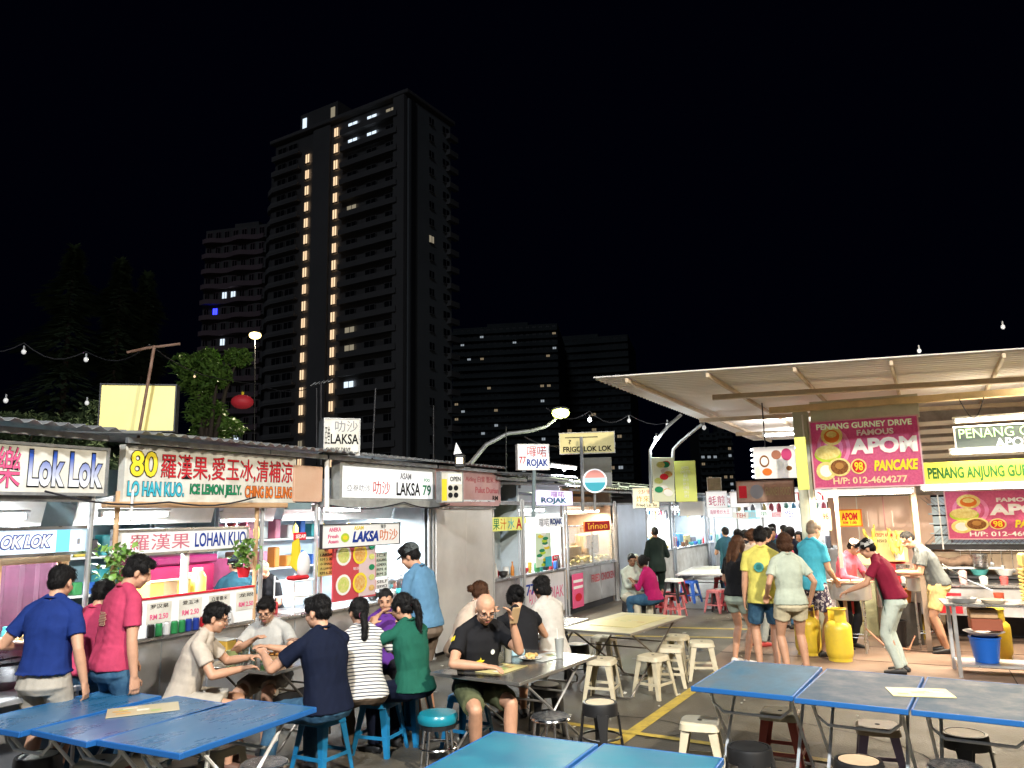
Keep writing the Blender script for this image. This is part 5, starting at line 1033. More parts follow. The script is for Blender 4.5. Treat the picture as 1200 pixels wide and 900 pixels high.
apom(RGT, (952, 491, 1079, 570), -.02, 'big magenta board reading FAMOUS APOM 98 PANCAKE beside the pillar')
a0 = RGT.hit(1110, 605, 2.45); W_ = 2.15
apom(RGT, None, 2.45, 'smaller pink APOM PANCAKE banner hung over the louvre window', dims=(a0[0], a0[0]+1.66, RGT.hit(1155, 631, 2.45)[1], RGT.hit(1155, 575, 2.45)[1]), full=False)
a1 = RGT.hit(1082, 555, .1); z0, z1 = RGT.hit(1140, 570, .1)[1], RGT.hit(1140, 540, .1)[1]
sign(RGT, None, .1, 'long yellow board reading PENANG ANJUNG GURNEY in dark green', M('sign_yellowgreen', (.62, .60, .04), .5, emit=.15), [('PENANG ANJUNG GURNEY DRIVE', .03, .97, .2, .8, M('print_darkgreen', (.03, .12, .03), .5), dict(bold=.04))], dims=(a1[0], a1[0]+1.9, z0, z1), th=.05)
a1 = RGT.hit(1120, 515, .1); z0, z1 = RGT.hit(1160, 527, .1)[1], RGT.hit(1160, 499, .1)[1]
sign(RGT, None, .1, 'dark board with green neon PENANG and white neon APOM lettering', M('sign_darkslate', (.05, .07, .065), .5), [('PENANG GURNEY', .03, .97, .53, .93, M('neon_green', (.3, .6, .2), .5, emit=.8, ecol=(.55, .9, .35)), dict(bold=-.0)), ('APOM', .32, .62, .1, .47, M('neon_white', (.8, .8, .8), .5, emit=1.2), dict(bold=.01))], dims=(a1[0], a1[0]+1.5, z0, z1), th=.06, frame=inkw, fw=.02)
# the stall behind: walls
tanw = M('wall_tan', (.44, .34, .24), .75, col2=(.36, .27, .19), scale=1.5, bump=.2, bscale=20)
sw = thing('stall_wall', 'tan rear wall of the pancake stall with a louvre window', 'wall', RGT.w(0, 0, 0), RGT.a)
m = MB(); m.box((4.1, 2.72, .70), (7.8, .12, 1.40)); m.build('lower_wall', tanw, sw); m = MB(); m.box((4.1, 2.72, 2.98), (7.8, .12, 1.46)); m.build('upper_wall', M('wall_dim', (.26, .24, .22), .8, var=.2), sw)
wx0, wx1 = RGT.hit(1081, 610, 2.6)[0], RGT.hit(1113, 610, 2.6)[0]
m = MB(); m.box((wx1, 2.70, 1.83), (0.03, .1, .84)); m.build('window_mullion', galv, sw)
pinkw = M('wall_pinkish', (.62, .44, .36), .7, col2=(.66, .50, .42), scale=2)
m = MB(); m.box((.1+wx0/2-.02, 2.70, 1.83), (wx0+.16, .1, .85)); m.build('pink_wall', pinkw, sw)
m = MB(); m.box((wx0*.5+.1, 2.63, 1.3), (wx0, .03, 1.9)); m.build('pink_panel', pinkw, sw)
for k in range(5):
    m = MB(); z = 1.49+.165*k; m.box((0, 0, 0), (wx1-wx0+2.4, .02, .145), Matrix.Rotation(rad(-25), 3, 'X')); m.build('louvre', M('louvre_glass', (.50, .62, .68), .25, emit=.12), sw, loc=((wx0+wx1)/2+1.2, 2.68, z))
m = MB()
for i in range(34):
    x = wx0+i*.075; m.cyl((x, 2.60, 1.42), (x+.8, 2.60, 2.22), .004, n=4); m.cyl((x+.8, 2.595, 1.42), (x, 2.595, 2.22), .004, n=4)
m.build('window_mesh', galv, sw, kind='stuff')
m = MB(); m.box((2.5+wx0, 2.56, 1.38), (5.0, .03, .09)); m.build('mesh_sill', darkm, sw)
m = MB(); m.box((6.6, 1.3, 1.6), (.1, 2.7, 3.2)); m.build('side_wall', tanw, sw)
# ceiling slats behind neon board
for k in range(6): m = MB(); m.box((3.6, 1.4, 0), (5, .03, .07)); m.build('dark_slat', M('slat', (.55, .52, .47), .7), sw, loc=(.2, 0, 2.72+.13*k))
# things hung in the stall
t, W, H = sign(RGT, (982, 598, 1009, 616), 1.6, 'red and yellow framed menu hung inside the pancake stall', inky, [('APOM', .15, .85, .35, .85, inkr, dict(bold=.05)), ('RM 1.00', .2, .8, .1, .28, inkr)], th=.02, frame=inko, fw=.02)
for i, px in enumerate((1019, 1048)):
    c = RGT.w(RGT.hit(px, 628, 1.5)[0], 1.5, RGT.hit(px, 628, 1.5)[1]); b_ = thing('plastic_bag_bunch', ('left', 'right')[i]+' of the two yellow bunches of plastic bags hung in the pancake stall', 'plastic bags', c, RGT.a); r = random.Random(i); bgm = M('bag_yellow', (.66, .52, .10), .4, var=.15)
    m = MB()
    for q in range(11): m.ell((r.uniform(-.11, .11), r.uniform(-.05, .05), r.uniform(-.2, .08)), (.035, .02, .13), 7, 6, Euler((r.uniform(-.3, .3), r.uniform(-.5, .5), r.uniform(0, 3))).to_matrix())
    o = obj('bag', remeshed(m, .012, bgm, 1, folds=.004, seed=i, name='bag'), b_); m = MB(); m.cyl((0, 0, .15), (0, 0, .4), .004, n=5); m.build('string', white, b_)
yw = M('poster_yellow', (.66, .54, .22), .6, var=.06)
t, W, H = sign(RGT, (1024, 622, 1063, 658), 1.7, 'yellow poster sheet with a small white figure behind the cook', yw, [('CRISPY APOM', .08, .6, .8, .92, inkr), ('FRESH DAILY', .08, .6, .62, .72, ink)], th=.01, cat='poster'); patch(t, W, H, [('e', .75, .55, .1, .18, inkw), ('e', .75, .78, .06, .08, cocb), ('r', .75, .25, .14, .2, inkw)])
t, W, H = sign(RGT, (1000, 640, 1022, 662), 1.4, 'curved pale yellow menu card beside the cook in maroon', M('card_cream', (.66, .50, .24), .5), [('MENU', .2, .8, .6, .8, inkr)], th=.01, cat='notice')
t, W, H = sign(RGT, (962, 596, 974, 622), .25, 'narrow cream notice on the inside of the pillar', M('card_cream', (0, 0, 0)), [('98', .2, .8, .5, .8, inkr)], th=.01, cat='notice')
# counter shelf behind the cooks
cb = thing('work_counter', 'low red fronted work counter behind the pancake cooks', 'counter', RGT.w(1.2, 1.25, 0), RGT.a)
m = MB(); m.box((.9, .2, .86), (2.0, .5, .04), ch=.008); m.build('counter_top', steel, cb); m = MB(); m.box((.9, .0, .62), (1.9, .03, .40)); m.build('steel_front', steel2, cb); m = MB(); m.box((.45, -.02, .6), (.5, .01, .3)); m.build('red_panel', inkr, cb)
for x in (0, 1.8): m = MB(); m.box((x, .2, .42), (.04, .4, .84)); m.build('leg', galv, cb)
r = random.Random(31)
for i in range(7):
    h_ = r.uniform(.08, .22); m = MB(); m.lathe([(.05, 0), (.06, h_*.9), (.06, h_), (.03, h_+.02)], n=12); cc = ((.7, .7, .7), (.6, .1, .1), (.65, .55, .15), (.7, .4, .4))[i % 4]
    m.build('tub', M('pk_tub%d' % (i % 4), cc, .4), loc=RGT.w(1.15+.27*i, 1.4+.08*(i % 2), .88), smooth=True, label=('white', 'red', 'yellow', 'rose', 'second white', 'second red', 'second yellow')[i]+' tub counted from the left on the pancake work counter', cat='tub')
# griddles
def griddle(label, p, r_, top=.98, dr=.24, warm=True):
    t = thing('griddle', label, 'griddle', p, RGT.a); m = MB(); m.lathe([(r_*.92, top-dr), (r_, top-dr+.01), (r_, top-.01), (r_*.97, top), (0, top)], n=36); m.build('drum', M('drum_steel', (.62, .61, .60), .32, .8, var=.06), t, smooth=30)
    m = MB(); m.lathe([(r_*.2, top+.002), (r_+.03, top+.004), (r_+.03, top+.022), (r_*.2, top+.024)], n=32); m.build('plate', M('griddle_plate', (.35, .22, .16), .5, .4, var=.2), t, smooth=30)
    for i in range(4): a = math.pi/4+i*math.pi/2; m = MB(); m.cyl((r_*.8*math.cos(a), r_*.8*math.sin(a), 0), (r_*.8*math.cos(a), r_*.8*math.sin(a), top-dr+.01), .017); m.build('leg', steel, t, smooth=True)
    m = MB(); m.tube([(r_*.8*math.cos(a), r_*.8*math.sin(a), .22) for a in [math.pi/4+i*math.pi/2 for i in range(4)]], .011, 6, True); m.build('leg_ring', steel, t)
    for i in range(7): a = i*.9; m = MB(); m.lathe([(.0, 0), (.075, .004), (.08, .02), (.06, .03), (0, .034)], n=14); m.build('pan', M('pan_apom', (.60, .42, .25), .5, col2=(.62, .52, .38), scale=30), t, loc=(r_*.62*math.cos(a), r_*.62*math.sin(a), top+.02), smooth=True)
    return t
gp1 = G(988, 765); gp1 = RGT.w(.42, .05, 0)
griddle('round steel pancake griddle drum beside the gas cylinders', gp1, .30)
griddle('second pancake griddle behind the cook in maroon', RGT.w(1.42, .75, 0), .25, 1.02, .2)
m = MB(); m.tube([gp1+Vector(v) for v in ((.1, -.2, .35), (.3, -.35, .12), (.7, -.2, .05), (.9, 0, .2))], .012, 6); m.build('gas_hose', M('hose', (.45, .22, .14), .6), label='orange brown gas hose looping under the first griddle', cat='hose', smooth=True)
def gascyl(label, p, rz, k=1.0, name='gas_cylinder'):
    t = thing(name, label, 'gas cylinder', p, rz); gm = M('gas_yellow', (.68, .50, .03), .42, col2=(.52, .38, .05), scale=9, lo=.3, hi=.8)
    m = MB(); m.lathe([(x*k, z*k) for x, z in ((.10, .045), (.15, .05), (.165, .085), (.168, .12), (.168, .40), (.160, .45), (.12, .49), (.06, .505), (0, .507))], n=28); m.build('tank', gm, t, smooth=True)
    m = MB(); m.lathe([(x*k, z*k) for x, z in ((.14, 0), (.145, 0), (.145, .07), (.135, .07), (.135, 0))], n=24); m.build('foot_ring', gm, t)
    for i in range(2):
        m = MB(); K = 10; vs = []; a0 = .5+i*math.pi
        for q in range(K+1): a = a0+q/K*1.7; c, s_ = math.cos(a)*.115*k, math.sin(a)*.115*k; vs += [(c, s_, .46*k), (c*.95, s_*.95, .66*k), (c*.9, s_*.9, .66*k), (c*.93, s_*.93, .46*k)]
        f = []
        for q in range(K): f += [(4*q+j, 4*q+4+j, 4*q+4+(j+1) % 4, 4*q+(j+1) % 4) for j in range(4)]
        m.add(vs, f+[(0, 1, 2, 3), (4*K+3, 4*K+2, 4*K+1, 4*K)]); m.build('collar', gm, t, smooth=30)
    m = MB(); m.tube([(.112*k*math.cos(a), .112*k*math.sin(a), .655*k) for a in [i*math.pi/10 for i in range(20)]], .012*k, 6, True); m.build('handle_ring', gm, t, smooth=True); m = MB(); m.cyl((0, 0, .5*k), (0, 0, .58*k), .025*k); m.cyl((0, 0, .56*k), (.06*k, 0, .56*k), .015*k); m.build('valve', darkm, t)
    return t
gascyl('yellow gas cylinder nearest the viewer, right one of the pair by the pillar', G(991, 777)+Vector((0, .16, 0)), .4, 1.05)
gascyl('yellow gas cylinder half behind its twin, left one of the pair at the pillar foot', G(954, 770)+Vector((0, .18, 0)), 1.9, 1.05)
gascyl('yellow gas cylinder lying in shade behind the legs of the man in yellow shorts', G(1089, 752)+Vector((0, .3, 0)), .2, .8)
gascyl('yellow gas cylinder under the right end of the steel table', G(1183, 775)+Vector((0, .2, 0)), .2, 1.0)
# steel table at right
sp = G(1127, 795); F = Frame(sp.x, sp.y, rad(-22)); tbl = thing('steel_table', 'steel work table with a lower shelf at the right picture edge', 'table', F.w(0, 0, 0), F.a); L = 1.6
m = MB(); m.box((L/2-.1, .3, .86), (L, .62, .035), ch=.01); m.build('tabletop', steel, tbl)
for x in (0, L-.2):
    for y in (.03, .57): m = MB(); m.box((x, y, .42), (.045, .045, .84), ch=.004); m.build('leg', steel2, tbl)
m = MB(); m.box((L/2-.1, .3, .14), (L-.2, .5, .03), ch=.004); m.build('lower_shelf', steel2, tbl)
bk = thing('bucket', 'bright blue plastic bucket on the lower shelf of the steel table', 'bucket', F.w(.33, .28, .16)); m = MB(); m.lathe([(.13, 0), (.17, .28), (.18, .285), (.18, .30), (.165, .30), (.125, .02), (0, .015)], n=24); m.build('bucket_wall', M('bucket_blue', (.01, .11, .50), .35), bk, smooth=True); m = MB(); m.tube([(.17*math.cos(a), .02, .28+.1*math.sin(a)) for a in [i*math.pi/8 for i in range(9)]], .004, 5); m.build('handle', white, bk)
pn = thing('wide_pan', 'wide pale pan lying on the blue bucket', 'pan', F.w(.33, .28, .47)); m = MB(); m.lathe([(.0, 0), (.12, .0), (.22, .05), (.23, .055), (.2, .055), (.11, .012)], n=24); m.build('pan_body', white, pn, smooth=True)
m = MB(); m.box((0, 0, .07), (.34, .26, .14), ch=.01); m.build('crate', M('redbrown', (.30, .08, .04), .6), loc=F.w(.36, .3, .54), rz=F.a, label='red brown box wedged under the steel table top', cat='box')
m = MB(); m.box((0, 0, .05), (.30, .24, .11), ch=.01); m.build('carton', M('card_tan', (0, 0, 0)), loc=F.w(.34, .3, .69), rz=F.a, label='flat tan carton directly under the steel table top', cat='carton')
et = thing('egg_tray_stack', 'tall stack of yellow egg trays on the right of the steel table', 'egg trays', F.w(.82, .2, .88), F.a); ym = M('egg_tray', (.60, .44, .10), .7, var=.1)
for k in range(9):
    m = MB(); m.box((.15, .15, .02+.045*k), (.32-.004*(k % 2), .32, .028), ch=.006); [m.cyl((.01+.045*j, -.02, .02+.045*k), (.01+.045*j, -.02, .045+.045*k), .016, .010, 7) for j in range(7)]; m.build('egg_tray', ym, et)
m = MB(); m.box((.15, .15, .50), (.30, .30, .16), ch=.02); m.build('top_box', M('yellow_box', (.66, .52, .16), .5), et)
for i, (x, y, w_, h_, c, lb) in enumerate(((.12, .2, .35, .05, (.5, .5, .5), 'shallow steel tray at the left end of the steel table'), (.55, .35, .12, .10, (.6, .1, .05), 'small red tub beside the egg trays'), (.45, .15, .28, .04, (.65, .55, .4), 'flat pale tray in the middle of the steel table'))):
    m = MB(); m.lathe([(.0, 0), (w_*.42, 0), (w_*.5, h_), (w_*.47, h_), (w_*.4, .01), (0, .008)], n=20); m.build('tray', M('st_%d' % i, c, .4, .7 if i == 0 else 0), loc=F.w(x, y, .88), smooth=True, label=lb, cat='tray')
# ladle / pipe
m = MB(); m.tube([F.w(.0, .7, 1.3), F.w(.25, .5, 1.12), F.w(.5, .4, 1.0)], .010, 6); m.build('pipe', steel, label='slanting steel tap pipe over the steel table', cat='pipe')
# black stove along the rear wall, orange tub
stv = thing('stove', 'black stove with pans against the tan wall', 'stove', RGT.w(RGT.hit(1105, 690, 2.0)[0], 1.95, 0), RGT.a)
m = MB(); m.box((.55, .3, .82), (1.15, .55, .16), ch=.01); m.build('stove_body', blackp, stv); m = MB(); m.box((.55, .3, .93), (1.2, .56, .03)); m.build('stove_top', darkm, stv); m = MB(); m.box((.55, .35, .37), (1.1, .4, .70)); m.build('stove_base', darkm, stv)
for i in range(3): m = MB(); m.lathe([(.0, 0), (.09, 0), (.14, .09), (.13, .09), (.08, .01)], n=18); m.build('pan', (steel, M('pan_teal', (.1, .4, .4), .4), white)[i], stv, loc=(.2+.35*i, .28, .95), smooth=True)
cl = thing('cloth_heap', 'brownish cloth heap on the shelf against the tan wall', 'cloth', RGT.w(RGT.hit(1122, 665, 2.2)[0], 2.35, 1.12), RGT.a); m = MB(); r = random.Random(6)
for i in range(12): m.ell((r.uniform(-.5, .5), r.uniform(-.08, .08), r.uniform(0, .08)), (.16, .1, .07), 8, 5)
obj('cloth_folds', remeshed(m, .015, cloth('brownheap', (.22, .15, .11)), 1, folds=.006, name='heap'), cl); m = MB(); m.box((0, 0, -.06), (1.3, .3, .03)); m.build('shelf_board', white, cl)
ot = thing('orange_tub', 'orange plastic tub behind the left end of the steel table', 'tub', G(1112, 772)+Vector((0, 1.2, .62))); m = MB(); m.lathe([(.14, 0), (.17, .2), (.18, .2), (.16, .19), (.13, .02), (0, .01)], n=20); m.build('tub_wall', M('tub_orange', (.60, .20, .04), .45), ot, smooth=True)
m = MB(); m.box((0, 0, .31), (.4, .35, .62)); m.build('dark_bin', M('bin_dark', (.05, .045, .04), .6, var=.3), loc=G(1112, 772)+Vector((0, 1.2, 0)), rz=.2, label='dark square bin under the orange tub', cat='bin')
m = MB(); m.lathe([(.12, 0), (.15, .38), (.16, .4), (.14, .4), (.11, .02), (0, .02)], n=18); m.build('waste_bin', blackp, loc=G(1060, 762)+Vector((0, .2, 0)), smooth=True, label='small black waste bin right of the cook in maroon', cat='bin')
m = MB(); m.box((0, 0, .45), (.5, .35, .9), ch=.01); m.build('olive_cabinet', M('olive_metal', (.22, .22, .13), .6, var=.2), loc=G(1050, 755)+Vector((-.05, 1.0, 0)), rz=RGT.a, label='olive grey metal cabinet under the second griddle', cat='cabinet')
# signs at the left edge of the canopy
t, W, H = fsign((884, 524, 932, 560), 11.8, -16, 'hanging food picture sign edged with little bulbs left of the pillar', M('sign_pearl', (.55, .52, .50), .5, emit=.25), th=.08, frame=white, fw=.01)
r = random.Random(9); patch(t, W, H, [('e', .25, .55, .12, .2, cocb), ('e', .25, .55, .09, .14, inkw), ('e', .55, .75, .12, .15, M('print_bean', (.35, .15, .1), .6)), ('e', .8, .75, .13, .2, M('print_rosy', (.5, .06, .18), .6)), ('e', .6, .4, .12, .17, inkw), ('e', .84, .3, .12, .14, inkw), ('e', .84, .3, .07, .08, cocb), ('e', .3, .2, .12, .12, inko), ('e', .07, .2, .06, .18, M('print_mint', (0, 0, 0)))])
for k in range(6): m = MB(); m.ell((-.03, -.01, H*(.06+.176*k)), (.016, .016, .016), 8, 5); m.build('edge_bulb', tubeM, t)
m = MB(); m.cyl((W*.3, .04, H), (W*.3, .04, 3.7-t.location.z), .01); m.build('hanging_rod', darkm, t)
t, W, H = fsign((864, 564, 930, 588), 13.5, -16, 'brown framed sign with faded food pictures under the bulb edged sign', M('sign_brown', (.28, .17, .12), .6, var=.2, emit=.1), [('GURNEY FOOD', .5, .95, .3, .7, M('print_dull', (.4, .35, .2), .6))], th=.05, frame=rust, fw=.02); patch(t, W, H, [('e', .35, .5, .12, .35, inkgr), ('r', .1, .5, .07, .3, inkr)])
t, W, H = fsign((933, 512, 946, 574), 11.0, -27, 'tall narrow yellow green panel on the left side of the pillar', M('panel_yg', (.60, .62, .12), .5, emit=.25), th=.05)
for i, (px, lb, bgm, tx) in enumerate((((828, 576, 852, 600), 'white lit blank sign, left of the small pair over the far stalls', wlit, '蚝煎'), ((856, 577, 878, 594), 'white lit sign, right of the small pair over the far stalls', wlit, ''), ((829, 560, 845, 575), 'small tan picture board above the small white sign pair', M('sign_tan', (.25, .20, .12), .6, var=.3), ''), ((829, 595, 858, 606), 'white strip sign with tiny pink letters beside the far crowd', wlit, '海鮮煮炒大王'), ((796, 588, 826, 604), 'whitish backlit board below the lime banner', wlit2, ''))):
    t, W, H = fsign(px, 15.5-.2*i, -14, lb, bgm, [(tx, .1, .9, .3, .8, inkp, dict(bold=0))] if tx else [], th=.06, frame=white, fw=.01)

# busier cooking corner : steel pots, rack of tools, cloths, condiments on the stove wall
rk = thing('tool_rack', 'steel rail of ladles and tongs hung on the tan wall over the stove', 'tool rack', RGT.w(RGT.hit(1120, 650, 2.5)[0], 2.5, 1.33), RGT.a)
m = MB(); m.cyl((0, 0, 0), (1.3, 0, 0), .008); m.build('rail', steel, rk)
for i in range(9): m = MB(); L = .22+.05*(i % 3); m.cyl((0, 0, 0), (0, 0, -L), .006, n=6); m.ell((0, 0, -L), (.035, .015, .04), 8, 5); m.build('ladle', steel, rk, loc=(.07+.145*i, -.015, 0))
for i, (px, py, r_, h_, lb) in enumerate(((1060, 683, .10, .16, 'steel pot on the second griddle'), (1150, 668, .11, .20, 'tall steel pot on the wall shelf'), (1018, 684, .07, .12, 'small steel batter pot by the first griddle'))):
    off = (.8, 2.2, .35)[i]; a = RGT.hit(px, py, off); o = thing('cooking_pot', lb, 'pot', RGT.w(a[0], off, (1.03, 1.08, 1.0)[i])); m = MB(); m.lathe([(r_*.95, 0), (r_, .01), (r_, h_), (r_*1.06, h_+.004), (r_*.94, h_), (r_*.9, .01), (0, .01)], n=20); m.build('pot_wall', steel, o, smooth=50)
for i in range(4):
    m = MB(); m.box((0, 0, 0), (.02, .012, .9)); m.build('hanging_towel', (white, M('towel_pink', (.6, .3, .3), .8), M('towel_tan', (.5, .4, .25), .8), white)[i], loc=RGT.w(.5+.42*i, 2.3, 1.8), rz=RGT.a, label=('white', 'pink', 'tan', 'last white')[i]+' narrow strip towel hanging in the pancake stall', cat='towel')
# ================================================================ tables
bluet = M('blue_laminate', (.014, .10, .215), .30, col2=(.07, .17, .30), scale=4, stretch=(1, .3, 1), lo=.4, hi=.8, bump=.08, rvar=.15, spec=.5)
bluew = M('blue_worn', (.025, .12, .21), .55, col2=(.10, .13, .155), scale=5, stretch=(1, .5, 1), lo=.35, hi=.68, rvar=.15); bluev = M('blue_grey_worn', (.10, .11, .13), .60, col2=(.045, .085, .13), scale=5, lo=.3, hi=.75, rvar=.15)
bluetl = M('blue_teal', (.015, .105, .19), .4, col2=(.03, .20, .27), scale=3, lo=.35, hi=.7, rvar=.15)
blued = M('blue_edge', (.012, .10, .32), .4); wtube = M('white_tube', (.80, .81, .82), .4, .0, var=.08)
def blue_table(label, P, mat, group, z=.75, legs=True):
    """P: the four top corners as sighted, order near-left, near-right, far-right, far-left (None = parallel completion)"""
    Q = [G(*p, z) if p else None for p in P]
    if Q[3] is None: Q[3] = Q[0]+Q[2]-Q[1]
    if Q[0] is None: Q[0] = Q[1]+Q[3]-Q[2]
    if Q[1] is None: Q[1] = Q[0]+Q[2]-Q[3]
    c = (Q[0]+Q[1]+Q[2]+Q[3])/4; d = ((Q[3]-Q[0])+(Q[2]-Q[1]))/2; L = d.length; W = (((Q[1]-Q[0])+(Q[2]-Q[3]))/2).length; a = math.atan2(d.y, d.x)-math.pi/2
    t = thing('dining_table', label, 'table', (c.x, c.y, 0), a, group)
    m = MB(); m.box((0, 0, z-.012), (W-.03, L-.03, .024)); m.build('tabletop', mat, t)
    m = MB()
    for x, y, sx_, sy_ in ((0, L/2-.008, W, .016), (0, -L/2+.008, W, .016), (W/2-.008, 0, .016, L-.032), (-W/2+.008, 0, .016, L-.032)): m.box((x, y, z-.017), (sx_-.002, sy_, .036), ch=.004)
    m.build('edge_band', blued, t)
    if legs:
        for s_ in (-1, 1):
            for sg in (-1, 1):
                x = s_*(W/2-.07-.03*(sg > 0)); m = MB(); m.tube([(x, sg*(L/2-.2), z-.035), (x, -sg*(L/2-.30), .02)], .0125, 8); m.build('leg', wtube, t, smooth=True)
        for sg in (-1, 1):
            w2 = W/2-.07-.03*(sg > 0); m = MB(); m.cyl((-w2, -sg*(L/2-.33), .07), (w2, -sg*(L/2-.33), .07), .011); m.build('foot_bar', wtube, t, smooth=True)
            m = MB(); y = sg*(L/2-.27); m.tube([(-w2, y, z-.04), (-w2+.015, y, z-.16), (-w2+.09, y, z-.22), (w2-.09, y, z-.22), (w2-.015, y, z-.16), (w2, y, z-.04)], .011, 8); m.build('brace', wtube, t, smooth=True)
    return t, c, a, W, L
gL = 'blue tables pushed together at the left front'; gR = 'blue tables in a line at the right front'; gC = 'blue tables cut off by the bottom edge'
tC = blue_table('blue table nearest the seated diners, right one of the left front group', [(114, 867), (210, 884), (371, 829), None], bluet, gL)
tB = blue_table('blue table with a menu sheet, middle one of the left front group', [(26, 858), (112, 867), (278, 823), None], bluet, gL)
tA = blue_table('blue table running out of the left picture edge, next to the blue shirt man', [None, (24, 858), (191, 815), (125, 808)], bluet, gL)
tR1 = blue_table('teal blue table, leftmost of the line at the right front', [(812, 803), (927, 818), (962, 783), None], bluew, gR)
tR2 = blue_table('worn greyish table holding a menu sheet edge in the right front line', [(930, 818), (1064, 832), (1083, 793), None], bluev, gR)
Qa = G(1067, 832, .75); Qb = G(1086, 793, .75); w3 = G(1064, 832, .75)-G(930, 818, .75)
def pix(p):
    d = Vector(p)-CAMP; z = d.dot(_fw); return (600+FPX*d.dot(_rt)/z, 450-FPX*d.dot(_up)/z)
tR3 = blue_table('worn grey blue table cut by the right picture edge', [pix(Qa), pix(Qa+w3), pix(Qb+w3), pix(Qb)], bluev, gR)
tF1 = blue_table('teal table, left one of the two cut by the bottom edge', [None, pix(G(701, 871, .75)-ROW.X*1.15), (702, 871), (577, 857)], bluetl, gC)
q = G(702, 871, .75)-G(577, 857, .75); a_ = G(706, 871.5, .75)
tF2 = blue_table('teal table, right one of the two cut by the bottom edge', [pix(a_-ROW.X*1.15), pix(a_+q-ROW.X*1.15), pix(a_+q), pix(a_)], bluetl, gC)
# menu sheets
def menu_sheet(label, px, py, rz, z=.752, w_=.36, l_=.25, base=None, seed=0, tx='MENU'):
    p = G(px, py, z); t = thing('menu_sheet', label, 'menu', p, rz); m = MB(); m.box((0, 0, .003), (w_, l_, .004)); m.build('sheet', base or M('menu_yellow', (.66, .58, .26), .35), t); r = random.Random(seed)
    for i in range(6): m = MB(); m.box((r.uniform(-.12, .12)*w_/.36, r.uniform(-.07, .07), .0055+.0004*i), (r.uniform(.04, .1), r.uniform(.02, .05), .0006)); m.build('printed_picture', (M('menu_green', (.35, .45, .15), .4), M('menu_pale', (.75, .72, .6), .4), M('menu_orange', (.6, .35, .1), .4))[i % 3], t)
    return t
menu_sheet('laminated yellow menu sheet on the middle blue table at the left', 168, 832, rad(25), w_=.46, l_=.28, base=M('menu_tan', (.50, .42, .26), .3), seed=1)
menu_sheet('yellow menu sheet lying across the joint of the worn tables', 1078, 812, rad(-14), w_=.40, l_=.27, seed=2)
# metal folding tables of the diners
mtop = M('metal_table_top', (.36, .35, .33), .22, .75, col2=(.22, .20, .19), scale=4, rvar=.1); mtope = M('table_rim', (.35, .34, .32), .35, .8); dleg = M('leg_dark', (.16, .14, .12), .4, .7)
def folding_table(label, P, mat, z=.75, rim=mtope, legm=dleg):
    Q = [G(*p, z) if p else None for p in P]
    if Q[3] is None: Q[3] = Q[0]+Q[2]-Q[1]
    c = (Q[0]+Q[1]+Q[2]+Q[3])/4; d = ((Q[3]-Q[0])+(Q[2]-Q[1]))/2; L = d.length; W = (((Q[1]-Q[0])+(Q[2]-Q[3]))/2).length; a = math.atan2(d.y, d.x)-math.pi/2
    t = thing('folding_table', label, 'table', (c.x, c.y, 0), a)
    m = MB(); m.box((0, 0, z-.008), (W-.016, L-.016, .016)); m.build('tabletop', mat, t)
    m = MB()
    for x, y, a1, a2 in ((0, L/2-.004, W, .010), (0, -L/2+.004, W, .010), (W/2-.004, 0, .010, L-.02), (-W/2+.004, 0, .010, L-.02)): m.box((x, y, z-.014), (a1, a2, .026), ch=.003)
    m.build('rim', rim, t)
    for sg in (-1, 1):
        w2 = W/2-.07-.025*(sg > 0); y0, y1 = sg*(L/2-.16), -sg*(L/2-.26)
        m = MB(); m.tube([(-w2, y0, z-.03), (-w2, y1, .10), (-w2+.03, y1-sg*.04, .03), (-w2+.09, y1-sg*.05, .015), (w2-.09, y1-sg*.05, .015), (w2-.03, y1-sg*.04, .03), (w2, y1, .10), (w2, y0, z-.03)], .011, 8); m.build('leg_frame', legm, t, smooth=True)
        m = MB(); m.cyl((-w2, y0*.4, z*.68), (w2, y0*.4, z*.68), .009); m.build('crossbar', legm, t)
    return t, c, a
mt1, mc1, ma1 = folding_table('steel folding table crowded with glasses, shared by the two young men', [(235, 779), (317, 789), (412, 764), None], mtop)
mt2, mc2, ma2 = folding_table('steel folding table of the bald man in black', [(500, 789), (612, 799), (702, 767), None], mtop, legm=steel2)
yt = M('yellow_mat_top', (.48, .42, .22), .4, col2=(.60, .56, .36), scale=3, lo=.4, hi=.6)
mt3, mc3, ma3 = folding_table('empty folding table with a pale yellow printed top among cream stools', [(657, 736), (737, 743), (803, 722), None], yt)
mt4, mc4, ma4 = folding_table('folding table in front of the three women', [(560, 740), (625, 745), (690, 725), None], mtop)
mt5, mc5, ma5 = folding_table('white topped far table over the red stools', [(795, 672), (846, 674), (862, 664), None], white, rim=white)
menu_sheet('yellow place mat on the bald man table', 588, 784, ma2+rad(90), w_=.42, l_=.26, seed=5)
menu_sheet('pale plastic place mat at the far side of the bald man table', 640, 770, ma2+rad(80), w_=.42, l_=.28, base=M('mat_pale', (.50, .52, .50), .3), seed=6)
menu_sheet('large yellow printed mat on the empty folding table', 738, 728, ma3, w_=.55, l_=1.0, seed=7, base=M('menu_yellow', (0, 0, 0)))
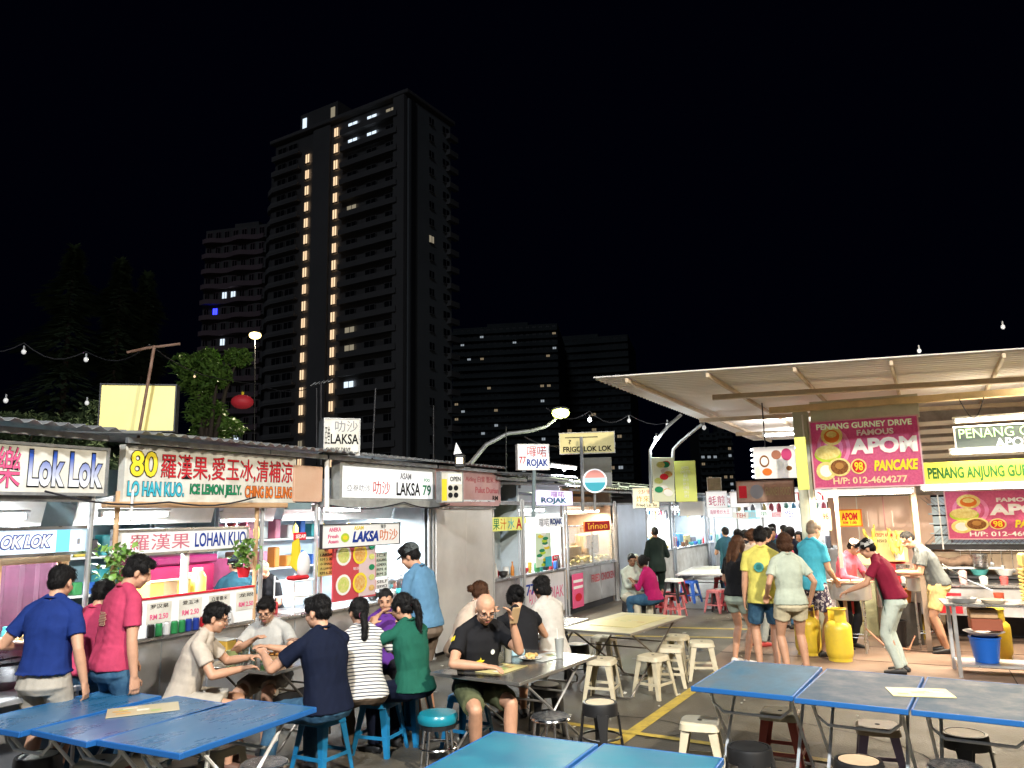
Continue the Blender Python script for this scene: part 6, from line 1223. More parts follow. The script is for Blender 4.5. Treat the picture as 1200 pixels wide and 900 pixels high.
# table ware
glm = glassmat('drink_glass', (.88, .93, .90), 2.2, .03); cupm = M('frosted_cup', (.62, .64, .62), .25, trans=.35)
def glass_(label, p, h=.12, r=.032, liquid=None, group=None):
    t = thing('drinking_glass', label, 'glass', p, 0, group); m = MB(); m.lathe([(r*.75, 0), (r, h), (r*.93, h), (r*.68, .008), (0, .008)], n=14); m.build('glass_wall', glm, t, smooth=50)
    if liquid: m = MB(); m.lathe([(r*.66, .009), (r*.86, h*.75), (0, h*.75)], n=12); m.build('drink', liquid, t, smooth=50)
    return t
gd = M('drink_green', (.12, .38, .06), .3, spec=.4); wd = M('drink_clear', (.55, .62, .58), .1, trans=.6)
P1 = Vector((mc1.x, mc1.y, 0)); R1_ = Matrix.Rotation(ma1, 3, 'Z'); on1 = lambda x, y: P1+R1_ @ Vector((x, y, 0))+Vector((0, 0, .752))
for i, (x, y) in enumerate(((282, 770), (289, 763), (296, 771), (302, 764), (287, 778), (297, 780))):
    glass_(('front left', 'rear left', 'front right', 'rear right', 'foremost left', 'foremost right')[i]+' clear glass in the cluster on the young men table', G(x, y, .752), .13, .033, wd, 'clear glasses clustered on the young men table')
glass_('glass of bright green drink beside the clear glasses', G(308, 777, .752), .13, .033, gd)
def tub(label, px, py, z, r, h, mat, zz=.752): m = MB(); m.lathe([(r*.85, 0), (r, h*.96), (r*1.03, h), (r*.93, h), (r*.78, .01), (0, .01)], n=18); return m.build('cup', mat, loc=G(px, py, zz), smooth=50, label=label, cat='cup')
tub('squat pale green plastic cup in front of the left diner', 272, 775, 0, .055, .10, M('cup_palegreen', (.42, .50, .22), .4))
b_ = thing('takeaway_box', 'yellow snack box behind the cups on the young men table', 'box', G(262, 762, .752), ma1); m = MB(); m.box((0, 0, .05), (.22, .14, .10), ch=.006); m.build('box_body', M('box_amber', (.58, .34, .05), .5), b_); m = MB(); m.box((0, 0, .108), (.225, .145, .015), ch=.004); m.build('lid', offw, b_)
def plate(label, px, py, r, food, z=.752, mat=None):
    t = thing('plate_of_food', label, 'plate', G(px, py, z)); m = MB(); m.lathe([(r*.5, 0), (r*.9, .015), (r, .022), (r*.88, .02), (r*.5, .006), (0, .006)], n=24); m.build('plate', mat or white, t, smooth=True); m = MB(); rr = random.Random(px)
    for i in range(16): a = rr.uniform(0, 6.3); q = rr.uniform(0, r*.6); m.ell((q*math.cos(a), q*math.sin(a), .02+rr.uniform(0, .03)), (.028, .02, .014), 7, 4, Euler((rr.random(), rr.random(), rr.random()*6)).to_matrix())
    obj('food', remeshed(m, .006, food, 1, name='food'), t); return t
b_ = thing('food_tray', 'open brown box of fried snacks on the young men table', 'box', G(326, 775, .752), ma1); m = MB(); m.box((0, 0, .01), (.2, .16, .02)); [m.box(c, d) for c, d in (((.1, 0, .03), (.008, .16, .06)), ((-.1, 0, .03), (.008, .16, .06)), ((0, .08, .03), (.2, .008, .06)), ((0, -.08, .03), (.2, .008, .06)))]; m.build('box_body', M('kraft', (.40, .24, .12), .7), b_); m = MB(); r = random.Random(3); [m.ell((r.uniform(-.08, .08), r.uniform(-.06, .06), .05+r.uniform(0, .03)), (.03, .02, .015), 7, 4) for _ in range(22)]; m.build('fried_snacks', M('snack_orange', (.58, .26, .06), .5, var=.3, scale=20), b_, smooth=True, kind='stuff')
# bald man's table ware
def straw_cup(label, px, py, h=.17, r=.042, mat=cupm):
    t = thing('plastic_cup', label, 'cup', G(px, py, .754)); m = MB(); m.lathe([(r*.75, 0), (r, h), (r*1.05, h+.002), (r*.93, h), (r*.7, .008), (0, .008)], n=18); m.build('cup_wall', mat, t, smooth=50); m = MB(); m.cyl((0, 0, .02), (-.02, 0, h+.09), .004, n=6); m.build('straw', white, t); return t
straw_cup('tall frosted plastic cup nearest the bald man', 595, 776, .16); straw_cup('tall frosted plastic cup at the right end of the bald man table', 656, 771, .17)
plate('flat plate with leftover food on the bald man table', 622, 773, .11, fd1)
m = MB(); m.box((0, 0, .03), (.13, .09, .06), ch=.01); m.build('tissue_pack', M('tissue_cyan', (.35, .55, .62), .5), loc=G(606, 768, .752), rz=.4, label='pale blue tissue pack beside the frosted cup', cat='tissue pack')
# ================================================================ stools
def make_stool(kind, label, seatm, legm, h=.45, group=None, k=1.0):
    t = thing('stool', label, 'stool', (0, -50, 0), 0, group)
    if kind == 'square':     # moulded plastic stool with splayed channel legs
        a = .145*k; V = Vector; m = MB()
        rg = [(V((0, 0, h-.055)), V((a+.012, 0, 0)), V((0, a+.012, 0))), (V((0, 0, h-.012)), V((a+.002, 0, 0)), V((0, a+.002, 0))), (V((0, 0, h-.002)), V((a-.012, 0, 0)), V((0, a-.012, 0))), (V((0, 0, h-.004)), V((a-.05, 0, 0)), V((0, a-.05, 0)))]
        m.loft(rg, 24, 5); m.build('seat', seatm, t, smooth=35); m = MB(); m.cyl((0, 0, h-.0045), (0, 0, h-.002), .018, n=12); m.build('seat_hole', ink, t)
        for sx_ in (-1, 1):
            for sy_ in (-1, 1):
                m = MB(); top = V((sx_*(a-.015), sy_*(a-.015), h-.05)); bot = V((sx_*(a+.04), sy_*(a+.04), 0)); e = .042
                for (dx, dy) in ((1, 0), (0, 1)):
                    ox, oy = (-sx_*e/2*dx, -sy_*e/2*dy); w0 = e*1.5
                    A = [top+V((ox*1.5-(w0/2 if dx else .004), oy*1.5-(w0/2 if dy else .004), 0)), top+V((ox*1.5+(w0/2 if dx else .004), oy*1.5-(w0/2 if dy else .004), 0)), top+V((ox*1.5+(w0/2 if dx else .004), oy*1.5+(w0/2 if dy else .004), 0)), top+V((ox*1.5-(w0/2 if dx else .004), oy*1.5+(w0/2 if dy else .004), 0))]
                    A = [V((p.x if dx else p.x, p.y, p.z)) for p in A]; w1 = e*.8
                    B = [bot+V((ox*.8+s1*(w1/2 if dx else .004), oy*.8+s2*(w1/2 if dy else .004), 0)) for s1, s2 in ((-1, -1), (1, -1), (1, 1), (-1, 1))]
                    m.add(A+B, [(0, 1, 2, 3), (7, 6, 5, 4)]+[(i, 4+i, 4+(i+1) % 4, (i+1) % 4) for i in range(4)])
                m.build('leg', legm, t)
        q = a+.022
        for s_ in (-1, 1):
            m = MB(); m.box((0, s_*q, .155), (2*q-.03, .008, .028)); m.build('stretcher', legm, t); m = MB(); m.box((s_*q, 0, .155), (.008, 2*q-.03, .028)); m.build('stretcher', legm, t)
            m = MB(); K = 8
            for (ax, sg) in ((0, s_), (1, s_)):
                pass
    elif kind == 'round':    # black tub stool with a disc top
        a = .15*k; m = MB(); m.lathe([(a*.80, h-.012), (a*.82, h-.002), (a*.3, h-.004), (a*.10, h-.006), (0, h-.006)], n=28); m.build('seat', seatm, t, smooth=40)
        m = MB(); m.lathe([(a*.84, h-.016), (a*.86, h), (a*.98, h-.002), (a*1.02, h-.02), (a*1.05, h-.10), (a*.98, h-.10), (a*.95, h-.02)], n=28); m.build('seat_rim', legm, t, smooth=40)
        for i in range(4):
            an_ = math.pi/4+i*math.pi/2; c, s_ = math.cos(an_), math.sin(an_); R = Vector((c, s_, 0)); T = Vector((-s_, c, 0)); m = MB()
            m.loft([(R*a*.98+Vector((0, 0, h-.08)), T*.055, R*.008), (R*a*1.10+Vector((0, 0, h*.5)), T*.036, R*.010), (R*a*1.28, T*.026, R*.012)], 10, 4); m.build('leg', legm, t, smooth=40)
        m = MB(); m.tube([(a*1.12*math.cos(x), a*1.12*math.sin(x), .17) for x in [i*math.pi/12 for i in range(24)]], .009, 6, True); m.build('stretcher', legm, t, smooth=True)
    elif kind == 'metal':
        a = .155*k; m = MB(); m.lathe([(a*.92, h-.02), (a, h-.015), (a, h-.004), (a*.96, h), (a*.8, h-.002), (0, h-.002)], n=30); m.build('seat', seatm, t, smooth=30)
        m = MB(); m.tube([(a*math.cos(x), a*math.sin(x), h-.02) for x in [i*math.pi/14 for i in range(28)]], .011, 6, True); m.build('seat_rim', legm, t, smooth=True)
        for i in range(4): an_ = math.pi/4+i*math.pi/2; m = MB(); m.cyl((a*.8*math.cos(an_), a*.8*math.sin(an_), h-.02), (a*1.12*math.cos(an_), a*1.12*math.sin(an_), 0), .012); m.build('leg', legm, t, smooth=True)
        m = MB(); m.tube([(a*.98*math.cos(x), a*.98*math.sin(x), .2) for x in [i*math.pi/12 for i in range(24)]], .009, 6, True); m.build('stretcher', legm, t, smooth=True)
    elif kind == 'cushion':
        a = .17*k; m = MB(); m.lathe([(a*.95, h-.08), (a, h-.06), (a, h-.03), (a*.9, h-.005), (a*.5, h), (0, h)], n=28); m.build('cushion', seatm, t, smooth=True); m = MB(); m.cyl((0, 0, h-.12), (0, 0, h-.075), a*.9, n=24); m.build('seat_pan', blackp, t)
        for i in range(4): an_ = math.pi/4+i*math.pi/2; m = MB(); m.cyl((a*.75*math.cos(an_), a*.75*math.sin(an_), h-.12), (a*1.0*math.cos(an_), a*1.0*math.sin(an_), 0), .014); m.build('leg', legm, t, smooth=True)
        m = MB(); m.tube([(a*.92*math.cos(x), a*.92*math.sin(x), .18) for x in [i*math.pi/12 for i in range(24)]], .010, 6, True); m.build('stretcher', legm, t, smooth=True)
    return t
creamp = M('cream_plastic', (.56, .50, .36), .5, col2=(.42, .36, .25), scale=6, lo=.4, hi=.8); bluep = M('blue_plastic', (.012, .17, .36), .4, var=.1); teal_c = M('teal_vinyl', (.01, .20, .27), .25)
redp = M('red_plastic', (.50, .06, .07), .4, var=.1); pinkp = M('pink_plastic', (.62, .18, .18), .4, var=.1); purpr = M('red_leg', (.30, .05, .03), .5); purp = M('purple_plastic', (.22, .16, .24), .45)
creamd = M('cream_disc', (.55, .42, .28), .45, col2=(.45, .33, .22), scale=9); chrome = M('chrome', (.6, .6, .62), .15, 1); metald = M('metal_disc', (.45, .47, .5), .25, .9, col2=(.15, .18, .22), scale=30, lo=.45, hi=.55); whited = M('white_disc', (.62, .62, .58), .4, var=.08)
protos = {'cream': ('square', creamp, creamp), 'blue': ('square', bluep, bluep), 'red': ('square', redp, redp), 'pink': ('square', pinkp, pinkp), 'royal': ('square', M('royal_plastic', (.02, .10, .45), .4), None), 'creamred': ('square', creamp, purpr), 'creampurple': ('square', creamd, purp),
          'blackcream': ('round', creamd, blackp), 'blackwhite': ('round', whited, blackp), 'blackblack': ('round', blackp, blackp), 'metal': ('metal', metald, chrome), 'teal': ('cushion', teal_c, chrome), 'blacksq': ('square', whited, blackp)}
PR = {}
gname = {'cream': 'cream plastic stools round the yellow topped table', 'blue': 'blue plastic stools under the diners', 'red': 'red and pink stools under the far table', 'pink': 'red and pink stools under the far table'}
def stool(kind, px, py, label, rz=None, z=None, grp=None, h=.45):
    p = G(px, py, h if z is None else z); grp = grp or gname.get(kind); rz = random.uniform(0, 6.28) if rz is None else rz
    if kind not in PR:
        k, a, b = protos[kind]; PR[kind] = make_stool(k, label, a, b or a, group=grp); o = PR[kind]; o.location = (p.x, p.y, 0 if z is None else z-.45); o.rotation_euler = (0, 0, rz)
    else:
        o = dup(PR[kind], (p.x, p.y, 0 if z is None else z-.45), rz, label, grp)
        if not grp and 'group' in o: del o['group']
    return o
A0 = ROW.a
stool('cream', 705, 771, 'cream plastic stool left of the leg frame, nearest the bald man table', A0+.1); stool('cream', 765, 767, 'cream plastic stool, foremost under the right of the yellow topped table', A0-.3); stool('cream', 785, 757, 'cream plastic stool just behind the foremost right one', A0+.2)
stool('cream', 792, 744, 'cream plastic stool, farthest on the right of the yellow topped table', A0-.1); stool('cream', 822, 751, 'cream plastic stool standing furthest right, beside the yellow line', A0+.3); stool('cream', 707, 745, 'cream plastic stool behind the yellow topped table on its left', A0)
stool('cream', 820, 843, 'cream plastic stool alone in front of the right blue tables', A0+.15)
stool('blackwhite', 640, 801, 'black stool with a white disc top right of the bald man table', .2); stool('metal', 645, 838, 'round lattice topped metal stool at the corner of the teal table', .5); stool('blackcream', 703, 822, 'black stool with a cream disc top beside the lattice metal stool', .8)
stool('blackcream', 676, 754, 'black stool with a brownish disc top behind the bald man table', .1); 
stool('blackblack', 878, 874, 'all black round stool under the leftmost right-hand table', .3); stool('creamred', 914, 832, 'cream topped stool with red brown legs under the right blue tables', A0); stool('creampurple', 1028, 848, 'tan topped square stool with purple grey legs under the worn tables', A0+.1)
stool('blackcream', 1006, 890, 'black stool with a tan disc top cut by the bottom edge', .7); stool('blackcream', 1130, 858, 'black stool with a pinkish disc top under the right end table', .2); stool('metal', 1120, 897, 'metal lattice stool at the bottom right edge', .4)
stool('blue', 378, 838, 'bright blue plastic stool under the man in navy', A0-.05); stool('blue', 446, 818, 'blue plastic stool under the woman in stripes', A0+.1); stool('blue', 482, 808, 'blue plastic stool under the woman in green', A0); stool('teal', 513, 834, 'teal cushion stool on chrome legs in front of the bald man', .3)
stool('blue', 548, 812, 'blue plastic stool hidden beneath the bald man', A0)
stool('metal', 310, 893, 'round metal stool under the corner of the left blue tables', .2); stool('blackwhite', 45, 884, 'white disc stool, leftmost under the left blue tables', .9); stool('creamred', 120, 890, 'cream square stool under the left blue tables, second from the left', A0+.3); stool('blackcream', 212, 893, 'black stool with cream disc under the blue table with the menu', .5); stool('cream', 256, 872, 'cream stool under the right blue table of the left group', A0)
gf = 'stools stacked round the far white table'
for i, (kd, x, y, z) in enumerate((('pink', 790, 704, .45), ('royal', 808, 696, .62), ('red', 845, 692, .60), ('pink', 838, 700, .45), ('red', 796, 696, .62), ('red', 855, 700, .45), ('blacksq', 790, 694, .75), ('blacksq', 845, 699, .45), ('red', 776, 702, .45), ('pink', 862, 690, .75))):
    lab = {'pink': 'pink', 'royal': 'royal blue', 'red': 'red', 'blacksq': 'white topped black'}[kd]+' stool '+('at the left of the far table, in front', 'turned on top of the left pile by the far table', 'on top of the right pile by the far table', 'at the foot of the right pile by the far table', 'in the middle of the left pile by the far table', 'furthest right by the far table, on the floor', 'topping the left pile by the far table', 'just behind the long haired woman, on the floor', 'furthest left by the seated magenta shirt', 'topping the right pile by the far table')[i]
    stool(kd, x, y-9 if z == .45 else y-16, lab, A0+random.uniform(-.3, .3), None if z == .45 else z, gf)
for i, (x, y) in enumerate(((738, 700), (757, 702), (600, 730), (622, 730), (652, 722), (570, 735))):
    stool('blackwhite', x, y, 'black stool under the '+('man in pale green near the snack stall', 'woman in magenta near the snack stall', 'woman with the floral skirt', 'woman in the black tank top, spare one', 'woman in the white top', 'brown haired woman leaning on the table')[i], .3*i)
# ================================================================ small wares that fill the stalls
rw = random.Random(77)
WM = {k: M('ware_'+k, c, .4) for k, c in dict(white=(.68, .68, .66), red=(.50, .04, .05), green=(.05, .25, .08), yellow=(.62, .48, .08), blue=(.03, .12, .42), brown=(.20, .09, .04), clear=(.50, .56, .56), orange=(.6, .22, .03), pink=(.6, .2, .3), black=(.02, .02, .02), teal=(.05, .32, .34)).items()}
def bottle(kind, col, s_, off, z, lab, cat):
    key = 'bt'+kind
    if kind == 'bottle': mk = lambda m: m.lathe([(.030, 0), (.033, .01), (.033, .14), (.013, .19), (.013, .225), (.015, .23), (.015, .245), (0, .246)], n=12)
    elif kind == 'jar': mk = lambda m: m.lathe([(.05, 0), (.055, .01), (.055, .13), (.048, .14), (.05, .142), (.05, .165), (0, .168)], n=14)
    elif kind == 'cups': mk = lambda m: m.lathe([(.028, 0), (.036, .09), (.038, .10), (.037, .12), (.039, .13), (.038, .15), (.040, .16), (.039, .18), (.041, .19), (.034, .19), (.03, .1), (0, .1)], n=12)
    elif kind == 'bowls': mk = lambda m: m.lathe([(.04, 0), (.08, .045), (.082, .06), (.08, .065), (.085, .08), (.083, .085), (.087, .1), (.075, .1), (.03, .06), (0, .06)], n=16)
    else: mk = lambda m: m.box((0, 0, .07), (.13, .10, .14), ch=.008)
    if key not in proto: m = MB(); mk(m); proto[key] = m.mesh(cat); proto[key].polygons.foreach_set('use_smooth', [kind != 'box']*len(proto[key].polygons)); proto[key].set_sharp_from_angle(angle=rad(40)); proto[key].materials.append(WM['white'])
    o = obj(cat.replace(' ', '_'), proto[key], loc=ROW.w(s_, off, z), rz=ROW.a+rw.uniform(-.2, .2), label=lab, cat=cat)
    o.material_slots[0].link = 'OBJECT'; o.material_slots[0].material = WM[col]; return o
catn = {'bottle': 'bottle', 'jar': 'jar', 'cups': 'cup stack', 'bowls': 'bowl stack', 'box': 'box'}
ordn = ['leftmost', 'second from the left', 'third from the left', 'fourth from the left', 'fifth from the left', 'sixth from the left', 'seventh from the left', 'eighth from the left', 'ninth from the left', 'rightmost']
for (p0, p1, off, z, n, place) in ((190, 292, .45, 1.0, 8, 'behind the splash screen of the herbal drinks stall'), (312, 345, .3, .98, 5, 'on the counter of the narrow magenta stall'), (445, 500, .15, .96, 6, 'along the right of the laksa counter'),
                                   (582, 610, .15, .98, 5, 'on the counter of the narrow doorway stall'), (618, 662, .1, .98, 8, 'along the rojak counter'), (764, 788, .1, .98, 5, 'on the counter behind the standing figure in black'), (797, 830, .1, .98, 7, 'on the counter of the far stall with the worker'), (-20, 100, .62, 1.02, 6, 'at the back of the leftmost stall counter')):
    s0, s1 = sx(p0), sx(p1)
    for i in range(n):
        kd = rw.choice(['bottle', 'jar', 'cups', 'bowls', 'box', 'bottle']); cl_ = rw.choice(list(WM)); lab = '%s %s %s in the line of wares %s' % (cl_, catn[kd], ordn[i] if i < n-1 else 'rightmost', place)
        bottle(kd, cl_, s0+(s1-s0)*(i+.5)/n, off+rw.uniform(-.03, .03), z, ' '.join(lab.split()[:16]), catn[kd])
# inner shelves with wares on the back walls (parts of their stalls)
for st_, W_, z0, items in ((st2, W2, 1.25, 9), (st4, W4, 1.35, 8), (st6, W6, 1.5, 4), (st7, W7, 1.45, 6), (st3, W3, 1.25, 5)):
    m = MB(); m.box((W_/2, 2.12, z0), (W_-.1, .3, .025)); m.build('shelf', white, st_)
    m = MB(); m.box((W_/2, 2.12, z0+.42), (W_-.1, .3, .025)); m.build('shelf', white, st_)
    for i in range(items*2):
        m = MB(); h_ = rw.uniform(.12, .3); w_ = rw.uniform(.08, .16); m.box((0, 0, h_/2), (w_, .16, h_), ch=.012); c = rw.choice(list(WM)); zz = z0+.014+(.42 if i >= items else 0); x = .15+(W_-.3)*((i % items)+.5)/items; m.build('packet', WM[c], st_, loc=(x, 2.08, zz))
# hanging bags of goods under the hoods
for st_, W_, n in ((st7, W7, 6), (st6, W6, 3), (st4, W4, 4), (st3, W3, 4)):
    for i in range(n): m = MB(); h_ = rw.uniform(.10, .2); m.ell((0, 0, -h_/2), (.045, .035, h_/2), 8, 6); m.cyl((0, 0, 0), (0, 0, .08), .004, n=5); m.build('hanging_packet', WM[rw.choice(['clear', 'white', 'red', 'yellow', 'pink', 'green'])], st_, loc=(.15+(W_-.3)*(i+.5)/n, .8, 2.0))
# light rods and cables over the row roofs
def cable(label, pts, sag=.2, r=.009):
    m = MB(); P = []
    for a, b in zip(pts, pts[1:]):
        for q in range(6): u = q/6; v = Vector(a).lerp(Vector(b), u); v.z -= sag*math.sin(math.pi*u); P.append(v)
    P.append(Vector(pts[-1])); m.tube(P, r, 5); m.build('cable', darkm, label=label, cat='cable')
cable('black cable drooping under the fascia of the leftmost two stalls', [ROW.w(-.8, -.12, 2.32), ROW.w(.4, -.12, 2.24), ROW.w(1.5, -.12, 2.30)], .06)
cable('black cable sagging along the front of the laksa stall', [ROW.w(2.6, -.16, 2.22), ROW.w(4.2, -.16, 2.26), ROW.w(5.4, -.16, 2.24)], .07)
cable('long thin overhead line from the rojak box to the street lamp', [D(615, 512, 12.5), D(655, 523, 13.5)], .05, .012)
for i in range(7):
    m = MB(); s_ = 9+i*1.5; m.cyl(ROW.w(s_, -.3, 2.66+.05*(i % 3)), ROW.w(s_+.1, 2.3, 2.95+.12*(i % 2)), .02); m.build('roof_spar', galv, label=ordn[i]+' of the grey spars lying over the rojak and snack stall roofs', cat='roof spar')
# market stuff under the canopy, right side
m = MB(); m.tube([RGT.w(-.02, -.02, 3.5), RGT.w(-.02, -.02, 2.6), RGT.w(-.0, -.02, 1.2)], .012, 6); m.build('conduit', white, label='thin white conduit running down the pillar', cat='conduit')
cable('loop of cable hanging from the front beam under the canopy', [RGT.w(2.1, -.1, 3.55), RGT.w(2.4, -.1, 3.55)], .28, .008)
for i, (x, y) in enumerate(((1092, 700), (1100, 722), (1088, 735))):
    m = MB(); m.box((0, 0, .1), (.3, .22, .2), ch=.01); m.build('carton', M('card_tan', (0, 0, 0)), loc=G(1096, 757)+Vector((.3+.02*i, 1.5, .01+.205*i)), rz=.2+.1*i, label=('bottom', 'middle', 'top')[i]+' carton of the little pile behind the man in yellow shorts', cat='carton')
# ================================================================ people
navy = cloth('navy', (.005, .008, .022)); royal = cloth('royal', (.010, .027, .14)); rose = cloth('rose', (.42, .045, .10)); khaki = cloth('khaki', (.40, .36, .30)); jean = cloth('jean', (.025, .07, .13), col2=(.06, .14, .22), lo=.4, hi=.7); cream_t = cloth('cream_tee', (.47, .41, .34)); grey_t = cloth('grey_tee', (.42, .41, .38)); green_t = cloth('green_tee', (.012, .09, .06)); brownp = cloth('brown_pants', (.09, .065, .045)); blk = cloth('black', (.012, .012, .014)); tealt = cloth('teal_tee', (.02, .07, .10)); bluegrey = cloth('bluegrey', (.09, .20, .32)); brn = cloth('brown_short', (.16, .12, .09)); olive = cloth('olive', (.09, .10, .05)); lime_t = cloth('yellow_tee', (.58, .52, .12)); pale = cloth('pale_tee', (.42, .47, .39)); sand = cloth('sand', (.52, .46, .32)); maroont = cloth('maroon_tee', (.20, .012, .035)); whitet = cloth('white_trouser', (.50, .56, .50)); greyt2 = cloth('grey_marl', (.11, .12, .12)); yshort = cloth('yellow_short', (.60, .45, .20)); bluepolo = cloth('sky_polo', (.06, .36, .48)); pinkv = cloth('vendor_pink', (.50, .09, .13)); palegreen = cloth('pale_green_top', (.46, .50, .42)); magt = cloth('magenta_top', (.32, .01, .09)); black_suit = cloth('dark_suit', (.01, .018, .014)); purple = cloth('purple', (.10, .03, .22)); whitetop = cloth('white_top', (.50, .47, .43)); floral = M('cloth_floral', (.02, .10, .07), .8, col2=(.60, .58, .42), scale=28, lo=.48, hi=.54); beige = cloth('beige_top', (.60, .48, .38)); camo = M('cloth_pattern', (.03, .02, .05), .8, col2=(.55, .5, .5), scale=24, lo=.5, hi=.56); red_t = cloth('red_tee', (.45, .03, .04)); greysk = M('cloth_grey_skirt', (.20, .23, .27), .85, col2=(.34, .38, .42), scale=30, stretch=(1, 1, .1), bump=.2, bscale=200)
wshoe = M('shoe_white', (.62, .60, .58), .5); redshoe = M('shoe_red', (.4, .05, .05), .5); sandal = M('sandal_brown', (.12, .06, .04), .6)
stripes = None
def stripe_mat():
    m = bpy.data.materials.new('cloth_stripes'); m.use_nodes = True; n = m.node_tree.nodes; L = m.node_tree.links; b = n['Principled BSDF']; b.inputs['Roughness'].default_value = .85
    tc = n.new('ShaderNodeTexCoord'); mp = n.new('ShaderNodeMapping'); mp.inputs['Rotation'].default_value = (rad(18), 0, 0); w_ = n.new('ShaderNodeTexWave'); w_.bands_direction = 'Z'; w_.inputs['Scale'].default_value = 11; w_.inputs['Distortion'].default_value = .6; w_.inputs['Detail Scale'].default_value = 1.5
    rp = n.new('ShaderNodeValToRGB'); rp.color_ramp.elements[0].position = .2; rp.color_ramp.elements[1].position = .28; rp.color_ramp.elements[0].color = (.02, .025, .05, 1); rp.color_ramp.elements[1].color = (.62, .60, .56, 1)
    L.new(tc.outputs['Object'], mp.inputs[0]); L.new(mp.outputs[0], w_.inputs['Vector']); L.new(w_.outputs[0], rp.inputs[0]); L.new(rp.outputs[0], b.inputs['Base Color']); return m
stripes = stripe_mat()
def at(px, Y, z=0): p = gx(px, Y); p.z = z; return p
NV = .0072
# 1 blue shirt at the lok lok counter
person('man in a royal blue shirt and khaki shorts, seen from behind, leftmost of all', at(66, 6.05), -3, 1.75, top=royal, bottom=khaki, blen='short', lean=5, head=(-5, 12), lh=(-.30, .22, 1.12), rh=(.30, .02, .88), fat=1.04, vox=NV, hem=.02, hemflare=1.13, shoes=sandal)
person('woman with dark curly hair in a pink top, half hidden between two men', at(112, 6.55), -15, 1.60, sex='f', hair='curly', top=rose, bottom=jean, lean=8, head=(-15, 15), vox=.011, hem=-.02)
r_ = person('young man in a rose red T-shirt and jeans, head bent to the right', at(143, 6.3), -38, 1.82, top=rose, bottom=jean, lean=6, head=(-28, 22), rh=(.26, .05, .78), lh=(-.2, .22, .98), vox=NV, hem=-.05)
person('stall worker in a dark teal T-shirt and cap seen from behind in the drinks stall', ROW.w(sx(278, 680, 1.0), 1.0, 0), 25, 1.66, top=tealt, bottom=jean, lean=10, cap=M('cap_dark', (.02, .03, .05), .8), lh=(-.20, .38, 1.08), rh=(.22, .28, 1.0), vox=.010, head=(20, 8))
person('stall worker with a yellow checked headscarf and black top', ROW.w(sx(322, 680, .95), .95, 0), 150, 1.60, sex='f', top=blk, bottom=blk, hair='buzz', hmat=M('scarf', (.55, .45, .18), .8, col2=(.05, .05, .08), scale=22, lo=.45, hi=.55), lean=14, head=(5, 25), lh=(-.15, .35, 1.05), rh=(.15, .38, 1.0), vox=.010, apron=None)
person('person in a pale sleeve bending inside the herbal drinks stall', ROW.w(sx(216, 670, .85), 1.0, 0), 120, 1.62, top=offw, bottom=khaki, sleeve='long', lean=35, lh=(-.2, .55, 1.1), rh=(.2, .5, 1.0), vox=.014, hmat=M('cap_white2', (.6, .6, .6), .8), hair='buzz', head=(0, 20))
bp_ = MB(); C, R2 = r_['C'], r_['R2']
for i in range(9): rz_ = .05-.012*i; bp_.box(C+R2 @ Vector((.0+.008*math.sin(i*2), -.136-.004*(i == 0)+.0008*i, rz_+.03)), (.11-.01*abs(i-4)*.8, .004, .0065), R2)
bp_.build('back_print', M('print_fadedyellow', (.50, .30, .20), .8), r_['root'], kind='stuff')
# 2 the young men's table (centre mc1)
def sit(label, px, py_seat, yaw, **k):
    p = G(px, py_seat, .45); k.setdefault('sit', .45); return person(label, Vector((p.x, p.y, 0)), yaw, **k)
p = at(224, 6.85); person('young man with glasses in a cream T-shirt eating at the left of the table', p, -80, 1.76, sit=.49, top=cream_t, bottom=khaki, blen='short', lean=18, head=(-4, 8), lh=(-.16, .52, .86), rh=(.14, .50, .82), face=True, glasses=True, vox=NV, shoes=sandal, lp=(-.6, -.2, -.6), rp=(.6, -.2, -.6))
p = at(325, 7.8); person('boy with glasses in a grey white T-shirt facing the viewer while eating', p, 172, 1.68, sit=.49, top=grey_t, bottom=khaki, blen='short', lean=12, head=(6, 20), lh=(-.14, .40, .90), rh=(.05, .34, .95), face=True, glasses=True, vox=NV, fat=1.08, lp=(-.7, 0, -.5), rp=(.7, 0, -.5))
p = at(388, 6.4); person('man in a navy T-shirt and jeans seen from behind on the blue stool', p, 46, 1.84, sit=.50, top=navy, bottom=jean, lean=9, head=(22, 6), lh=(-.30, .48, .98), rh=(.05, .45, 1.0), vox=NV, fat=1.02, glasses=True, lf=(-.30, .42, .085), hem=-.02)
p = at(431, 6.9); person('woman with a long ponytail in a black and white striped top', p, 14, 1.70, sex='f', sit=.50, top=stripes, bottom=brownp, lean=14, side=-6, head=(12, 6), hair='lowpony', lh=(-.2, .4, .95), rh=(.2, .4, .95), vox=NV, fat=1.06)
p = at(486, 7.1); person('woman with a ponytail in a dark green T-shirt beside the striped top', p, 48, 1.72, sex='f', sit=.50, top=green_t, bottom=navy, lean=10, head=(15, 6), hair='pony', lh=(-.18, .38, 1.10), rh=(.12, .36, 1.12), vox=NV, face=True, fat=1.05)
p = at(452, 8.2); person('woman in purple facing the viewer behind the ponytails', p, -165, 1.66, sex='f', sit=.50, top=purple, bottom=blk, lean=8, head=(-10, 8), hair='buzz', face=True, vox=.010, lh=(-.16, .36, 1.0), rh=(.1, .34, 1.1))
person('tall man in a grey cap and blue grey shirt standing at the laksa stall', at(499, 8.2), 62, 1.82, top=bluegrey, bottom=brn, blen='short', lean=10, head=(18, 20), cap=M('cap_grey', (.06, .07, .07), .85, bump=.3, bscale=200), lh=(-.18, .35, 1.05), rh=(.2, .3, 1.02), vox=.009, fat=1.08, hem=-.04, sleeve='threeq')
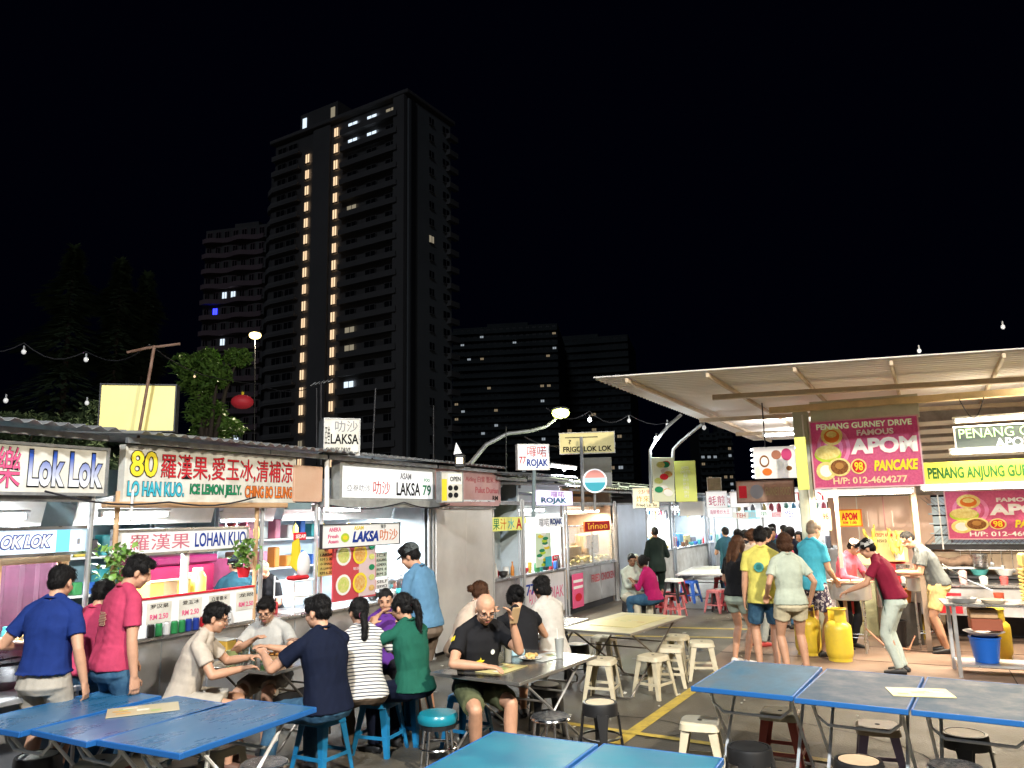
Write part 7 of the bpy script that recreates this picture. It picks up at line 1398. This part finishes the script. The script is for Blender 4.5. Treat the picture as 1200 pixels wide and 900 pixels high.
# 3 bald man
p = at(556, 7.0); r_ = person('bald man with glasses in a black T-shirt leaning on the table', p, -160, 1.84, sit=.50, top=blk, bottom=olive, blen='short', lean=14, turn=8, head=(-10, 22), hair='bald', face=True, glasses=True, vox=NV, fat=1.04, rh=(.06, .44, .84), lh=(-.20, .40, 1.17), lp=(-.4, .5, -.9), rp=(.9, -.1, -.3), shoes=sandal, lf=(-.14, .46, .085), rf=(.10, .30, .085))
# star and lettering printed on his shirt front
def shirt_print(R, spec, rt=None):
    pass
st = MB(); C, R2, k = r_['C'], r_['R2'], r_['k']
pts = []
for i in range(10): a = math.pi/2+i*math.pi/5; q = .040 if i % 2 == 0 else .017; pts.append(C+R2 @ Vector((.045+q*math.cos(a), .150, -.02+q*math.sin(a))))
st.slab(pts, R2 @ Vector((0, -.006, 0))); st.build('star_print', inky, r_['root'])
m = MB(); m.loft([(C+R2 @ Vector((-.06, .146, .06)), R2 @ Vector((.018, 0, 0)), R2 @ Vector((0, 0, .022))), (C+R2 @ Vector((-.06, .152, .06)), R2 @ Vector((.018, 0, 0)), R2 @ Vector((0, 0, .022)))], 12); m.build('badge_print', inkw, r_['root'])
sp_, ep_ = r_['sh'][1], r_['el'][1]; m = MB(); dr_ = (ep_-sp_).normalized(); ou = (Vector((1, .5, 0))-dr_*dr_.dot(Vector((1, .5, 0)))).normalized(); tn = dr_.cross(ou)
for i in range(2): m.box(sp_+dr_*.10+ou*.066+tn*(.014-.028*i), (.004, .018, .045), Matrix((ou, tn, dr_)).transposed())
m.build('sleeve_print', inky, r_['root'], kind='stuff')
ph = MB(); w_ = r_['wr'][-1]; ph.box(w_+Vector((.0, .07, .06)), (.075, .012, .15), Euler((rad(-25), 0, rad(10))).to_matrix(), ch=.004)
ph.build('smartphone', M('phone_tan', (.45, .30, .16), .3), loc=p, rz=rad(-160), label='tan cased smartphone held up by the bald man', cat='phone')
# 4 three women behind
p = at(536, 8.9); person('brown haired woman in beige leaning on the table behind the bald man', p, -70, 1.70, sex='f', sit=.50, top=beige, bottom=whitetop, lean=24, head=(-4, -6), hair='bun', hmat=HAIRB(), lh=(-.15, .45, .80), rh=(.15, .45, .80), face=True, vox=.010, fat=1.05)
p = at(613, 8.0); person('woman in a black tank top and green floral skirt seen from behind', p, 22, 1.70, sex='f', sit=.50, top=blk, sleeve='cap', bottom=floral, blen='skirt', lean=18, head=(5, 8), hair='bun', lh=(-.22, .40, 1.05), rh=(.2, .4, .95), vox=.009, fat=1.02)
p = at(645, 8.7); person('woman with a dark bob in a white top and grey skirt', p, 40, 1.74, sex='f', sit=.50, top=whitetop, sleeve='cap', bottom=greysk, blen='longskirt', lean=12, head=(10, 5), hair='bob', lh=(-.2, .4, .95), rh=(.2, .4, .95), vox=.010)
# 5 the pair near the snack stall
p = at(735, 14.8); person('seated person in a pale green top with a hand at the mouth', p, -155, 1.66, sit=.45, top=palegreen, bottom=cloth('cream_pant', (.55, .50, .38)), lean=6, head=(-20, 6), sk=3, lh=(-.05, .20, 1.20), rh=(.05, .35, .75), vox=.013, fat=1.12, face=True, sleeve='threeq')
p = at(761, 14.3); person('seated woman in a magenta top and jeans with her back half turned', p, 55, 1.66, sex='f', sit=.45, top=magt, bottom=jean, lean=14, head=(20, 4), sk=3, hair='bun', rh=(.15, .38, .8), lh=(-.15, .34, .84), vox=.013, fat=1.15, sleeve='threeq')
person('standing figure in black seen from behind in front of the far lit stall', at(767, 17.2), 4, 1.75, top=black_suit, bottom=black_suit, sleeve='long', sk=3, hair='buzz', vox=.014, hem=-.16, lh=(-.12, .2, 1.15), rh=(.12, .2, 1.15))
person('worker in grey green inside the far stall with blue tanks', ROW.w(sx(824, 640, .7), .7, 0), 60, 1.66, top=cloth('greygreen', (.16, .24, .22)), bottom=blk, vox=.015, lh=(-.2, .3, 1.1), rh=(.2, .3, 1.1))
# 6 queue at the pancake stall
person('woman with long hair in a black top and pale shorts holding a phone', at(857, 10.9), -55, 1.72, sex='f', hair='long', hmat=HAIRB(), top=blk, bottom=cloth('mint_short', (.36, .42, .34)), blen='mini', lean=3, head=(0, 14), rh=(.08, .32, 1.18), lh=(-.16, .28, 1.10), vox=.010, face=True, shoes=wshoe, hem=-.02)
person('woman in a sleeveless beige top and grey jeans next to the long haired woman', at(877, 12.3), -50, 1.78, sex='f', hair='bun', hmat=HAIRB(), top=beige, bottom=cloth('grey_jean', (.30, .33, .33)), head=(-5, 5), rh=(.1, .3, 1.1), lh=(-.2, .25, 1.05), vox=.011, face=True, shoes=redshoe, sleeve='cap')
person('man in a dark vest behind the yellow T-shirt', at(896, 12.8), -20, 1.78, top=blk, bottom=blk, vox=.014, sleeve='cap', head=(-10, 5))
r_ = person('man in a lime yellow T-shirt with a round back print and denim shorts', at(888, 10.35), -12, 1.84, top=lime_t, bottom=jean, blen='short', lean=4, head=(-20, 12), vox=.009, shoes=redshoe, hem=-.12, fat=1.06, rh=(.15, .3, 1.1), lh=(-.24, .06, .9))
rp = MB(); C, R2 = r_['C'], r_['R2']; q = C+R2 @ Vector((-.05, -.148, .03)); rp.lathe([(.05, -.003), (.062, -.003), (.062, .003), (.05, .003)], q, 24, R2 @ Matrix.Rotation(rad(90), 3, 'X')); rp.lathe([(.04, -.002), (.04, .003), (0, .003)], q, 20, R2 @ Matrix.Rotation(rad(90), 3, 'X')); rp.build('back_print', M('print_tealring', (.05, .25, .25), .6), r_['root'])
person('woman with a brown bob in a pale mint T-shirt and sand shorts seen from behind', at(918, 9.95), 2, 1.76, sex='f', hair='bob', hmat=HAIRB(), top=pale, bottom=sand, blen='mini', lean=2, vox=.0085, shoes=wshoe, hem=-.06, fat=1.10, lh=(-.25, .12, 1.0), rh=(.28, .05, .95), hemflare=1.1, lf=(-.10, -.02, .085), rf=(.16, .04, .085))
person('man in a sky blue polo shirt and glasses left of the pillar', at(945, 11.4), -62, 1.90, top=bluepolo, bottom=camo, blen='short', lean=4, head=(-10, 10), glasses=True, face=True, hmat=M('hair_grey', (.18, .13, .09), .5), vox=.010, rh=(.15, .30, 1.05), lh=(-.15, .32, 1.0), hair='short', fat=1.06)
person('pancake vendor in a pink shirt and cream cap right behind the pillar', at(981, 12.0), -150, 1.66, top=pinkv, bottom=blk, sleeve='long', lean=16, head=(12, 24), cap=M('cap_cream', (.5, .35, .28), .8), rh=(.18, .42, 1.02), lh=(-.16, .45, 1.02), vox=.010, sk=4, apron=M('apron_red', (.4, .04, .05), .7))
person('cook in a maroon T-shirt, grey cap, green apron and white trousers', at(1038, 10.15), 52, 1.72, top=maroont, bottom=whitet, lean=20, head=(14, 16), cap=M('cap_palegrey', (.42, .42, .40), .8), capback=False, lh=(-.22, .50, 1.00), rh=(.26, .10, .80), apron=M('apron_green', (.01, .07, .045), .7), vox=.0085, hem=-.02)
person('man in a grey T-shirt and yellow shorts working at the second griddle', at(1090, 11.45), 72, 1.82, top=greyt2, bottom=yshort, blen='short', lean=24, head=(8, 26), lh=(-.12, .50, 1.12), rh=(.12, .48, 1.12), vox=.0085, hair='buzz', shoes=blackp, fat=1.05, hem=-.04)
# 7 the far crowd
cr = [(862, 15.2, 1.70, 'f', whitetop, 'far person in white just left of the long haired woman'), (873, 16.6, 1.66, 'm', blk, 'far person in dark clothes above the long haired woman'), (902, 15.8, 1.72, 'm', tealt, 'far person in teal between the yellow and mint T-shirts'), (914, 14.0, 1.66, 'f', pinkv, 'far person in pink seen over the bob haired woman'), (926, 15.0, 1.74, 'm', navy, 'far man in navy right of the bob haired woman'), (934, 17.0, 1.60, 'f', beige, 'far woman in beige near the pillar'), (849, 18.0, 1.70, 'm', tealt, 'far person in teal at the white stall with red letters'), (888, 18.5, 1.7, 'f', red_t, 'far person in red deep in the market lane'), (918, 19.0, 1.7, 'm', khaki, 'far man in khaki deep in the market lane'), (906, 21.0, 1.7, 'f', purple, 'farthest woman in purple in the market lane')]
for i, (px, Y, h, sxx, tp, lb) in enumerate(cr): person(lb, at(px, Y), (-40, 20, 170, -60, 30, 150, 0, 190, 10, 60)[i], h, sex=sxx, top=tp, bottom=(jean, blk, brn)[i % 3], vox=.02, hair=('short', 'bob')[sxx == 'f'], lh=(-.15, .3, 1.1))
person('partly hidden cook in red behind the yellow poster', RGT.w(.95, 1.9, 0), 175, 1.66, top=red_t, bottom=blk, vox=.014, head=(0, 10))

bpy.data.scenes.remove(BENCH)
